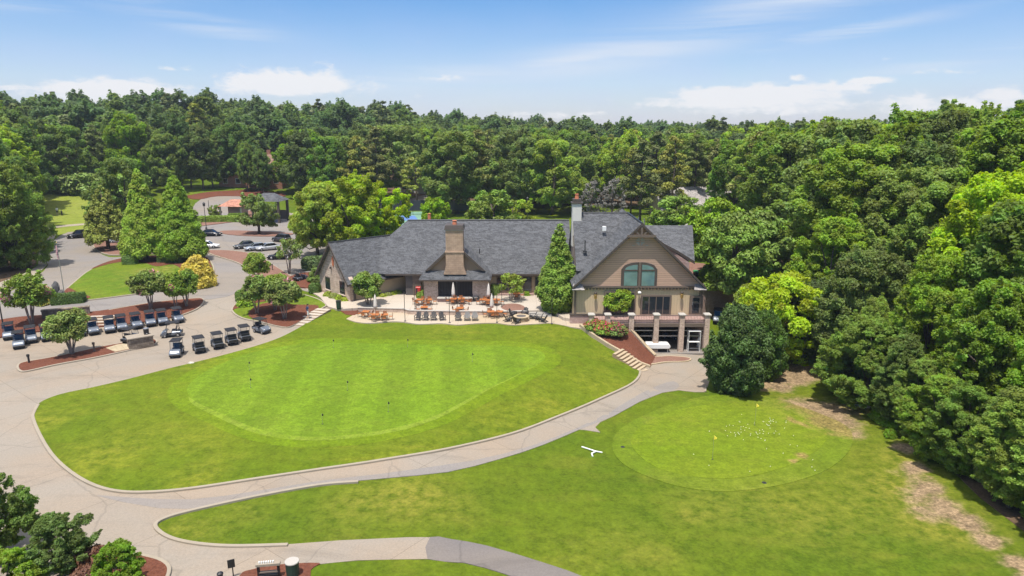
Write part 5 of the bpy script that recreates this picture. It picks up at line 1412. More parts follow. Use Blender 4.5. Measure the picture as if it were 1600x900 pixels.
part('side_wall', MB().extr([(w6[0], w6[1], 4.5), (w3[0], w3[1], 3.0), w3, w4, w6], (.15, .6, 0)), MT['brick_pink'])
part('side_end_wall', MB().extr([(w3[0], w3[1] + .3, 2.5), (P2[0] - .5, 89, 2.5), (P2[0] - .5, 89, 6.2), (P2[0] - .45, 82.4, P2[2] - .5), (w3[0], w3[1] + .3, w3[2])], (-.3, 0, 0)), MT['brick_pink'])

# --- deck over the garage level, its posts and the open bays below
DY = 70.4; GF = -1.6; dz1 = at_y(1000, 501.5, DY)[2]
pxs = [(924, 1.1), (949.5, .6), (986.5, GF), (1025.6, GF), (1065.4, GF), (1104.7, GF)]
zc = at_y(1000, 492, DY)[2]
xL, xR = at_y(924, 500, DY)[0], at_y(1104.7, 500, DY)[0]
part('deck', MB().box((xL + xR) / 2, (DY + GY) / 2, dz1 - .32, xR - xL, GY - DY - .25, .32), MT['brick_pink'], label='balcony floor of pinkish brick')
part('deck_beam', MB().box((xL + xR) / 2 + 1.2, DY - .06, dz1 - .62, xR - xL - 3, .22, .36), MT['trim_mid'])
for px, zb in pxs:
    x = at_y(px, 500, DY)[0]
    c_ = part('brick_column', MB().box(x, DY, zb - .2, .52, .52, zc - zb + .2), MT['brick'])
    part('column_cap', MB().box(x, DY, zc, .74, .74, .11).box(x, DY, zc + .11, .74, .74, .09, taper=.6), MT['cap_stone'], c_)
for (a, _), (b, _) in zip(pxs[:-1], pxs[1:]):
    xa, xb = at_y(a, 500, DY)[0] + .3, at_y(b, 500, DY)[0] - .3
    r_ = MB().box((xa + xb) / 2, DY, zc - .12, xb - xa, .07, .07).box((xa + xb) / 2, DY, dz1 + .08, xb - xa, .05, .05)
    n_ = int((xb - xa) / .16)
    for i in range(n_): r_.box(xa + (i + .5) * (xb - xa) / n_, DY, dz1 + .13, .022, .022, zc - dz1 - .25)
    part('railing', r_, MT['trim'])
# garage shell
gx0, gx1 = at_y(975, 530, DY)[0] - .6, xR + .2
part('garage_floor', MB().box((gx0 + gx1) / 2, 74.0, GF - .3, gx1 - gx0, 8.4, .33), MT['road'])
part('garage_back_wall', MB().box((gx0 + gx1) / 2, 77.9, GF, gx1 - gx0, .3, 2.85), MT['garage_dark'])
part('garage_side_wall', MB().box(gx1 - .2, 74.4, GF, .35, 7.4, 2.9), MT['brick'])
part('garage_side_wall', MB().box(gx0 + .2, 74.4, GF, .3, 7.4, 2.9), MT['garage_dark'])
for (a, _), (b, _) in zip(pxs[2:-1], pxs[3:]):
    xa, xb = at_y(a, 500, DY)[0] + .3, at_y(b, 500, DY)[0] - .3
    part('garage_rail', MB().box((xa + xb) / 2, DY + .25, at_y(1000, 518, DY)[2], xb - xa, .08, .10).box((xa + xb) / 2, DY + .25, at_y(1000, 526.5, DY)[2], xb - xa, .08, .10), MT['steel'])
part('garage_rail', MB().box((at_y(955, 500, DY)[0] + at_y(983, 500, DY)[0]) / 2, DY + .25, at_y(1000, 518, DY)[2], 2.0, .08, .1), MT['steel'])

# ------------------------------------------------------------------ patios and walls
UP = [at_z(*p, FZ)[:2] for p in [(500,464),(480,452),(470,447),(505,442),(520,440),(560,445),(700,450),(900,450),(905,500),(880,496),(862,484.5),(765,486.5),(700,486),(640,485),(632,482.5),(585,481.5),(560,481),(528,483),(513,479)]]
o = MB().prism([tuple(p) for p in UP], .55, FZ).build('upper_patio', MT['patio']); o['kind'] = 'structure'
pad = [at_z(*p, FZ)[:2] for p in [(783,478),(786,483),(800,486.3),(815,486.3),(822,482),(812,475.5),(796,474.5)]]
o = MB().prism([tuple(p) for p in spline(pad, 4)], FZ - .1, FZ + .012).build('patio_tree_pit', MT['mulch_pale']); o['kind'] = 'structure'
LZ = .90
LOW = [at_z(*p, LZ)[:2] for p in [(541,498),(552,492),(575,489),(600,487),(635,486),(700,489),(780,490),(862,489),(880,500),(905,503),(930,500),(925,507),(912,513),(893,511),(862,505),(835,506),(800,507.5),(775,504.5),(745,505),(715,507.3),(690,505),(655,506),(632,503),(615,502),(600,503),(575,504.5),(555,502.5)]]
lo = spline(LOW[18:] + LOW[:1], 5, False)
LOWS = LOW[:14] + [tuple(p) for p in spline(LOW[13:] + LOW[:1], 5, False)]
o = MB().prism([tuple(p) for p in LOWS[:-1]], .5, LZ).build('lower_patio', MT['patio_tan']); o['kind'] = 'structure'
wl = [at_z(*p, FZ)[:2] for p in [(560,482),(585,482.5),(631,483.5),(640,486.2),(700,487.2),(765,487.6),(800,487.8),(826,487)]]
pw = MB(); L_ = len(wl)
for i in range(L_ - 1):
    a, b = np.array(wl[i]), np.array(wl[i + 1]); d = b - a; l_ = np.linalg.norm(d)
    pw.box(*((a + b) / 2), .6, l_ + .02, .26, FZ - .6 + .09, math.atan2(d[1], d[0]))
rwall = empty('patio_wall', (*wl[3], LZ), 'low brick retaining wall between the upper and the lower patio', 'wall')
o = pw.build('brick_face', MT['brick'], rwall, (*wl[3], LZ))
pc = MB()
for i in range(L_ - 1):
    a, b = np.array(wl[i]), np.array(wl[i + 1]); d = b - a; l_ = np.linalg.norm(d)
    pc.box(*((a + b) / 2), FZ + .09, l_ + .04, .36, .06, math.atan2(d[1], d[0]))
pc.build('coping', MT['cap_stone'], rwall, (*wl[3], LZ))
st = MB()
sa, sb = at_z(826, 487, FZ), at_z(862, 486.5, FZ)
for i in range(3): st.box((sa[0] + sb[0]) / 2, sa[1] - .15 - i * .36, .6, sb[0] - sa[0], .36, FZ - .6 - i * .12 - .02)
o = st.build('patio_steps', MT['cap_stone']); tag(o, 'three shallow concrete steps down to the fire pit', 'steps')
# mulch strip at the left foot of the patio
drape('mulch_bed', [at_z(*p, .95)[:2] for p in [(527,484),(545,483),(600,483.5),(632,485.5),(634,487),(600,488),(570,489.5),(552,492),(540,491)]], .16, MT['mulch'], 1)

# ------------------------------------------------------------------ steps and walks
def stairs(px0, px1, z0, z1, w, n, name, mat, label, side=0):
    """flight from the bottom pixel to the top pixel"""
    a, b = at_z(*px0, z0), at_z(*px1, z1); d = b - a; l_ = math.hypot(d[0], d[1]); ang_ = math.atan2(d[1], d[0])
    e = empty(name, a, label, 'steps', None, 0)
    for i in range(n):
        c = a + d * ((i + .5) / n); zt_ = z0 + (z1 - z0) * (i + 1) / n
        MB().box(c[0], c[1], zt_ - .45, l_ / n * .99, w, .45, ang_, 0).build('step', MT['riser'], e, a)
        MB().box(c[0] - .02 * math.cos(ang_), c[1] - .02 * math.sin(ang_), zt_, l_ / n * .86, w + .02, .035, ang_).build('tread', mat, e, a)
    return e
stairs((463, 509), (507, 482.5), .72, FZ, 1.75, 7, 'garden_steps', MT['patio'], 'flight of pale concrete steps climbing from the cart court to the patio')
stairs((148, 516), (163, 493), .62, 1.55, 2.6, 5, 'garden_steps', MT['patio'], 'concrete steps through the mulch bed behind the cart row')
WK = [(862,506),(893,510),(905,500),(919,497),(906,509),(925,524),(945,536),(965,549),(985,562),(1002,573),(1013,580),(1000,582),(1001,573),(985,565),(952,544),(925,525),(900,513),(885,511)]
drape('walkway', px2w(WK, 1), .13, MT['walk_tan'], .8)
stA, stB = gp(1001, 575), gp(966, 550)
stairs((1004, 578), (964, 549), float(stA[2]) + .05, float(stB[2]) + .42, 2.0, 8, 'garden_steps', MT['walk_tan'], 'tan concrete steps running down beside the sloping mulch bed')

# sloping bed with coping wall in front of the gabled wing
def bedp(px, py, z): return at_z(px, py, z)
rim = [(907,508,1.1),(925,522,.75),(950,538,.15),(975,552,-.5),(1000,567,-1.2),(1016,573,-1.5)]
cop = [(981,511,1.15),(995,526,.25),(1010,543,-.75),(1024,557,-1.45)]
top = [(920,500,1.25),(950,505,1.25)]
poly = [bedp(*p) for p in rim] + [bedp(*p) for p in cop[::-1]] + [bedp(*p) for p in top[::-1]]
mb = MB(); c0 = sum(poly) / len(poly) + V3(0, 0, .35); n_ = len(poly)
for i in range(n_): mb.add([poly[i], poly[(i + 1) % n_], c0], [(0, 1, 2)])
bot = [(p[0], p[1], -2.2) for p in poly]
for i in range(n_): mb.add([poly[i], bot[i], bot[(i + 1) % n_], poly[(i + 1) % n_]], [(0, 1, 2, 3)])
o = mb.build('sloping_bed', MT['mulch']); o['kind'] = 'structure'
cw_ = empty('coping_wall', bedp(*cop[-1]), 'sloping tan coping wall holding the mulch bed above the garage drive', 'wall')
m1, m2 = MB(), MB(); org = bedp(*cop[-1])
for a, b in zip(cop[:-1], cop[1:]):
    a, b = bedp(*a), bedp(*b); d = b - a; n2 = np.array([-d[1], d[0]]) / np.hypot(d[0], d[1]) * .2
    q = lambda p, s, dz_: (p[0] + n2[0] * s, p[1] + n2[1] * s, p[2] + dz_)
    m2.add([q(a,-1,.1), q(b,-1,.1), q(b,1,.1), q(a,1,.1), q(a,-1,.22), q(b,-1,.22), q(b,1,.22), q(a,1,.22)], [(3,2,1,0),(4,5,6,7),(0,1,5,4),(1,2,6,5),(2,3,7,6),(3,0,4,7)])
    m1.add([q(a,-.8,.1), q(b,-.8,.1), q(b,.8,.1), q(a,.8,.1)] + [(x, y, -2) for x, y, z in (q(a,-.8,0), q(b,-.8,0), q(b,.8,0), q(a,.8,0))], [(0,1,2,3),(7,6,5,4),(0,4,5,1),(1,5,6,2),(2,6,7,3),(3,7,4,0)])
m1.build('wall_face', MT['brick'], cw_, org); m2.build('coping', MT['walk_tan'], cw_, org)
kb = [bedp(*p) for p in rim]
km = MB(); 
for a, b in zip(kb[:-1], kb[1:]):
    d = b - a; n2 = np.array([-d[1], d[0]]) / np.hypot(d[0], d[1]) * .14
    q = lambda p, s, z_: (p[0] + n2[0] * s, p[1] + n2[1] * s, z_)
    km.add([q(a,-1,a[2]-.5), q(b,-1,b[2]-.5), q(b,1,b[2]-.5), q(a,1,a[2]-.5), q(a,-1,a[2]+.14), q(b,-1,b[2]+.14), q(b,1,b[2]+.14), q(a,1,a[2]+.14)], [(3,2,1,0),(4,5,6,7),(0,1,5,4),(1,2,6,5),(2,3,7,6),(3,0,4,7)])
o = km.build('kerb', MT['walk_tan']); o['kind'] = 'structure'
isl2 = px2w([(1000,566),(1018,560),(1050,558),(1072,560),(1079,563),(1070,566),(1040,567),(1012,571)], 4)
drape('mulch_bed', isl2, .15, MT['mulch_pale'], .6); kerb('kerb', isl2, MT['walk_tan'], .16, .16)
# brick retaining wall right of the gabled wing, yard behind it
wa, wb = (gc + hwall + .3, 78.2), (31.5, 82.0)
yw = empty('yard_wall', (*wa, 0), 'tall brick retaining wall right of the gabled wing', 'wall')
d = np.array(wb) - np.array(wa); l_ = np.linalg.norm(d)
MB().box(*((np.array(wa) + wb) / 2), -2, l_, .45, 5.6, math.atan2(d[1], d[0])).build('brick_face', MT['brick_pink'], yw, (*wa, 0))
MB().box(*((np.array(wa) + wb) / 2), 3.6, l_ + .1, .6, .12, math.atan2(d[1], d[0])).build('coping', MT['brick_pink'], yw, (*wa, 0))
yard = [(21.5,79.5),(27,82),(27,96),(22,96)]
o = MB().prism(yard, 2.2, 3.45).build('rear_yard', MT['mulch_pale']); o['kind'] = 'structure'
yb = empty('yard_building', (29.5, 99, 3.4), 'low pale building half hidden behind the leafy trees of the rear yard', 'building')
MB().box(29.5, 101, 3.3, 9, 5, 3).build('wall', MT['tan_wall'], yb, (29.5, 99, 3.4))
MB().box(29.5, 101, 6.3, 10, 6, 1.6, taper=.6).build('roof', MT['roof_pale'], yb, (29.5, 99, 3.4))
MB().box(28.6, 98.4, 3.45, 2.6, .2, 2.3).build('garage_door', MT['garage_dark'], yb, (29.5, 99, 3.4))
MB().box(30.6, 98.3, 3.45, .3, .3, 2.9).build('post', MT['white'], yb, (29.5, 99, 3.4))
# ------------------------------------------------------------------ golf carts
m, t = new_mat('clear windscreen')
tr = t.n('ShaderNodeBsdfTransparent', {0: (.90, .91, .92, 1)}); gl = t.n('ShaderNodeBsdfGlossy', {'Color': (.8, .85, .9, 1), 'Roughness': .08})
t.t.links.new(t.n('ShaderNodeMixShader', {0: .025, 1: tr.outputs[0], 2: gl.outputs[0]}).outputs[0], t.n('ShaderNodeOutputMaterial').inputs[0])
MT['screen'] = m

def wheel(parent, x, y, r, w, rim_mat, seg=14):
    tb = MB().tube([(x, y - w / 2, r), (x, y - w / 2 + .02, r), (x, y + w / 2 - .02, r), (x, y + w / 2, r)], [r * .86, r, r, r * .86], seg)
    o = tb.build('wheel', MT['rubber'], parent, smooth=False)
    s = -1 if y < 0 else 1
    MB().tube([(x, y + s * w * .40, r), (x, y + s * (w * .5 + .012), r)], [r * .62, r * .5], seg).build('rim', rim_mat, o)
    return o

def make_cart():
    e = empty('golf_cart', (0, 0, 0), 'golf cart', 'golf cart')
    b = MB()
    b.extr([(-1.12, -.56, .34), (-1.16, -.56, .60), (-1.0, -.56, .72), (-.08, -.56, .72), (.0, -.56, .40), (.02, -.56, .30), (-.35, -.56, .30), (-.5, -.56, .44), (-.72, -.56, .50), (-.95, -.56, .44)], (0, 1.12, 0))
    b.build('body', MT['cart_body'], e, bevel=.035)
    c = MB(); prof = [(.60, .30), (.50, .62), (.47, .90), (.60, .96), (.92, .80), (1.14, .60), (1.20, .40), (1.16, .32)]
    for s, k in ((-1, 1),):
        n = len(prof); vs = []
        for y, kk in ((-.58, 1.0), (-.44, 1.04), (.44, 1.04), (.58, 1.0)):
            for x, z in prof: vs.append((.5 + (x - .5) * (kk if x > .6 else 1), y, z if abs(y) < .5 or z < .7 else z - .05))
        fs = [tuple(range(n))[::-1], tuple(range(3 * n, 4 * n))] + [(j * n + i, j * n + (i + 1) % n, (j + 1) * n + (i + 1) % n, (j + 1) * n + i) for j in range(3) for i in range(n)]
        c.add(vs, fs)
    cowl = c.build('front_cowl', MT['cart_body'], e, bevel=.03)
    for s in (-1, 1): MB().ball((1.06, s * .38, .63), (.10, .11, .06), 8, 6).build('headlight', MT['lamp_glass'], cowl)
    MB().box(1.17, 0, .22, .16, 1.06, .26).box(1.1, 0, .47, .2, .8, .07).build('bumper', MT['black'], e, bevel=.03)
    MB().box(.30, 0, .26, .75, 1.08, .08).build('floor_pan', MT['rubber'], e)
    MB().box(-1.08, 0, .50, .34, 1.0, .10).box(-1.24, 0, .42, .05, 1.02, .34).box(-.90, 0, .66, .06, .9, .35).build('bag_well', MT['black'], e, bevel=.015)
    MB().box(-.33, 0, .72, .56, 1.04, .14).build('seat', MT['cart_seat'], e, bevel=.03)
    MB().extr([(-.60, -.50, .90), (-.50, -.50, .90), (-.60, -.50, 1.32), (-.68, -.50, 1.32)], (0, 1.0, 0)).build('backrest', MT['cart_seat'], e, bevel=.025)
    f = MB()
    for s in (-1, 1):
        f.tube([(.62, s * .50, .92), (.50, s * .52, 1.4), (.34, s * .52, 1.80)], .022, 6)
        f.tube([(-.86, s * .50, .66), (-.84, s * .52, 1.3), (-.74, s * .52, 1.80)], .022, 6)
    f.tube([(-.84, -.52, 1.28), (-.84, .52, 1.28)], .02, 6)
    for s in (-1, 1): f.tube([(.345, s * .52, 1.775), (-.745, s * .52, 1.775)], .022, 6)
    f.tube([(-.745, -.53, 1.775), (-.745, .53, 1.775)], .022, 6)
    f.build('canopy_frame', MT['metal_dark'], e)
    MB().box(-.20, 0, 1.79, 1.62, 1.20, .05).box(-.20, 0, 1.84, 1.5, 1.08, .05, taper=.9).build('roof', MT['cart_roof'], e, bevel=.02)
    MB().extr([(.60, -.50, .96), (.62, -.50, .96), (.36, -.50, 1.78), (.34, -.50, 1.78)], (0, 1.0, 0)).build('windscreen', MT['screen'], e)
    w = MB(); R_ = .17; pts = [(.28 + .10 * math.cos(a), .26 + R_ * math.sin(a), 1.0 + .14 * math.cos(a)) for a in np.linspace(0, 2 * PI, 13)]
    w.tube(pts, .015, 5, cap=False); w.tube([(.28, .26, 1.0), (.52, .26, .80)], .02, 5); w.build('steering_wheel', MT['black'], e)
    for x in (-.72, .76):
        for s in (-1, 1): wheel(e, x, s * .50, .225, .17, MT['steel'], 12)
    return e
cart = make_cart(); used = []
def cart_at(px, py, ang, label, group=None, front=0.0, z=None):
    p = gp(px, py) if z is None else at_z(px, py, z)
    h = R(ang); x, y = p[0] - math.cos(h) * front, p[1] - math.sin(h) * front
    zz = (float(hz(x, y)) + .035) if z is None else z
    # lie along the slope of the paving
    o = place(cart, used, (x, y, zz), h, label, 'golf cart', group, .84)
    return o
ORD = ['first', 'second', 'third', 'fourth', 'fifth', 'sixth', 'seventh', 'eighth', 'ninth', 'tenth', 'eleventh', 'twelfth', 'thirteenth', 'fourteenth']
RG = 'golf carts backed against the mulch bed'
rowc = [(14,534),(50,539),(75,536),(98,533),(127,529),(148.7,526),(173,523),(193,520),(217,516.5),(237.6,513),(257,510.5),(282,507)]
EX = {3: ', partly hidden', 4: ', mostly hidden', 5: ' by the steps', 6: ' by the steps', 11: ', last one'}
for i, (px, py) in enumerate(rowc):
    cart_at(px, py, -55 + (i % 3 - 1) * 2.5, 'silver golf cart, ' + ORD[i] + ' from left in the mulch-bed row' + EX.get(i, ''), RG, 1.2)
cart_at(30, 548, -57, 'silver golf cart parked a length in front of the left end of the row', None, 1.2)
cart_at(207, 535, 75, 'golf cart standing close behind the stone counter', None)
cart_at(269, 526, 200, 'golf cart driving across the court between the two rows', None)
cart_at(272, 562, -78, 'golf cart alone facing the camera left of the four in a row', None, 1.2)
for k, (px, py) in enumerate([(311.5, 549.5), (340, 543), (362, 537), (382, 531)]):
    cart_at(px, py, 124, ['golf cart seen from behind, lowest in the rear-facing row of four', 'golf cart seen from behind, second up in the rear-facing row of four', 'golf cart seen from behind, third up in the rear-facing row of four', 'golf cart seen from behind, topmost in the rear-facing row of four'][k], 'golf carts parked with their backs to the green')
cart_at(409, 520, -33, 'golf cart with clear windscreen beside the corner lawn kerb', None)
cart_at(470, 439, 60, 'dark golf cart beside the brick gable end and cone-shaped shrub', None)
cart_at(1121, 503, 250, 'dark golf cart squeezed between the brick wall and the huge holly', None)
cart_at(1007, 529, 20, 'golf cart standing in shade inside the left garage bay', None, z=GF + .04)
cart_at(1048, 529, 160, 'golf cart standing in shade inside the middle garage bay', None, z=GF + .04)

# ------------------------------------------------------------------ cars
def make_car(paint, suv=False, name='parked_car'):
    e = empty(name, (0, 0, 0), 'car', 'car')
    k = 1.0 if not suv else 1.12
    L = 2.3; zt = .92 if not suv else 1.05; W_ = .90
    st = [(-L, .58, .34, .62, .74), (-L + .12, .80, .24, .64, zt - .04), (-1.45, .88, .20, .66, zt + .02), (-.5, W_, .19, .66, zt), (.75, W_, .19, .64, zt - .03), (1.55, .87, .20, .60, zt - .18), (2.1, .78, .24, .54, zt - .27), (L, .56, .32, .50, .60)]
    b = MB(); vs = []
    for x, w, z0, zm, z1 in st:
        for y, z in ((-w * .88, z0), (-w, z0 + .12), (-w, zm), (-w * .90, z1 - .05), (-w * .72, z1), (w * .72, z1), (w * .90, z1 - .05), (w, zm), (w, z0 + .12), (w * .88, z0)): vs.append((x, y, z))
    n = 10; fs = [tuple(range(n))[::-1], tuple(range((len(st) - 1) * n, len(st) * n))] + [(j * n + i, j * n + (i + 1) % n, (j + 1) * n + (i + 1) % n, (j + 1) * n + i) for j in range(len(st) - 1) for i in range(n)]
    b.add(vs, fs); b.build('body', paint, e, smooth=True)
    h = 1.45 if not suv else 1.70
    xr = -1.75 if not suv else -2.05
    c = MB(); vs = []
    for x0, x1, w0, w1 in (((xr), xr + (.65 if not suv else .3), .72, .56), (-.3, -.3, .80, .62), (1.05, .35, .74, .56)):
        for y, z, x in ((-w0, zt - .06, x0), (-w1, h - .05, x1), (w1, h - .05, x1), (w0, zt - .06, x0)): vs.append((x, y, z))
    n = 4; fs = [(0, 1, 2, 3), (8, 9, 10, 11)] + [(j * n + i, j * n + (i + 1) % n, (j + 1) * n + (i + 1) % n, (j + 1) * n + i) for j in range(2) for i in range(n)]
    c.add(vs, fs); c.build('window', MT['glass_car'], e)
    x0, x1 = xr + (.6 if not suv else .22), .42
    MB().add([(x0, -.60, h - .06), (x1, -.58, h - .06), (x1, .58, h - .06), (x0, .60, h - .06), (x0 + .1, -.52, h), (x1 - .12, -.50, h), (x1 - .12, .50, h), (x0 + .1, .52, h)], [(3,2,1,0),(4,5,6,7),(0,1,5,4),(1,2,6,5),(2,3,7,6),(3,0,4,7)]).build('roof', paint, e)
    p = MB()
    for s in (-1, 1):
        for xa, xb in ((-.32, -.32), (1.06, .36), (xr, xr + (.65 if not suv else .3))):
            p.tube([(xa, s * (.76 if xa < 0 else .745), zt - .06), (xb, s * .59, h - .05)], .035, 4)
    p.build('pillar', paint, e)
    for x in (-1.42, 1.42):
        for s in (-1, 1): wheel(e, x, s * .80, .33, .22, MT['steel'])
    for s in (-1, 1):
        MB().box(2.16, s * .58, .56, .16, .32, .13).build('headlight', MT['lamp_glass'], e)
        MB().box(-2.24, s * .62, .66, .12, .30, .13).build('taillight', MT['red'], e)
        MB().box(.62, s * .98, zt - .05, .14, .18, .12).build('wing_mirror', MT['black'], e)
    return e
PA = {k: M_plain(k + ' car paint', c, .22, .3 if k != 'white' else 0, .04) for k, c in {'black': (.014, .014, .017), 'graphite': (.10, .105, .11), 'silver': (.33, .36, .40), 'pale silver': (.48, .49, .50), 'white': (.75, .75, .75), 'dark grey': (.06, .06, .066)}.items()}
CARS = [(124,372,True,'black',218,'black car driving down the road bend by the cypress'),
 (384,388,False,'graphite',212,'dark silver car, first in the slanting row on the parking lot'),(401,391,False,'silver',212,'blue-silver car, second in the slanting row on the parking lot'),
 (419,391,False,'pale silver',212,'pale silver car half behind the young tree in the parking row'),(438,405,False,'black',190,'black car with visible wheel at the near end of the parking row'),
 (440,378,True,'dark grey',150,'dark grey car with red taillights beside the maple'),(330,369,False,'black',5,'black car half behind the bright conifer'),
 (324,388,False,'white',10,'white car tucked behind the bright conifer'),(188,380,False,'silver',20,'pale car hidden behind the cypress'),(560,388,False,'graphite',200,'dark car in shade under the maples')]
for px, py, suv, col, ang, lab in CARS:
    c = make_car(PA[col], suv, 'parked_car' if 'driving' not in lab else 'moving_car')
    p = gp(px, py); c.location = (p[0], p[1], p[2] + .06); c.rotation_euler = (0, 0, R(ang)); c.scale = (.86,) * 3; c['label'] = lab; c['group'] = 'cars on the road and parking lot'

# ------------------------------------------------------------------ patio furniture
def make_chair():
    e = empty('patio_chair', (0, 0, 0), 'chair', 'chair')
    s = MB()
    for i in range(4): s.box(-.19 + i * .125, 0, .43, .11, .46, .025)
    s.build('seat', MT['orange'], e)
    b = MB()
    for i in range(4): b.box(-.25 - i * .012, 0, .55 + i * .10, .025, .46, .085)
    b.build('backrest', MT['orange2'], e)
    f = MB()
    for q in (-1, 1):
        f.tube([(.22, q * .25, 0), (.22, q * .25, .64), (-.25, q * .25, .66)], .018, 5)
        f.tube([(-.22, q * .25, 0), (-.24, q * .25, .5), (-.30, q * .25, .95)], .018, 5)
    f.tube([(-.29, -.25, .92), (-.29, .25, .92)], .018, 5); f.build('frame', MT['chair_metal'], e)
    return e
chair = make_chair(); cused = []
def make_table():
    e = empty('patio_table', (0, 0, 0), 'table', 'table')
    tp = MB()
    for i in range(6): tp.box(-.40 + i * .16, 0, .70, .15, .96, .035)
    tp.build('tabletop', MT['orange'], e)
    for a, b in ((-1, -1), (1, -1), (1, 1), (-1, 1)): MB().box(a * .40, b * .40, 0, .05, .05, .70).build('leg', MT['chair_metal'], e)
    MB().box(0, 0, .62, .84, .84, .06).build('apron', MT['chair_metal'], e)
    return e
table = make_table(); tused = []
TB = [(572,495,LZ,'under the patio crape myrtle, left of three'),(587,500,LZ,'at the lower patio tip, middle of three'),(601,500,LZ,'at the lower patio tip, right of three'),
 (663,488,LZ,'behind the two left adirondack chairs'),(656,476,FZ,'before the rounded shrub, left of two'),(670,476,FZ,'before the rounded shrub, right of two'),
 (709,474.5,FZ,'before the hearth beneath the closed umbrella'),(721,474.5,FZ,'before the hearth, right of the umbrella table'),(755,476,FZ,'right of the hearth, left of three together'),(764,477,FZ,'right of the hearth, middle of three together'),(776,476,FZ,'right of the hearth, right of three together'),
 (719,489.5,LZ,'on the lower patio behind the three middle adirondack chairs'),(767,495,LZ,'left of the fire pit, left of two'),(780,495,LZ,'left of the fire pit, right of two'),(807,466,FZ,'by the glass wall behind the thin crape myrtle')]
rt = random.Random(4)
for i, (px, py, z, where) in enumerate(TB):
    p = at_z(px, py, z); a = rt.uniform(-.25, .25)
    place(table, tused, (p[0], p[1], z + .015), a, 'square orange table ' + where, 'table', 'orange patio tables', .88)
    for q in range(4):
        if rt.random() < .08: continue
        th = a + q * PI / 2 + rt.uniform(-.12, .12); d = .60 + rt.uniform(0, .14)
        place(chair, cused, (p[0] + d * math.cos(th), p[1] + d * math.sin(th), z + .015), th + PI, 'orange chair at the table ' + where, 'chair', 'orange chairs at the table ' + where, .86)
p = at_z(733, 476, FZ); place(chair, cused, (p[0], p[1], FZ + .015), 2.4, 'orange chair standing alone between the hearth tables', 'chair')

def make_adirondack():
    e = empty('adirondack_chair', (0, 0, 0), 'chair', 'chair')
    m = MT['resin']
    MB().extr([(.38, -.27, .36), (.38, -.27, .40), (-.30, -.27, .24), (-.30, -.27, .20)], (0, .54, 0)).build('seat', m, e)
    b = MB()
    for i in range(5):
        y = (i - 2) * .125; h = 1.0 - abs(i - 2) * .06
        b.extr([(-.24, y - .055, .22), (-.20, y - .055, .22), (-.56, y - .055 * 1.1, h), (-.60, y - .055 * 1.1, h)], (0, .11, 0))
    b.build('backrest', m, e)
    for s in (-1, 1):
        MB().box(0, s * .36, .56, .80, .14, .03).build('armrest', m, e)
        MB().box(.34, s * .33, 0, .10, .05, .56).build('leg', m, e)
        MB().extr([(.30, s * .31 - .02, .30), (.30, s * .31 - .02, .38), (-.62, s * .31 - .02, .08), (-.62, s * .31 - .02, 0)], (0, .04, 0)).build('leg', m, e)
    return e
MT['resin'] = M_plain('charcoal resin', (.035, .034, .033), .6, var=.2)
MT['resin_grey'] = M_plain('weathered grey resin', (.17, .165, .155), .7, var=.2)
ad = make_adirondack(); aused = []
AD = [(653,500,-100,'dark adirondack chair on the lower patio, first from its left end',0),(665,500,-95,'dark adirondack chair second from the left, before an orange table',0),(677.5,500,-90,'dark adirondack chair third from the left on the lower patio',0),(691,500,-70,'dark adirondack chair fourth from the left, turned aside',0),
 (716,500.5,-90,'dark adirondack chair left of the two grey ones',0),(730,500.5,-92,'grey weathered adirondack chair, left one of two',1),(742,500.5,-88,'grey weathered adirondack chair, right one of two',1),
 (794,502,20,'dark adirondack chair left of the fire pit, turned to it',0),(802,494,-20,'dark adirondack chair behind the fire pit on the left',0),(807,505,50,'dark adirondack chair in front of the fire pit, back to the lawn',0),(820,493,-110,'dark adirondack chair behind the fire pit on the right',0),
 (832,498,175,'dark adirondack chair right of the fire pit, nearest to it',0),(842,500,165,'dark adirondack chair right of the fire pit, middle of three',0),(848,503,150,'dark adirondack chair right of the fire pit, farthest of three',0)]
ADG = [None]
for px, py, a, lab, grey in AD:
    p = at_z(px, py, LZ)
    o = place(ad, aused, (p[0], p[1], LZ + .015), R(a), lab, 'chair', 'adirondack chairs on the lower patio', .88)
    if grey:
        for c in o.children:
            c.data = c.data.copy(); c.data.materials[0] = MT['resin_grey']
def make_umbrella():
    e = empty('patio_umbrella', (0, 0, 0), 'umbrella', 'umbrella')
    MB().cyl((0, 0, .05), (0, 0, 2.75), .025, n=8).build('pole', MT['chair_metal'], e)
    MB().lathe((0, 0, 0), [(.30, 0), (.30, .06), (.08, .12)], 14).build('base', MT['metal_dark'], e)
    vs = []; n = 16
    prof = [(.10, 1.02), (.21, 1.0), (.23, 1.3), (.20, 1.75), (.14, 2.3), (.07, 2.62), (.03, 2.70)]
    for r, z in prof:
        for k in range(n): q = r * (1.12 if k % 2 else .82); vs.append((q * math.cos(2 * PI * k / n), q * math.sin(2 * PI * k / n), z))
    fs = [(i * n + k, i * n + (k + 1) % n, (i + 1) * n + (k + 1) % n, (i + 1) * n + k) for i in range(len(prof) - 1) for k in range(n)] + [tuple(range((len(prof) - 1) * n, len(prof) * n))]
    MB().add(vs, fs).build('canopy', MT['cream_cloth'], e, smooth=True)
    MB().ball((0, 0, 2.76), .05, 8, 6).build('finial', MT['cream_cloth'], e)
    return e
um = make_umbrella(); uused = []
for px, py, z, lab in [(708.5,474,FZ,'closed cream umbrella before the dark hearth panel'),(763.5,475,FZ,'closed cream umbrella before the right brick pier'),(768.5,493,LZ,'closed cream umbrella on the lower patio left of the fire pit'),(587,494,LZ,'closed cream umbrella at the left tip of the lower patio')]:
    p = at_z(px, py, z); place(um, uused, (p[0], p[1] + .1, z + .01), 0, lab, 'umbrella', 'closed cream patio umbrellas', .92)
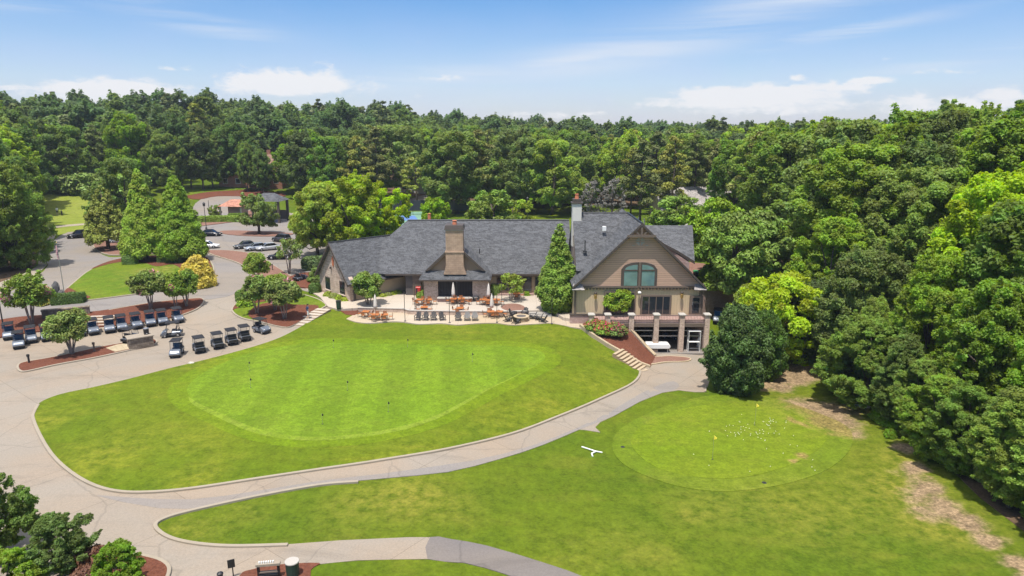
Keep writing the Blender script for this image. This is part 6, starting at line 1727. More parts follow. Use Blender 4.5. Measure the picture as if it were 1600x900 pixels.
def make_pole(h):
    e = empty('light_pole', (0, 0, 0), 'pole', 'pole')
    MB().cyl((0, 0, 0), (0, 0, h), .035, .03, n=8).build('shaft', MT['metal_dark'], e)
    MB().lathe((0, 0, 0), [(.12, 0), (.12, .05), (.05, .12)], 10).build('base', MT['metal_dark'], e)
    MB().lathe((0, 0, h), [(.04, 0), (.055, .04), (.0, .09)], 8).build('finial', MT['metal_dark'], e)
    return e
pl_ = make_pole(3.0); pused = []
for px, py, z, lab in [(633,502,LZ,'thin dark light pole on the lower patio edge, left of the adirondack chairs'),(702.5,504.5,LZ,'thin dark light pole between the two groups of adirondack chairs'),(776.5,504,LZ,'thin dark light pole on the lawn edge near the fire pit'),(862,506,LZ,'thin dark light pole at the right end of the lower patio'),(648.5,483,FZ,'thin dark light pole on the upper patio left of the shrub tables'),(714.5,480,FZ,'thin dark light pole on the upper patio before the hearth'),(784,479,FZ,'thin dark light pole on the upper patio by the tree pit')]:
    p = at_z(px, py, z); place(pl_, pused, (p[0], p[1], z), 0, lab, 'pole', 'thin light poles of the patio')
# fire pit
p = at_z(814.5, 503, LZ); fp = empty('fire_pit', (p[0], p[1] + .6, LZ), 'round stone fire pit among the dark adirondack chairs', 'fire pit')
MB().lathe((0, 0, 0), [(.82, 0), (.82, .46)], 20).build('stone_ring', MT['stone_tan'] if 'stone_tan' in MT else M_brick('tan fire pit stone', (.30, .21, .13), (.48, .38, .26), (.42, .33, .22), (.2, .14, .09), .3, .15), fp)
cap = MB(); n = 20; vs = [(r * math.cos(2 * PI * k / n), r * math.sin(2 * PI * k / n), z) for r, z in ((.9, .46), (.9, .54), (.55, .54), (.55, .30)) for k in range(n)]
cap.add(vs, [(i * n + k, i * n + (k + 1) % n, (i + 1) * n + (k + 1) % n, (i + 1) * n + k) for i in range(3) for k in range(n)]); cap.build('cap_ring', MT['walk_tan'], fp)
MB().lathe((0, 0, .465), [(.56, 0), (.50, .03), (.1, .05)], 16).build('ash_bed', MT['garage_dark'], fp)
# cooler, bins, dark lounge seats
p = at_y(654, 466, 83.4); c = empty('drinks_cooler', (p[0], 83.4, FZ), 'bright red drinks cooler beside the dark doorway', 'cooler')
MB().box(0, 0, .05, .60, .55, 1.3).build('cabinet', MT['red'], c, bevel=.04); MB().box(-.17, -.28, .2, .2, .06, 1.0).build('door', MT['black'], c); MB().box(0, 0, 0, .55, .5, .06).build('plinth', MT['black'], c)
def bin_(px, py, z, lab, mat, name='litter_bin', h=.95, r=.30, lid=None):
    p = at_z(px, py, z) if z is not None else gp(px, py)
    e = empty(name, p, lab, 'bin'); MB().lathe((0, 0, 0), [(r * .82, 0), (r * .92, .1), (r, h * .9), (r * 1.05, h)], 14).build('drum', mat, e)
    MB().lathe((0, 0, h), [(r * 1.08, 0), (r * 1.06, .05), (r * .3, .09 if lid is None else .06)], 14).build('lid', lid or MT['black'], e); return e
bin_(529.5, 482.5, FZ, 'dark green litter bin on the walk beside the garden steps', MT['bin_green'])
MT['wicker'] = M_plain('dark wicker', (.03, .026, .024), .8, var=.4, scale=8)
lg = empty('lounge_chair', (0, 0, 0), 'x', 'chair'); lu = []
MB().box(0, 0, .1, .8, .75, .26).build('base', MT['wicker'], lg); MB().box(-.36, 0, .34, .14, .75, .46).build('backrest', MT['wicker'], lg)
for s in (-1, 1): MB().box(0, s * .36, .34, .8, .1, .24).build('armrest', MT['wicker'], lg)
MB().box(.05, 0, .36, .62, .58, .12).build('cushion', MT['resin_grey'], lg)
for k, (px, py, a) in enumerate([(742, 470, -60), (748, 467.5, -100), (756, 468, -130)]):
    p = at_z(px, py, FZ); place(lg, lu, (p[0], p[1], FZ + .015), R(a), 'dark wicker lounge chair beside the right hearth pier, ' + ['left one', 'middle one', 'right one'][k], 'chair', 'dark lounge chairs by the hearth')
# white bench-like cart cover and white rack before the garage
p = at_z(1027, 549, -1.58); e = empty('covered_trailer', p, 'long white rounded cover on short legs before the garage columns', 'trailer')
cv = MB(); cv.extr([(-1.3, -.55, .45), (1.15, -.55, .45), (1.3, -.55, .6), (1.25, -.55, .85), (1.05, -.55, 1.0), (-1.3, -.55, 1.02)], (0, 1.1, 0)); cv.build('cover', MT['white'], e, bevel=.06)
for a, b in ((-1.1, -.45), (1.0, -.45), (1.0, .45), (-1.1, .45)): MB().box(a, b, 0, .07, .07, .5).build('leg', MT['steel'], e)
MB().box(0, 0, .36, 2.3, .9, .08).build('tray', MT['metal_dark'], e)
p = at_z(1083, 549, -1.58); e = empty('white_rack', p, 'tall white open frame rack before the right garage bay', 'rack')
r_ = MB()
for a in (-.62, .62):
    for b in (-.25, .25): r_.box(a, b, 0, .05, .05, 2.3)
r_.build('frame', MT['white'], e)
MB().box(0, 0, 2.3, 1.3, .56, .05).build('top_rail', MT['white'], e); MB().box(0, 0, 1.1, 1.2, .5, .04).build('shelf', MT['white'], e); MB().box(0, .1, .3, 1.2, .04, .04).build('cross_rail', MT['white'], e)
p = at_z(1092, 547, -1.58); e = empty('white_board', (p[0], p[1] + 1.2, p[2]), 'white panel leaning inside the right garage bay', 'panel'); MB().box(.35, 0, 0, .55, .06, .9).build('panel_face', MT['white'], e)
for px, py, l in [(1089, 441, 'green-lidded wheeled bin on the yard behind the gabled wing, left one'), (1094.5, 441, 'green-lidded wheeled bin on the yard behind the gabled wing, right one')]:
    p = at_z(px, py, 3.45); e = empty('wheeled_bin', p, l, 'bin', 'green-lidded bins')
    MB().box(0, 0, .08, .75, .8, 1.25, taper=1.15).build('tub', MT['black'], e); MB().box(0, 0, 1.33, .95, 1.0, .14, taper=.8).build('lid', MT['green_plastic'], e)
    for s in (-1, 1): MB().cyl((s * .3, .3, .1), (s * .3 + .06, .3, .1), .1, n=10).build('wheel', MT['rubber'], e)

# ------------------------------------------------------------------ stone counter, wall, boulders, posts
p = gp(222, 545); an = R(37)
sc_ = empty('stone_counter', p, 'square field-stone counter with a tan top among the carts', 'counter', None, an)
MB().box(0, .6, 0, 2.2, 1.3, 1.15).build('stone_base', MT['stone'], sc_); MB().box(0, .6, 1.15, 2.4, 1.5, .1).build('counter_top', MT['wood_grey'], sc_)
e = empty('water_cooler', tuple(np.array(p) + V3(.1, .95, 1.25)), 'dark drink cooler standing on the stone counter', 'cooler', None, an)
MB().lathe((0, 0, 0), [(.24, 0), (.26, .5), (.24, .55)], 12).build('tank', MT['black'], e); MB().lathe((0, 0, .55), [(.25, 0), (.25, .08), (.1, .12)], 12).build('lid', MT['steel'], e); MB().box(0, -.26, .08, .06, .08, .06).build('tap', MT['white'], e)
a_, b_ = gp(67, 499), gp(141, 491); d = b_ - a_
w_ = empty('stone_wall', a_, 'low dark field-stone wall in the bed behind the carts', 'wall')
MB().box(*((a_ + b_) / 2)[:2], min(a_[2], b_[2]) - .6, math.hypot(d[0], d[1]), .5, 1.55, math.atan2(d[1], d[0])).build('stone_face', MT['stone'], w_, a_)
MB().box(*((a_ + b_) / 2)[:2], min(a_[2], b_[2]) + .95, math.hypot(d[0], d[1]) + .1, .6, .12, math.atan2(d[1], d[0])).build('coping', MT['stone'], w_, a_)
def boulder(px, py, s, lab, seed, mat='stone_grey', name='boulder'):
    p = gp(px, py); r = np.random.default_rng(seed); b = MB(); b.ball((0, 0, s[2] * .45), (s[0] / 2, s[1] / 2, s[2] / 2), 9, 7)
    b.v = [tuple(np.array(v) * (1 + r.normal() * .07)) for v in b.v]
    o = b.build(name, MT[mat]); o.location = p; tag(o, lab, 'rock'); return o
MT['stone_grey'] = M_plain('dark grey rock', (.10, .095, .09), .9, var=.35, scale=2)
MT['stone_pale'] = M_plain('pale rock', (.48, .44, .36), .9, var=.25, scale=2)
boulder(89, 459, (.9, .6, 1.7), 'upright dark standing stone at the tip of the triangle lawn', 1)
boulder(97, 461, (.8, .7, .7), 'low dark rock at the foot of the standing stone', 2)
boulder(88, 466, (1.3, .9, .7), 'pale rock in front of the standing stone', 3, 'stone_pale')
boulder(299, 569, (.6, .45, .25), 'small pale rock on the lawn edge near the four carts', 5, 'stone_pale')
boulder(1009, 560, (.7, .5, .25), 'pale flat rock in the small bed before the garage', 6, 'stone_pale')
def marker(px, py, h, lab, mat):
    p = gp(px, py); e = empty('marker_post', p + V3(0, 0, .1), lab, 'post'); MB().box(0, 0, 0, .12, .12, h).build('post', mat, e); MB().box(0, -.02, h, .2, .16, .22).build('head', mat, e)
marker(46, 569, .65, 'short black marker post at the left end of the long mulch island', MT['black'])
marker(148, 551, .75, 'short grey-brown marker post right of the round crape myrtle', MT['trim_mid'])
marker(426, 424, .8, 'short dark post at the tip of the brown median', MT['trim_mid'])
def lamp_post(px, py, h, lab, head=True):
    p = gp(px, py); e = empty('lamp_post', p, lab, 'lamp post'); MB().cyl((0, 0, 0), (0, 0, h), .075, .05, n=10).build('shaft', MT['metal_dark'], e); MB().lathe((0, 0, 0), [(.2, 0), (.18, .3), (.08, .5)], 10).build('base', MT['metal_dark'], e)
    if head:
        MB().lathe((0, 0, h), [(.08, 0), (.22, .12), (.26, .55), (.1, .62)], 10).build('lantern', MT['lamp_glass'] if False else MT['metal_dark'], e); MB().lathe((0, 0, h + .6), [(.3, 0), (.08, .2), (.02, .3)], 10).build('cap', MT['metal_dark'], e)
lamp_post(6, 515, 6.2, 'dark lamp post at the left edge behind the carts')
lamp_post(322.5, 358, 4.6, 'dark lamp post beside the bright low hedge')
lamp_post(328, 340, 3.9, 'thin plain post behind the lamp post at the far parking lot', False)
lamp_post(824, 345, 4.3, 'dark lamp post above the main roof ridge under the bright round tree')
p = gp(101, 462); e = empty('flagpole', p, 'slender flagpole with a limp faded flag beside the standing stone', 'flagpole')
MB().cyl((0, 0, 0), (0, 0, 6.6), .05, .03, n=8).build('pole', MT['steel'], e)
fl = MB(); 
for k in range(5): fl.box(-.10 + .03 * math.sin(k * 2), .04 * math.cos(k * 1.7), 5.9 - k * .34, .16 + .03 * (k % 2), .10, .36)
fl.build('flag', MT['flag_red'], e); MB().ball((0, 0, 6.65), .07, 8, 6).build('finial', MT['gold'], e)

# ------------------------------------------------------------------ putting-green pins, chipping flags, balls
def pin(px, py, h, fs_, mat, lab, grp, off):
    p = gp(px, py); e = empty('golf_flag', (p[0], p[1], p[2] + off), lab, 'golf flag', grp)
    MB().cyl((0, 0, 0), (0, 0, h), .012, .009, n=6).build('stick', MT['steel'], e)
    vs = [(0, 0, h), (0, 0, h - fs_), (fs_ * .55, -fs_ * .2, h - fs_ * .75), (fs_ * .62, -fs_ * .12, h - fs_ * .5), (0.02, .02, h), (0.02, .02, h - fs_), (fs_ * .57, -fs_ * .17, h - fs_ * .75), (fs_ * .64, -fs_ * .09, h - fs_ * .5)]
    MB().add(vs, [(0, 1, 2, 3), (7, 6, 5, 4), (0, 4, 5, 1), (1, 5, 6, 2), (2, 6, 7, 3), (3, 7, 4, 0)]).build('flag', mat, e)
    MB().lathe((0, 0, .004), [(.07, 0), (.06, .012)], 10).build('cup', MT['black'], e)
PN = [(392,608,'nearest the pale rock side of the putting green'),(390,581,'behind the leftmost one'),(521,545,'on the far edge, left of the middle'),(637,544,'on the far edge below the light pole'),(543,612,'in the middle of the putting green'),(607,646,'on the near right part of the putting green'),(504,665,'on the near edge of the putting green'),(738,567,'on the right part of the putting green')]
for px, py, w_ in PN: pin(px, py, .85, .22, MT['black'], 'short practice flag with a dark pennant ' + w_, 'practice flags of the putting green', .13)
pin(1113, 719, 1.85, .32, MT['yellow'], 'yellow flag on a tall stick in the middle of the chipping green', 'yellow flags of the chipping green', .05)
pin(1179, 665, 1.85, .32, MT['yellow'], 'yellow flag on a tall stick towards the far side of the chipping green', 'yellow flags of the chipping green', .05)
for px, py, l in [(1194, 755, 'dark hole at the near edge of the chipping collar'), (973, 699, 'dark hole at the left edge of the chipping collar')]:
    p = gp(px, py); o = MB().lathe((0, 0, 0), [(.16, 0), (.13, .012)], 12).build('golf_hole', MT['black']); o.location = p + V3(0, 0, .045); tag(o, l, 'golf hole')
ball = MB().ball((0, 0, .026), .027, 8, 6).mesh('golf_ball', MT['white'], smooth=True); rb = random.Random(12)
spots = [(rb.gauss(1168, 24), rb.gauss(672, 9)) for _ in range(44)] + [(rb.gauss(1203, 7), rb.gauss(660, 2.5)) for _ in range(16)] + [(rb.uniform(1080, 1290), rb.uniform(640, 740)) for _ in range(16)]
for px, py in spots:
    p = gp(px, py); o = bpy.data.objects.new('golf_ball', ball); COL.objects.link(o); o.location = (p[0], p[1], p[2] + .045)
    tag(o, 'white golf ball lying scattered on the chipping green', 'golf ball', 'golf balls scattered over the chipping green')
p = gp(931, 708); e = empty('white_pipe_stand', p, 'white plastic pipe stand lying on the grass left of the chipping green', 'pipe stand')
def off(px, py, h=.05): q = gp(px, py) - p; return (q[0], q[1], q[2] + h)
MB().tube([off(909, 699), off(931, 707.5, .12)], .05, 8).build('long_pipe', MT['white'], e); MB().tube([off(931, 707.5, .12), off(941, 708)], .05, 8).build('short_pipe', MT['white'], e); MB().tube([off(931, 707.5, .12), off(924.5, 710.5, .1), off(926, 714)], .06, 8).build('elbow_pipe', MT['white'], e)

# ------------------------------------------------------------------ bottom edge: sign, ball stand, bin
p = gp(365, 903); e = empty('small_sign', p, 'small black sign board on a thin post at the bottom edge', 'sign'); MB().cyl((0, 0, 0), (0, 0, 1.0), .03, n=8).build('post', MT['black'], e); MB().box(-.03, -.04, .62, .34, .04, .44, R(25)).build('board', MT['black'], e)
p = gp(345, 908); e = empty('black_bollard', p, 'stubby black post left of the small sign at the bottom edge', 'post'); MB().lathe((0, 0, 0), [(.13, 0), (.13, .4)], 10).build('shaft', MT['black'], e); MB().lathe((0, 0, .4), [(.16, 0), (.15, .06), (.04, .12)], 10).build('cap', MT['black'], e)
p = gp(421, 905); e = empty('club_stand', p, 'dark wooden stand with a pale slotted top rail at the bottom edge', 'stand', None, R(8))
for a in (-.48, .48): MB().box(a, 0, 0, .12, .12, .80).build('leg', MT['black'], e)
MB().box(0, 0, .80, 1.16, .22, .12).build('top_rail', MT['wood_grey'], e); MB().box(0, 0, .40, .9, .16, .06).build('shelf', MT['trim_mid'], e); MB().box(0, 0, .05, .9, .3, .28).build('lower_box', MT['black'], e)
cl = MB()
for k in range(7): cl.box(-.42 + k * .11, .02, .915, .05, .10, .10)
cl.build('white_clip', MT['white'], e); e.children[-1]['kind'] = 'stuff'
bin_(458, 901, None, 'black round bin with a beige lid beside the dark stand', MT['bin_green'], h=.85, r=.33, lid=MT['cap_stone'])

# ------------------------------------------------------------------ people
def person(loc, face, shirt, shorts, skin, hair, lab, stride=.22, seed=0):
    J = {'pel': (0, 0, .93), 'wai': (0, 0, 1.08), 'che': (.02, 0, 1.32), 'nec': (.03, 0, 1.48), 'hd0': (.045, 0, 1.58), 'hd1': (.05, 0, 1.70),
         'hl': (0, .10, .90), 'kl': (stride * .8, .11, .52), 'al': (stride * .6, .11, .09), 'tl': (stride * .6 + .17, .11, .04), 'hr': (0, -.10, .90), 'kr': (-stride * .1, -.11, .48), 'ar': (-stride, -.11, .10), 'tr': (-stride + .16, -.11, .04),
         'sl': (.02, .19, 1.42), 'el': (-.10, .25, 1.16), 'wl': (.04, .26, .93), 'ml': (.09, .26, .85), 'sr': (.02, -.19, 1.42), 'er': (-.02, -.25, 1.14), 'wr': (.14, -.24, .94), 'mr': (.19, -.24, .86)}
    rad = {'pel': .145, 'wai': .13, 'che': .155, 'nec': .058, 'hd0': .085, 'hd1': .092, 'hl': .095, 'kl': .062, 'al': .042, 'tl': .035, 'hr': .095, 'kr': .062, 'ar': .042, 'tr': .035, 'sl': .07, 'el': .046, 'wl': .032, 'ml': .034, 'sr': .07, 'er': .046, 'wr': .032, 'mr': .034}
    E = [('pel','wai'),('wai','che'),('che','nec'),('nec','hd0'),('hd0','hd1'),('pel','hl'),('hl','kl'),('kl','al'),('al','tl'),('pel','hr'),('hr','kr'),('kr','ar'),('ar','tr'),('che','sl'),('sl','el'),('el','wl'),('wl','ml'),('che','sr'),('sr','er'),('er','wr'),('wr','mr')]
    for s, m_ in (('l', 'ml'), ('r', 'mr')):       # fingers and thumb
        b = np.array(J[m_]); sg = 1 if s == 'l' else -1
        for k, (dx, ln) in enumerate(((.026, .075), (.009, .085), (-.009, .08), (-.026, .06))):
            J['f%s%d' % (s, k)] = tuple(b + (dx, 0, -.03)); J['g%s%d' % (s, k)] = tuple(b + (dx + .015, -sg * .012, -.03 - ln))
            rad['f%s%d' % (s, k)] = .009; rad['g%s%d' % (s, k)] = .007; E += [(m_, 'f%s%d' % (s, k)), ('f%s%d' % (s, k), 'g%s%d' % (s, k))]
        J['t' + s + 'h'] = tuple(b + (.055, 0, -.02)); rad['t' + s + 'h'] = .009; E.append((m_, 't' + s + 'h'))
    ks = list(J); me = bpy.data.meshes.new('body'); me.from_pydata([J[k] for k in ks], [(ks.index(a), ks.index(b)) for a, b in E], [])
    o = bpy.data.objects.new('body', me); COL.objects.link(o)
    md = o.modifiers.new('skin', 'SKIN'); sd = o.modifiers.new('sub', 'SUBSURF'); sd.levels = 1; sd.render_levels = 1
    for i, k in enumerate(ks): me.skin_vertices[0].data[i].radius = (rad[k], rad[k]); me.skin_vertices[0].data[i].use_root = (k == 'pel')
    dg = bpy.context.evaluated_depsgraph_get(); m2 = bpy.data.meshes.new_from_object(o.evaluated_get(dg)); o.modifiers.clear(); o.data = m2
    for m_ in (skin, shirt, shorts, MT['black']): m2.materials.append(m_)
    for f in m2.polygons:
        x, y, z = f.center; f.material_index = 0
        if 1.02 < z < 1.50 and (abs(y) < .24 or z > 1.22): f.material_index = 1
        elif .50 < z <= 1.02 and abs(y) < .21: f.material_index = 2
        elif z < .10: f.material_index = 3
        f.use_smooth = True
    e = empty('person', loc, lab, 'person', None, face); o.parent = e
    MB().ball((.035, 0, 1.70), (.108, .10, .105), 12, 9).build('hair', hair, e, smooth=True)
    h = MB().ball((.135, 0, 1.645), (.025, .016, .022), 6, 5); h.build('nose', skin, e, smooth=True)
    for s in (-1, 1): MB().ball((.125, s * .035, 1.675), (.012, .014, .010), 6, 5).build('eye', MT['black'], e); MB().ball((.045, s * .098, 1.65), (.03, .012, .035), 6, 5).build('ear', skin, e)
    return e
SK = M_plain('skin', (.48, .28, .19), .6, var=.05); NAVY = M_plain('navy shirt cloth', (.03, .05, .12), .9); WHT = M_plain('white shorts cloth', (.72, .70, .66), .9); HR = M_plain('dark hair', (.03, .02, .015), .7)
q = at_z(481.5, 498, .98)
person((q[0], q[1], .93), math.atan2(4.3, 6.0), NAVY, WHT, SK, HR, 'person in a navy shirt and white shorts climbing the garden steps')
q = gp(90, 336); person((q[0], q[1], q[2] + .05), 2.2, WHT, PA['dark grey'], SK, HR, 'tiny golfer in white standing on the far fairway')
q = gp(97, 337); e = empty('golf_bag', (q[0], q[1], q[2] + .05), 'dark golf bag standing on the far fairway beside the golfer', 'golf bag'); MB().lathe((0, 0, 0), [(.16, 0), (.17, .7), (.2, .95)], 10).build('bag', MT['black'], e)
cb = MB()
for k in range(6): cb.cyl((.06 * math.cos(k), .06 * math.sin(k), .9), (.09 * math.cos(k), .09 * math.sin(k), 1.25), .02, n=5)
cb.build('club', MT['steel'], e); e.children[-1]['kind'] = 'stuff'

# ------------------------------------------------------------------ far buildings, pavilion, fence
def house(name, px, py, w, d, hw, hr, wall, roof, lab, rz=0, z=None, win=True):
    p = gp(px, py); e = empty(name, p, lab, 'house', None, rz)
    MB().extr([(-w / 2, -d / 2, -1), (-w / 2, d / 2, -1), (-w / 2, d / 2, hw), (-w / 2, 0, hw + hr - .3), (-w / 2, -d / 2, hw)], (w, 0, 0)).build('wall', wall, e)
    r = MB(); o_ = .5; k = hr / (d / 2)
    for s in (-1, 1): slab(r, [(-w / 2 - o_, s * (d / 2 + o_), hw - o_ * k), (w / 2 + o_, s * (d / 2 + o_), hw - o_ * k), (w / 2 + o_, 0, hw + hr), (-w / 2 - o_, 0, hw + hr)], .2)
    rf = r.build('roof', roof, e); MB().box(w * .25, d * .2, hw + hr * .4, 1, 1, hr * .6 + 1.2).build('chimney', MT['brick_red'], rf)
    if win:
        n = max(2, int(w / 3.2))
        for i in range(n):
            x = -w / 2 + w * (i + .5) / n
            if i == n // 2: dd = MB().box(x, -d / 2 - .03, 0, 1.1, .1, 2.1).build('door', MT['trim_mid'], e); continue
            f = MB().box(x, -d / 2 - .03, .9, 1.3, .12, 1.5).build('window', MT['white'], e); MB().box(x, -d / 2 - .08, 1.0, 1.1, .06, 1.3).build('pane', MT['glass'], f)
    return e
house('brick_house', 398, 290, 17, 9, 4.6, 4.2, MT['brick_red'], MT['roof_brown'], 'red brick house with a brown roof behind the dark shade trees', R(8))
house('pale_house', 668, 300, 14, 9, 3.4, 3.4, MT['stucco'], MT['roof_pale'], 'pale house glimpsed behind the thin tree by the tennis courts', R(-15))
house('grey_roof_house', 1092, 336, 20, 10, 2.2, 4.2, MT['tan_wall'], MT['roof_pale'], 'pale grey-roofed house glimpsed between the pines behind the right roof', R(5))
drape('house_drive', px2w([(640,313),(660,306),(685,303),(690,308),(668,315),(650,318)], 3), .12, MT['road'], 3)
p = gp(424, 346); pv = empty('pavilion', p, 'open pavilion with a grey hipped roof behind the lone parking lot tree', 'pavilion', None, R(-8))
MB().add([(-3.4, -2.6, 4.6), (3.4, -2.6, 4.6), (3.4, 2.6, 4.6), (-3.4, 2.6, 4.6), (-1.2, 0, 6.2), (1.2, 0, 6.2)], [(3, 2, 1, 0), (0, 1, 5, 4), (1, 2, 5), (2, 3, 4, 5), (3, 0, 4)]).build('roof', MT['roof'], pv)
for a in (-2.9, 2.9):
    for b in (-2.1, 2.1): MB().box(a, b, 0, .45, .45, 4.6).build('post', MT['trim'], pv)
MB().box(1.2, -2.0, 0, 3.0, .15, 1.9).build('screen_panel', M_plain('navy panel', (.03, .04, .09), .6), pv)
MB().box(0, 2.1, .3, 5.6, .15, 2.0).build('low_wall', MT['trim_mid'], pv)
p = gp(369, 339); sh = empty('red_roofed_shed', p, 'low shed with a faded red hipped roof beside the pavilion', 'shed', None, R(-5))
MB().box(.6, 0, 0, 3.2, 3.0, 2.5).build('wall', MT['wood_grey'], sh)
MB().add([(-2.9, -2.4, 2.6), (2.6, -2.4, 2.6), (2.6, 2.4, 2.6), (-2.9, 2.4, 2.6), (-.8, 0, 4.0), (1.4, 0, 4.0)], [(3, 2, 1, 0), (0, 1, 5, 4), (1, 2, 5), (2, 3, 4, 5), (3, 0, 4)]).build('roof', MT['roof_red'], sh)
for a in (-2.5, 2.3): MB().box(a, -2.1, 0, .3, .3, 2.6).build('post', MT['steel'], sh)
p = gp(636, 336); tf = empty('tennis_fence', p, 'tall dark screen fence along the back of the tennis courts', 'fence')
MB().box(1.5, 0, 1.0, 26, .05, 2.4).build('screen', MT['metal_dark'], tf); MB().box(1.5, 0, 3.4, 26, .06, .06).build('rail', MT['metal_dark'], tf)
for k in range(9): MB().cyl((-11.4 + k * 3.2, -.06, 0), (-11.4 + k * 3.2, -.06, 3.5), .05, n=8).build('post', MT['metal_dark'], tf)
# ------------------------------------------------------------------ sky, sun, camera, render settings
w = bpy.data.worlds.new('World'); SC.world = w; w.use_nodes = True
t = NT(w.node_tree)
SUN_EL, SUN_AZ = R(72), R(-20)
sky = t.n('ShaderNodeTexSky', sky_type='NISHITA', sun_disc=False, sun_elevation=SUN_EL, sun_rotation=R(180 + 20), air_density=1.0, dust_density=.6, ozone_density=1.6, altitude=300)
dirv = t.n('ShaderNodeTexCoord').outputs['Generated']
sp = t.n('ShaderNodeSeparateXYZ', {0: dirv})
az = t.math('ARCTAN2', sp.outputs[0], sp.outputs[1]); el = t.math('ARCSINE', sp.outputs[2])
sv = t.n('ShaderNodeCombineXYZ', {0: az, 1: t.math('MULTIPLY', el, 2.2), 2: 0.0}).outputs[0]
n1 = t.noise(sv, 34, 7, .64, .3); n2 = t.noise(sv, 9, 3, .5)
def azel(px, py):
    d = ray(px, py); return math.atan2(d[0], d[1]), math.asin(d[2] / np.linalg.norm(d))
total = None
CUM = [(1210,165,190,22,.62),(1500,168,120,16,.75),(130,152,150,16,.62),(470,140,130,18,.7),(860,182,90,8,.6),(455,134,95,20,1.35),(420,130,50,16,.75),(175,142,90,15,1.25),(240,148,60,8,.6),(300,150,40,7,.6),(278,107,34,7,.7),(1150,160,130,15,1.1),(1185,148,125,15,1.2),(1290,138,70,9,.9),(1360,127,28,7,1.05),(1248,123,15,7,.7),(1430,160,60,12,.7),(1480,162,60,10,.6),(1565,150,28,10,1.0),(1590,162,50,10,.7),(1470,112,40,6,.6),(825,178,35,6,.7),(925,178,34,5,.7),(690,122,60,10,.55),(10,138,30,6,.6),(1000,170,80,8,.3)]
for px, py, wx, wy, am in CUM:
    a0, e0 = azel(px, py); sa, se = wx / F, wy / F
    dx = t.math('DIVIDE', t.math('SUBTRACT', az, a0), sa)
    dy = t.math('DIVIDE', t.math('SUBTRACT', el, e0), se)
    dy = t.math('MULTIPLY', dy, t.math('ADD', 1.0, t.math('MULTIPLY', t.math('LESS_THAN', dy, 0.0), .45)))   # flatter bases
    q = t.math('ADD', t.math('MULTIPLY', dx, dx), t.math('MULTIPLY', dy, dy))
    g_ = t.math('MULTIPLY', t.math('EXPONENT', t.math('MULTIPLY', q, -1.0)), am)
    total = g_ if total is None else t.math('MAXIMUM', total, g_)
nn = t.math('ADD', t.math('MULTIPLY', n1, .72), t.math('MULTIPLY', n2, .28))
cum = t.math('MULTIPLY', t.ramp(t.math('ADD', total, t.math('MULTIPLY', t.math('SUBTRACT', nn, .5), 2.2)), .26, .80), .92)
# long thin high cloud
def streak(rot, sx, sy, scale, lo, hi, band):
    v = t.mapv(sv, (sx, sy, 1), (0, 0, rot))
    n = t.noise(v, scale, 5, .6, .4)
    s = t.ramp(n, lo, hi)
    px, py, wx, wy, r2 = band
    a0, e0 = azel(px, py)
    dx = t.math('SUBTRACT', az, a0); dy = t.math('SUBTRACT', el, e0); c, k = math.cos(r2), math.sin(r2)
    u = t.math('DIVIDE', t.math('ADD', t.math('MULTIPLY', dx, c), t.math('MULTIPLY', dy, k)), wx / F)
    v2 = t.math('DIVIDE', t.math('SUBTRACT', t.math('MULTIPLY', dy, c), t.math('MULTIPLY', dx, k)), wy / F)
    q = t.math('ADD', t.math('MULTIPLY', u, u), t.math('MULTIPLY', v2, v2))
    return t.math('MULTIPLY', s, t.math('EXPONENT', t.math('MULTIPLY', q, -1.0)))
cir = None
for a in [(R(-28), 1, 7, 2.2, .22, .68, (1090, 50, 330, 30, R(13))), (R(-22), 1, 8, 2.0, .25, .7, (900, 92, 150, 12, R(9))), (R(-14), 1, 9, 2.4, .30, .75, (1540, 86, 130, 9, R(8))), (R(-5), 1, 9, 3, .30, .75, (300, 30, 90, 14, R(-8))), (R(0), 1, 9, 2, .30, .75, (700, 120, 150, 16, R(4))), (R(-8), 1, 9, 2, .3, .75, (120, 6, 130, 12, R(2))), (R(-8), 1, 9, 3, .3, .75, (1330, 48, 120, 8, R(8)))]:
    s_ = streak(*a); cir = s_ if cir is None else t.math('MAXIMUM', cir, s_)
cir = t.math('MULTIPLY', cir, .95)
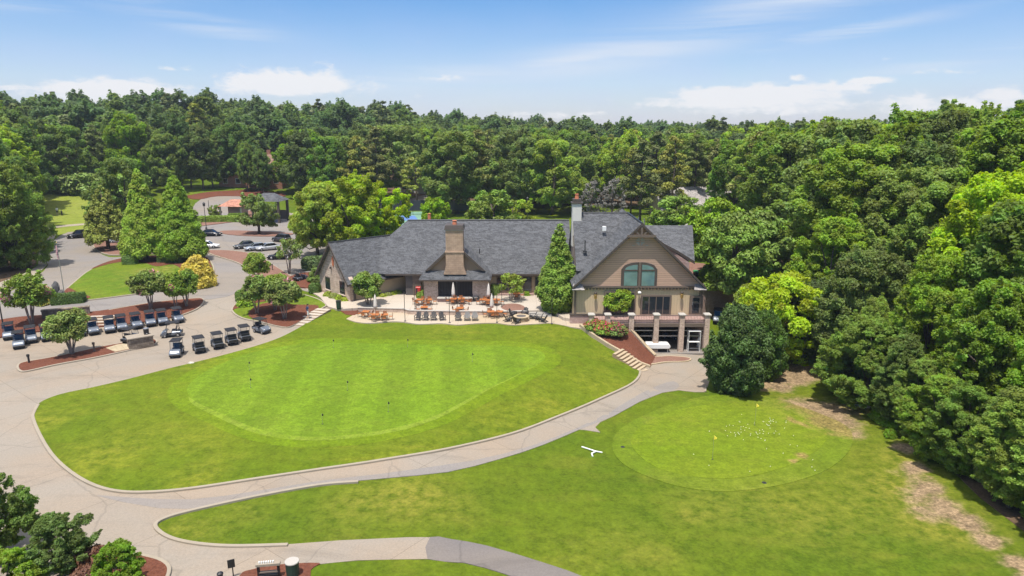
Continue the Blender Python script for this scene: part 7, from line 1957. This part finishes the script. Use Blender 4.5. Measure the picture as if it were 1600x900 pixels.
# faint veil towards the horizon
veil = t.math('MULTIPLY', t.math('SUBTRACT', 1.0, t.ramp(el, .0, .30)), t.math('ADD', .50, t.math('MULTIPLY', n2, .3)))
bg_s = 0.115
CLOUD = (6.2, 6.2, 6.3, 1)
base = t.hsv(sky.outputs[0], .505, SKY_SAT, SKY_VAL)
c1 = t.mix(t.math('MULTIPLY', veil, .85), base, (4.0, 4.35, 6.6, 1))
c1 = t.mix(cir, c1, (5.0, 5.5, 6.3, 1))
c1 = t.mix(cum, c1, CLOUD)
# unseen bright cloud added overhead, outside the frame, to lift the noon shade
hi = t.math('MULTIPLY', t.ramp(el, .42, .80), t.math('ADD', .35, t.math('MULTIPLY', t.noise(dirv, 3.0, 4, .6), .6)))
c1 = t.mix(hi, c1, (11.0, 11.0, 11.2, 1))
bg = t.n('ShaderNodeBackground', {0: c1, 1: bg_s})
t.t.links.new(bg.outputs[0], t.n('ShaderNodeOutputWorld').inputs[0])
L = bpy.data.lights.new('sun', 'SUN'); L.energy = 4.4; L.angle = R(.53); L.color = (1, .955, .89)
so = bpy.data.objects.new('sun', L); COL.objects.link(so); so.rotation_euler = (PI / 2 - SUN_EL, 0, SUN_AZ); so.location = (0, 0, 120)
cam = bpy.data.cameras.new('camera'); cam.sensor_width = 36; cam.lens = 36 * F / 1600; cam.clip_start = .5; cam.clip_end = 12000
co = bpy.data.objects.new('camera', cam); COL.objects.link(co); co.location = (0, 0, CZ); co.rotation_euler = (PI / 2 - PITCH, 0, 0)
SC.camera = co
SC.view_settings.view_transform = 'Standard'; SC.view_settings.look = 'None'; SC.view_settings.exposure = EXPO; SC.view_settings.gamma = 1
SC.view_settings.use_curve_mapping = False
SC.render.engine = 'CYCLES'
cy = SC.cycles
cy.max_bounces = 5; cy.diffuse_bounces = 3; cy.glossy_bounces = 2; cy.transmission_bounces = 3; cy.transparent_max_bounces = 4
cy.use_adaptive_sampling = True; cy.adaptive_threshold = .02
cy.use_denoising = True
cy.sample_clamp_indirect = 6

hb = MB().box(0, 290, -6, 1400, 840, 62).build('haze', bpy.data.materials.new('summer haze')); hb['kind'] = 'stuff'
hm = hb.data.materials[0]; hm.use_nodes = True; ht = NT(hm.node_tree)
hv = ht.n('ShaderNodeVolumePrincipled', {'Color': (.80, .87, 1.0, 1), 'Density': HAZE, 'Anisotropy': .2})
ht.t.links.new(hv.outputs[0], ht.n('ShaderNodeOutputMaterial').inputs['Volume'])
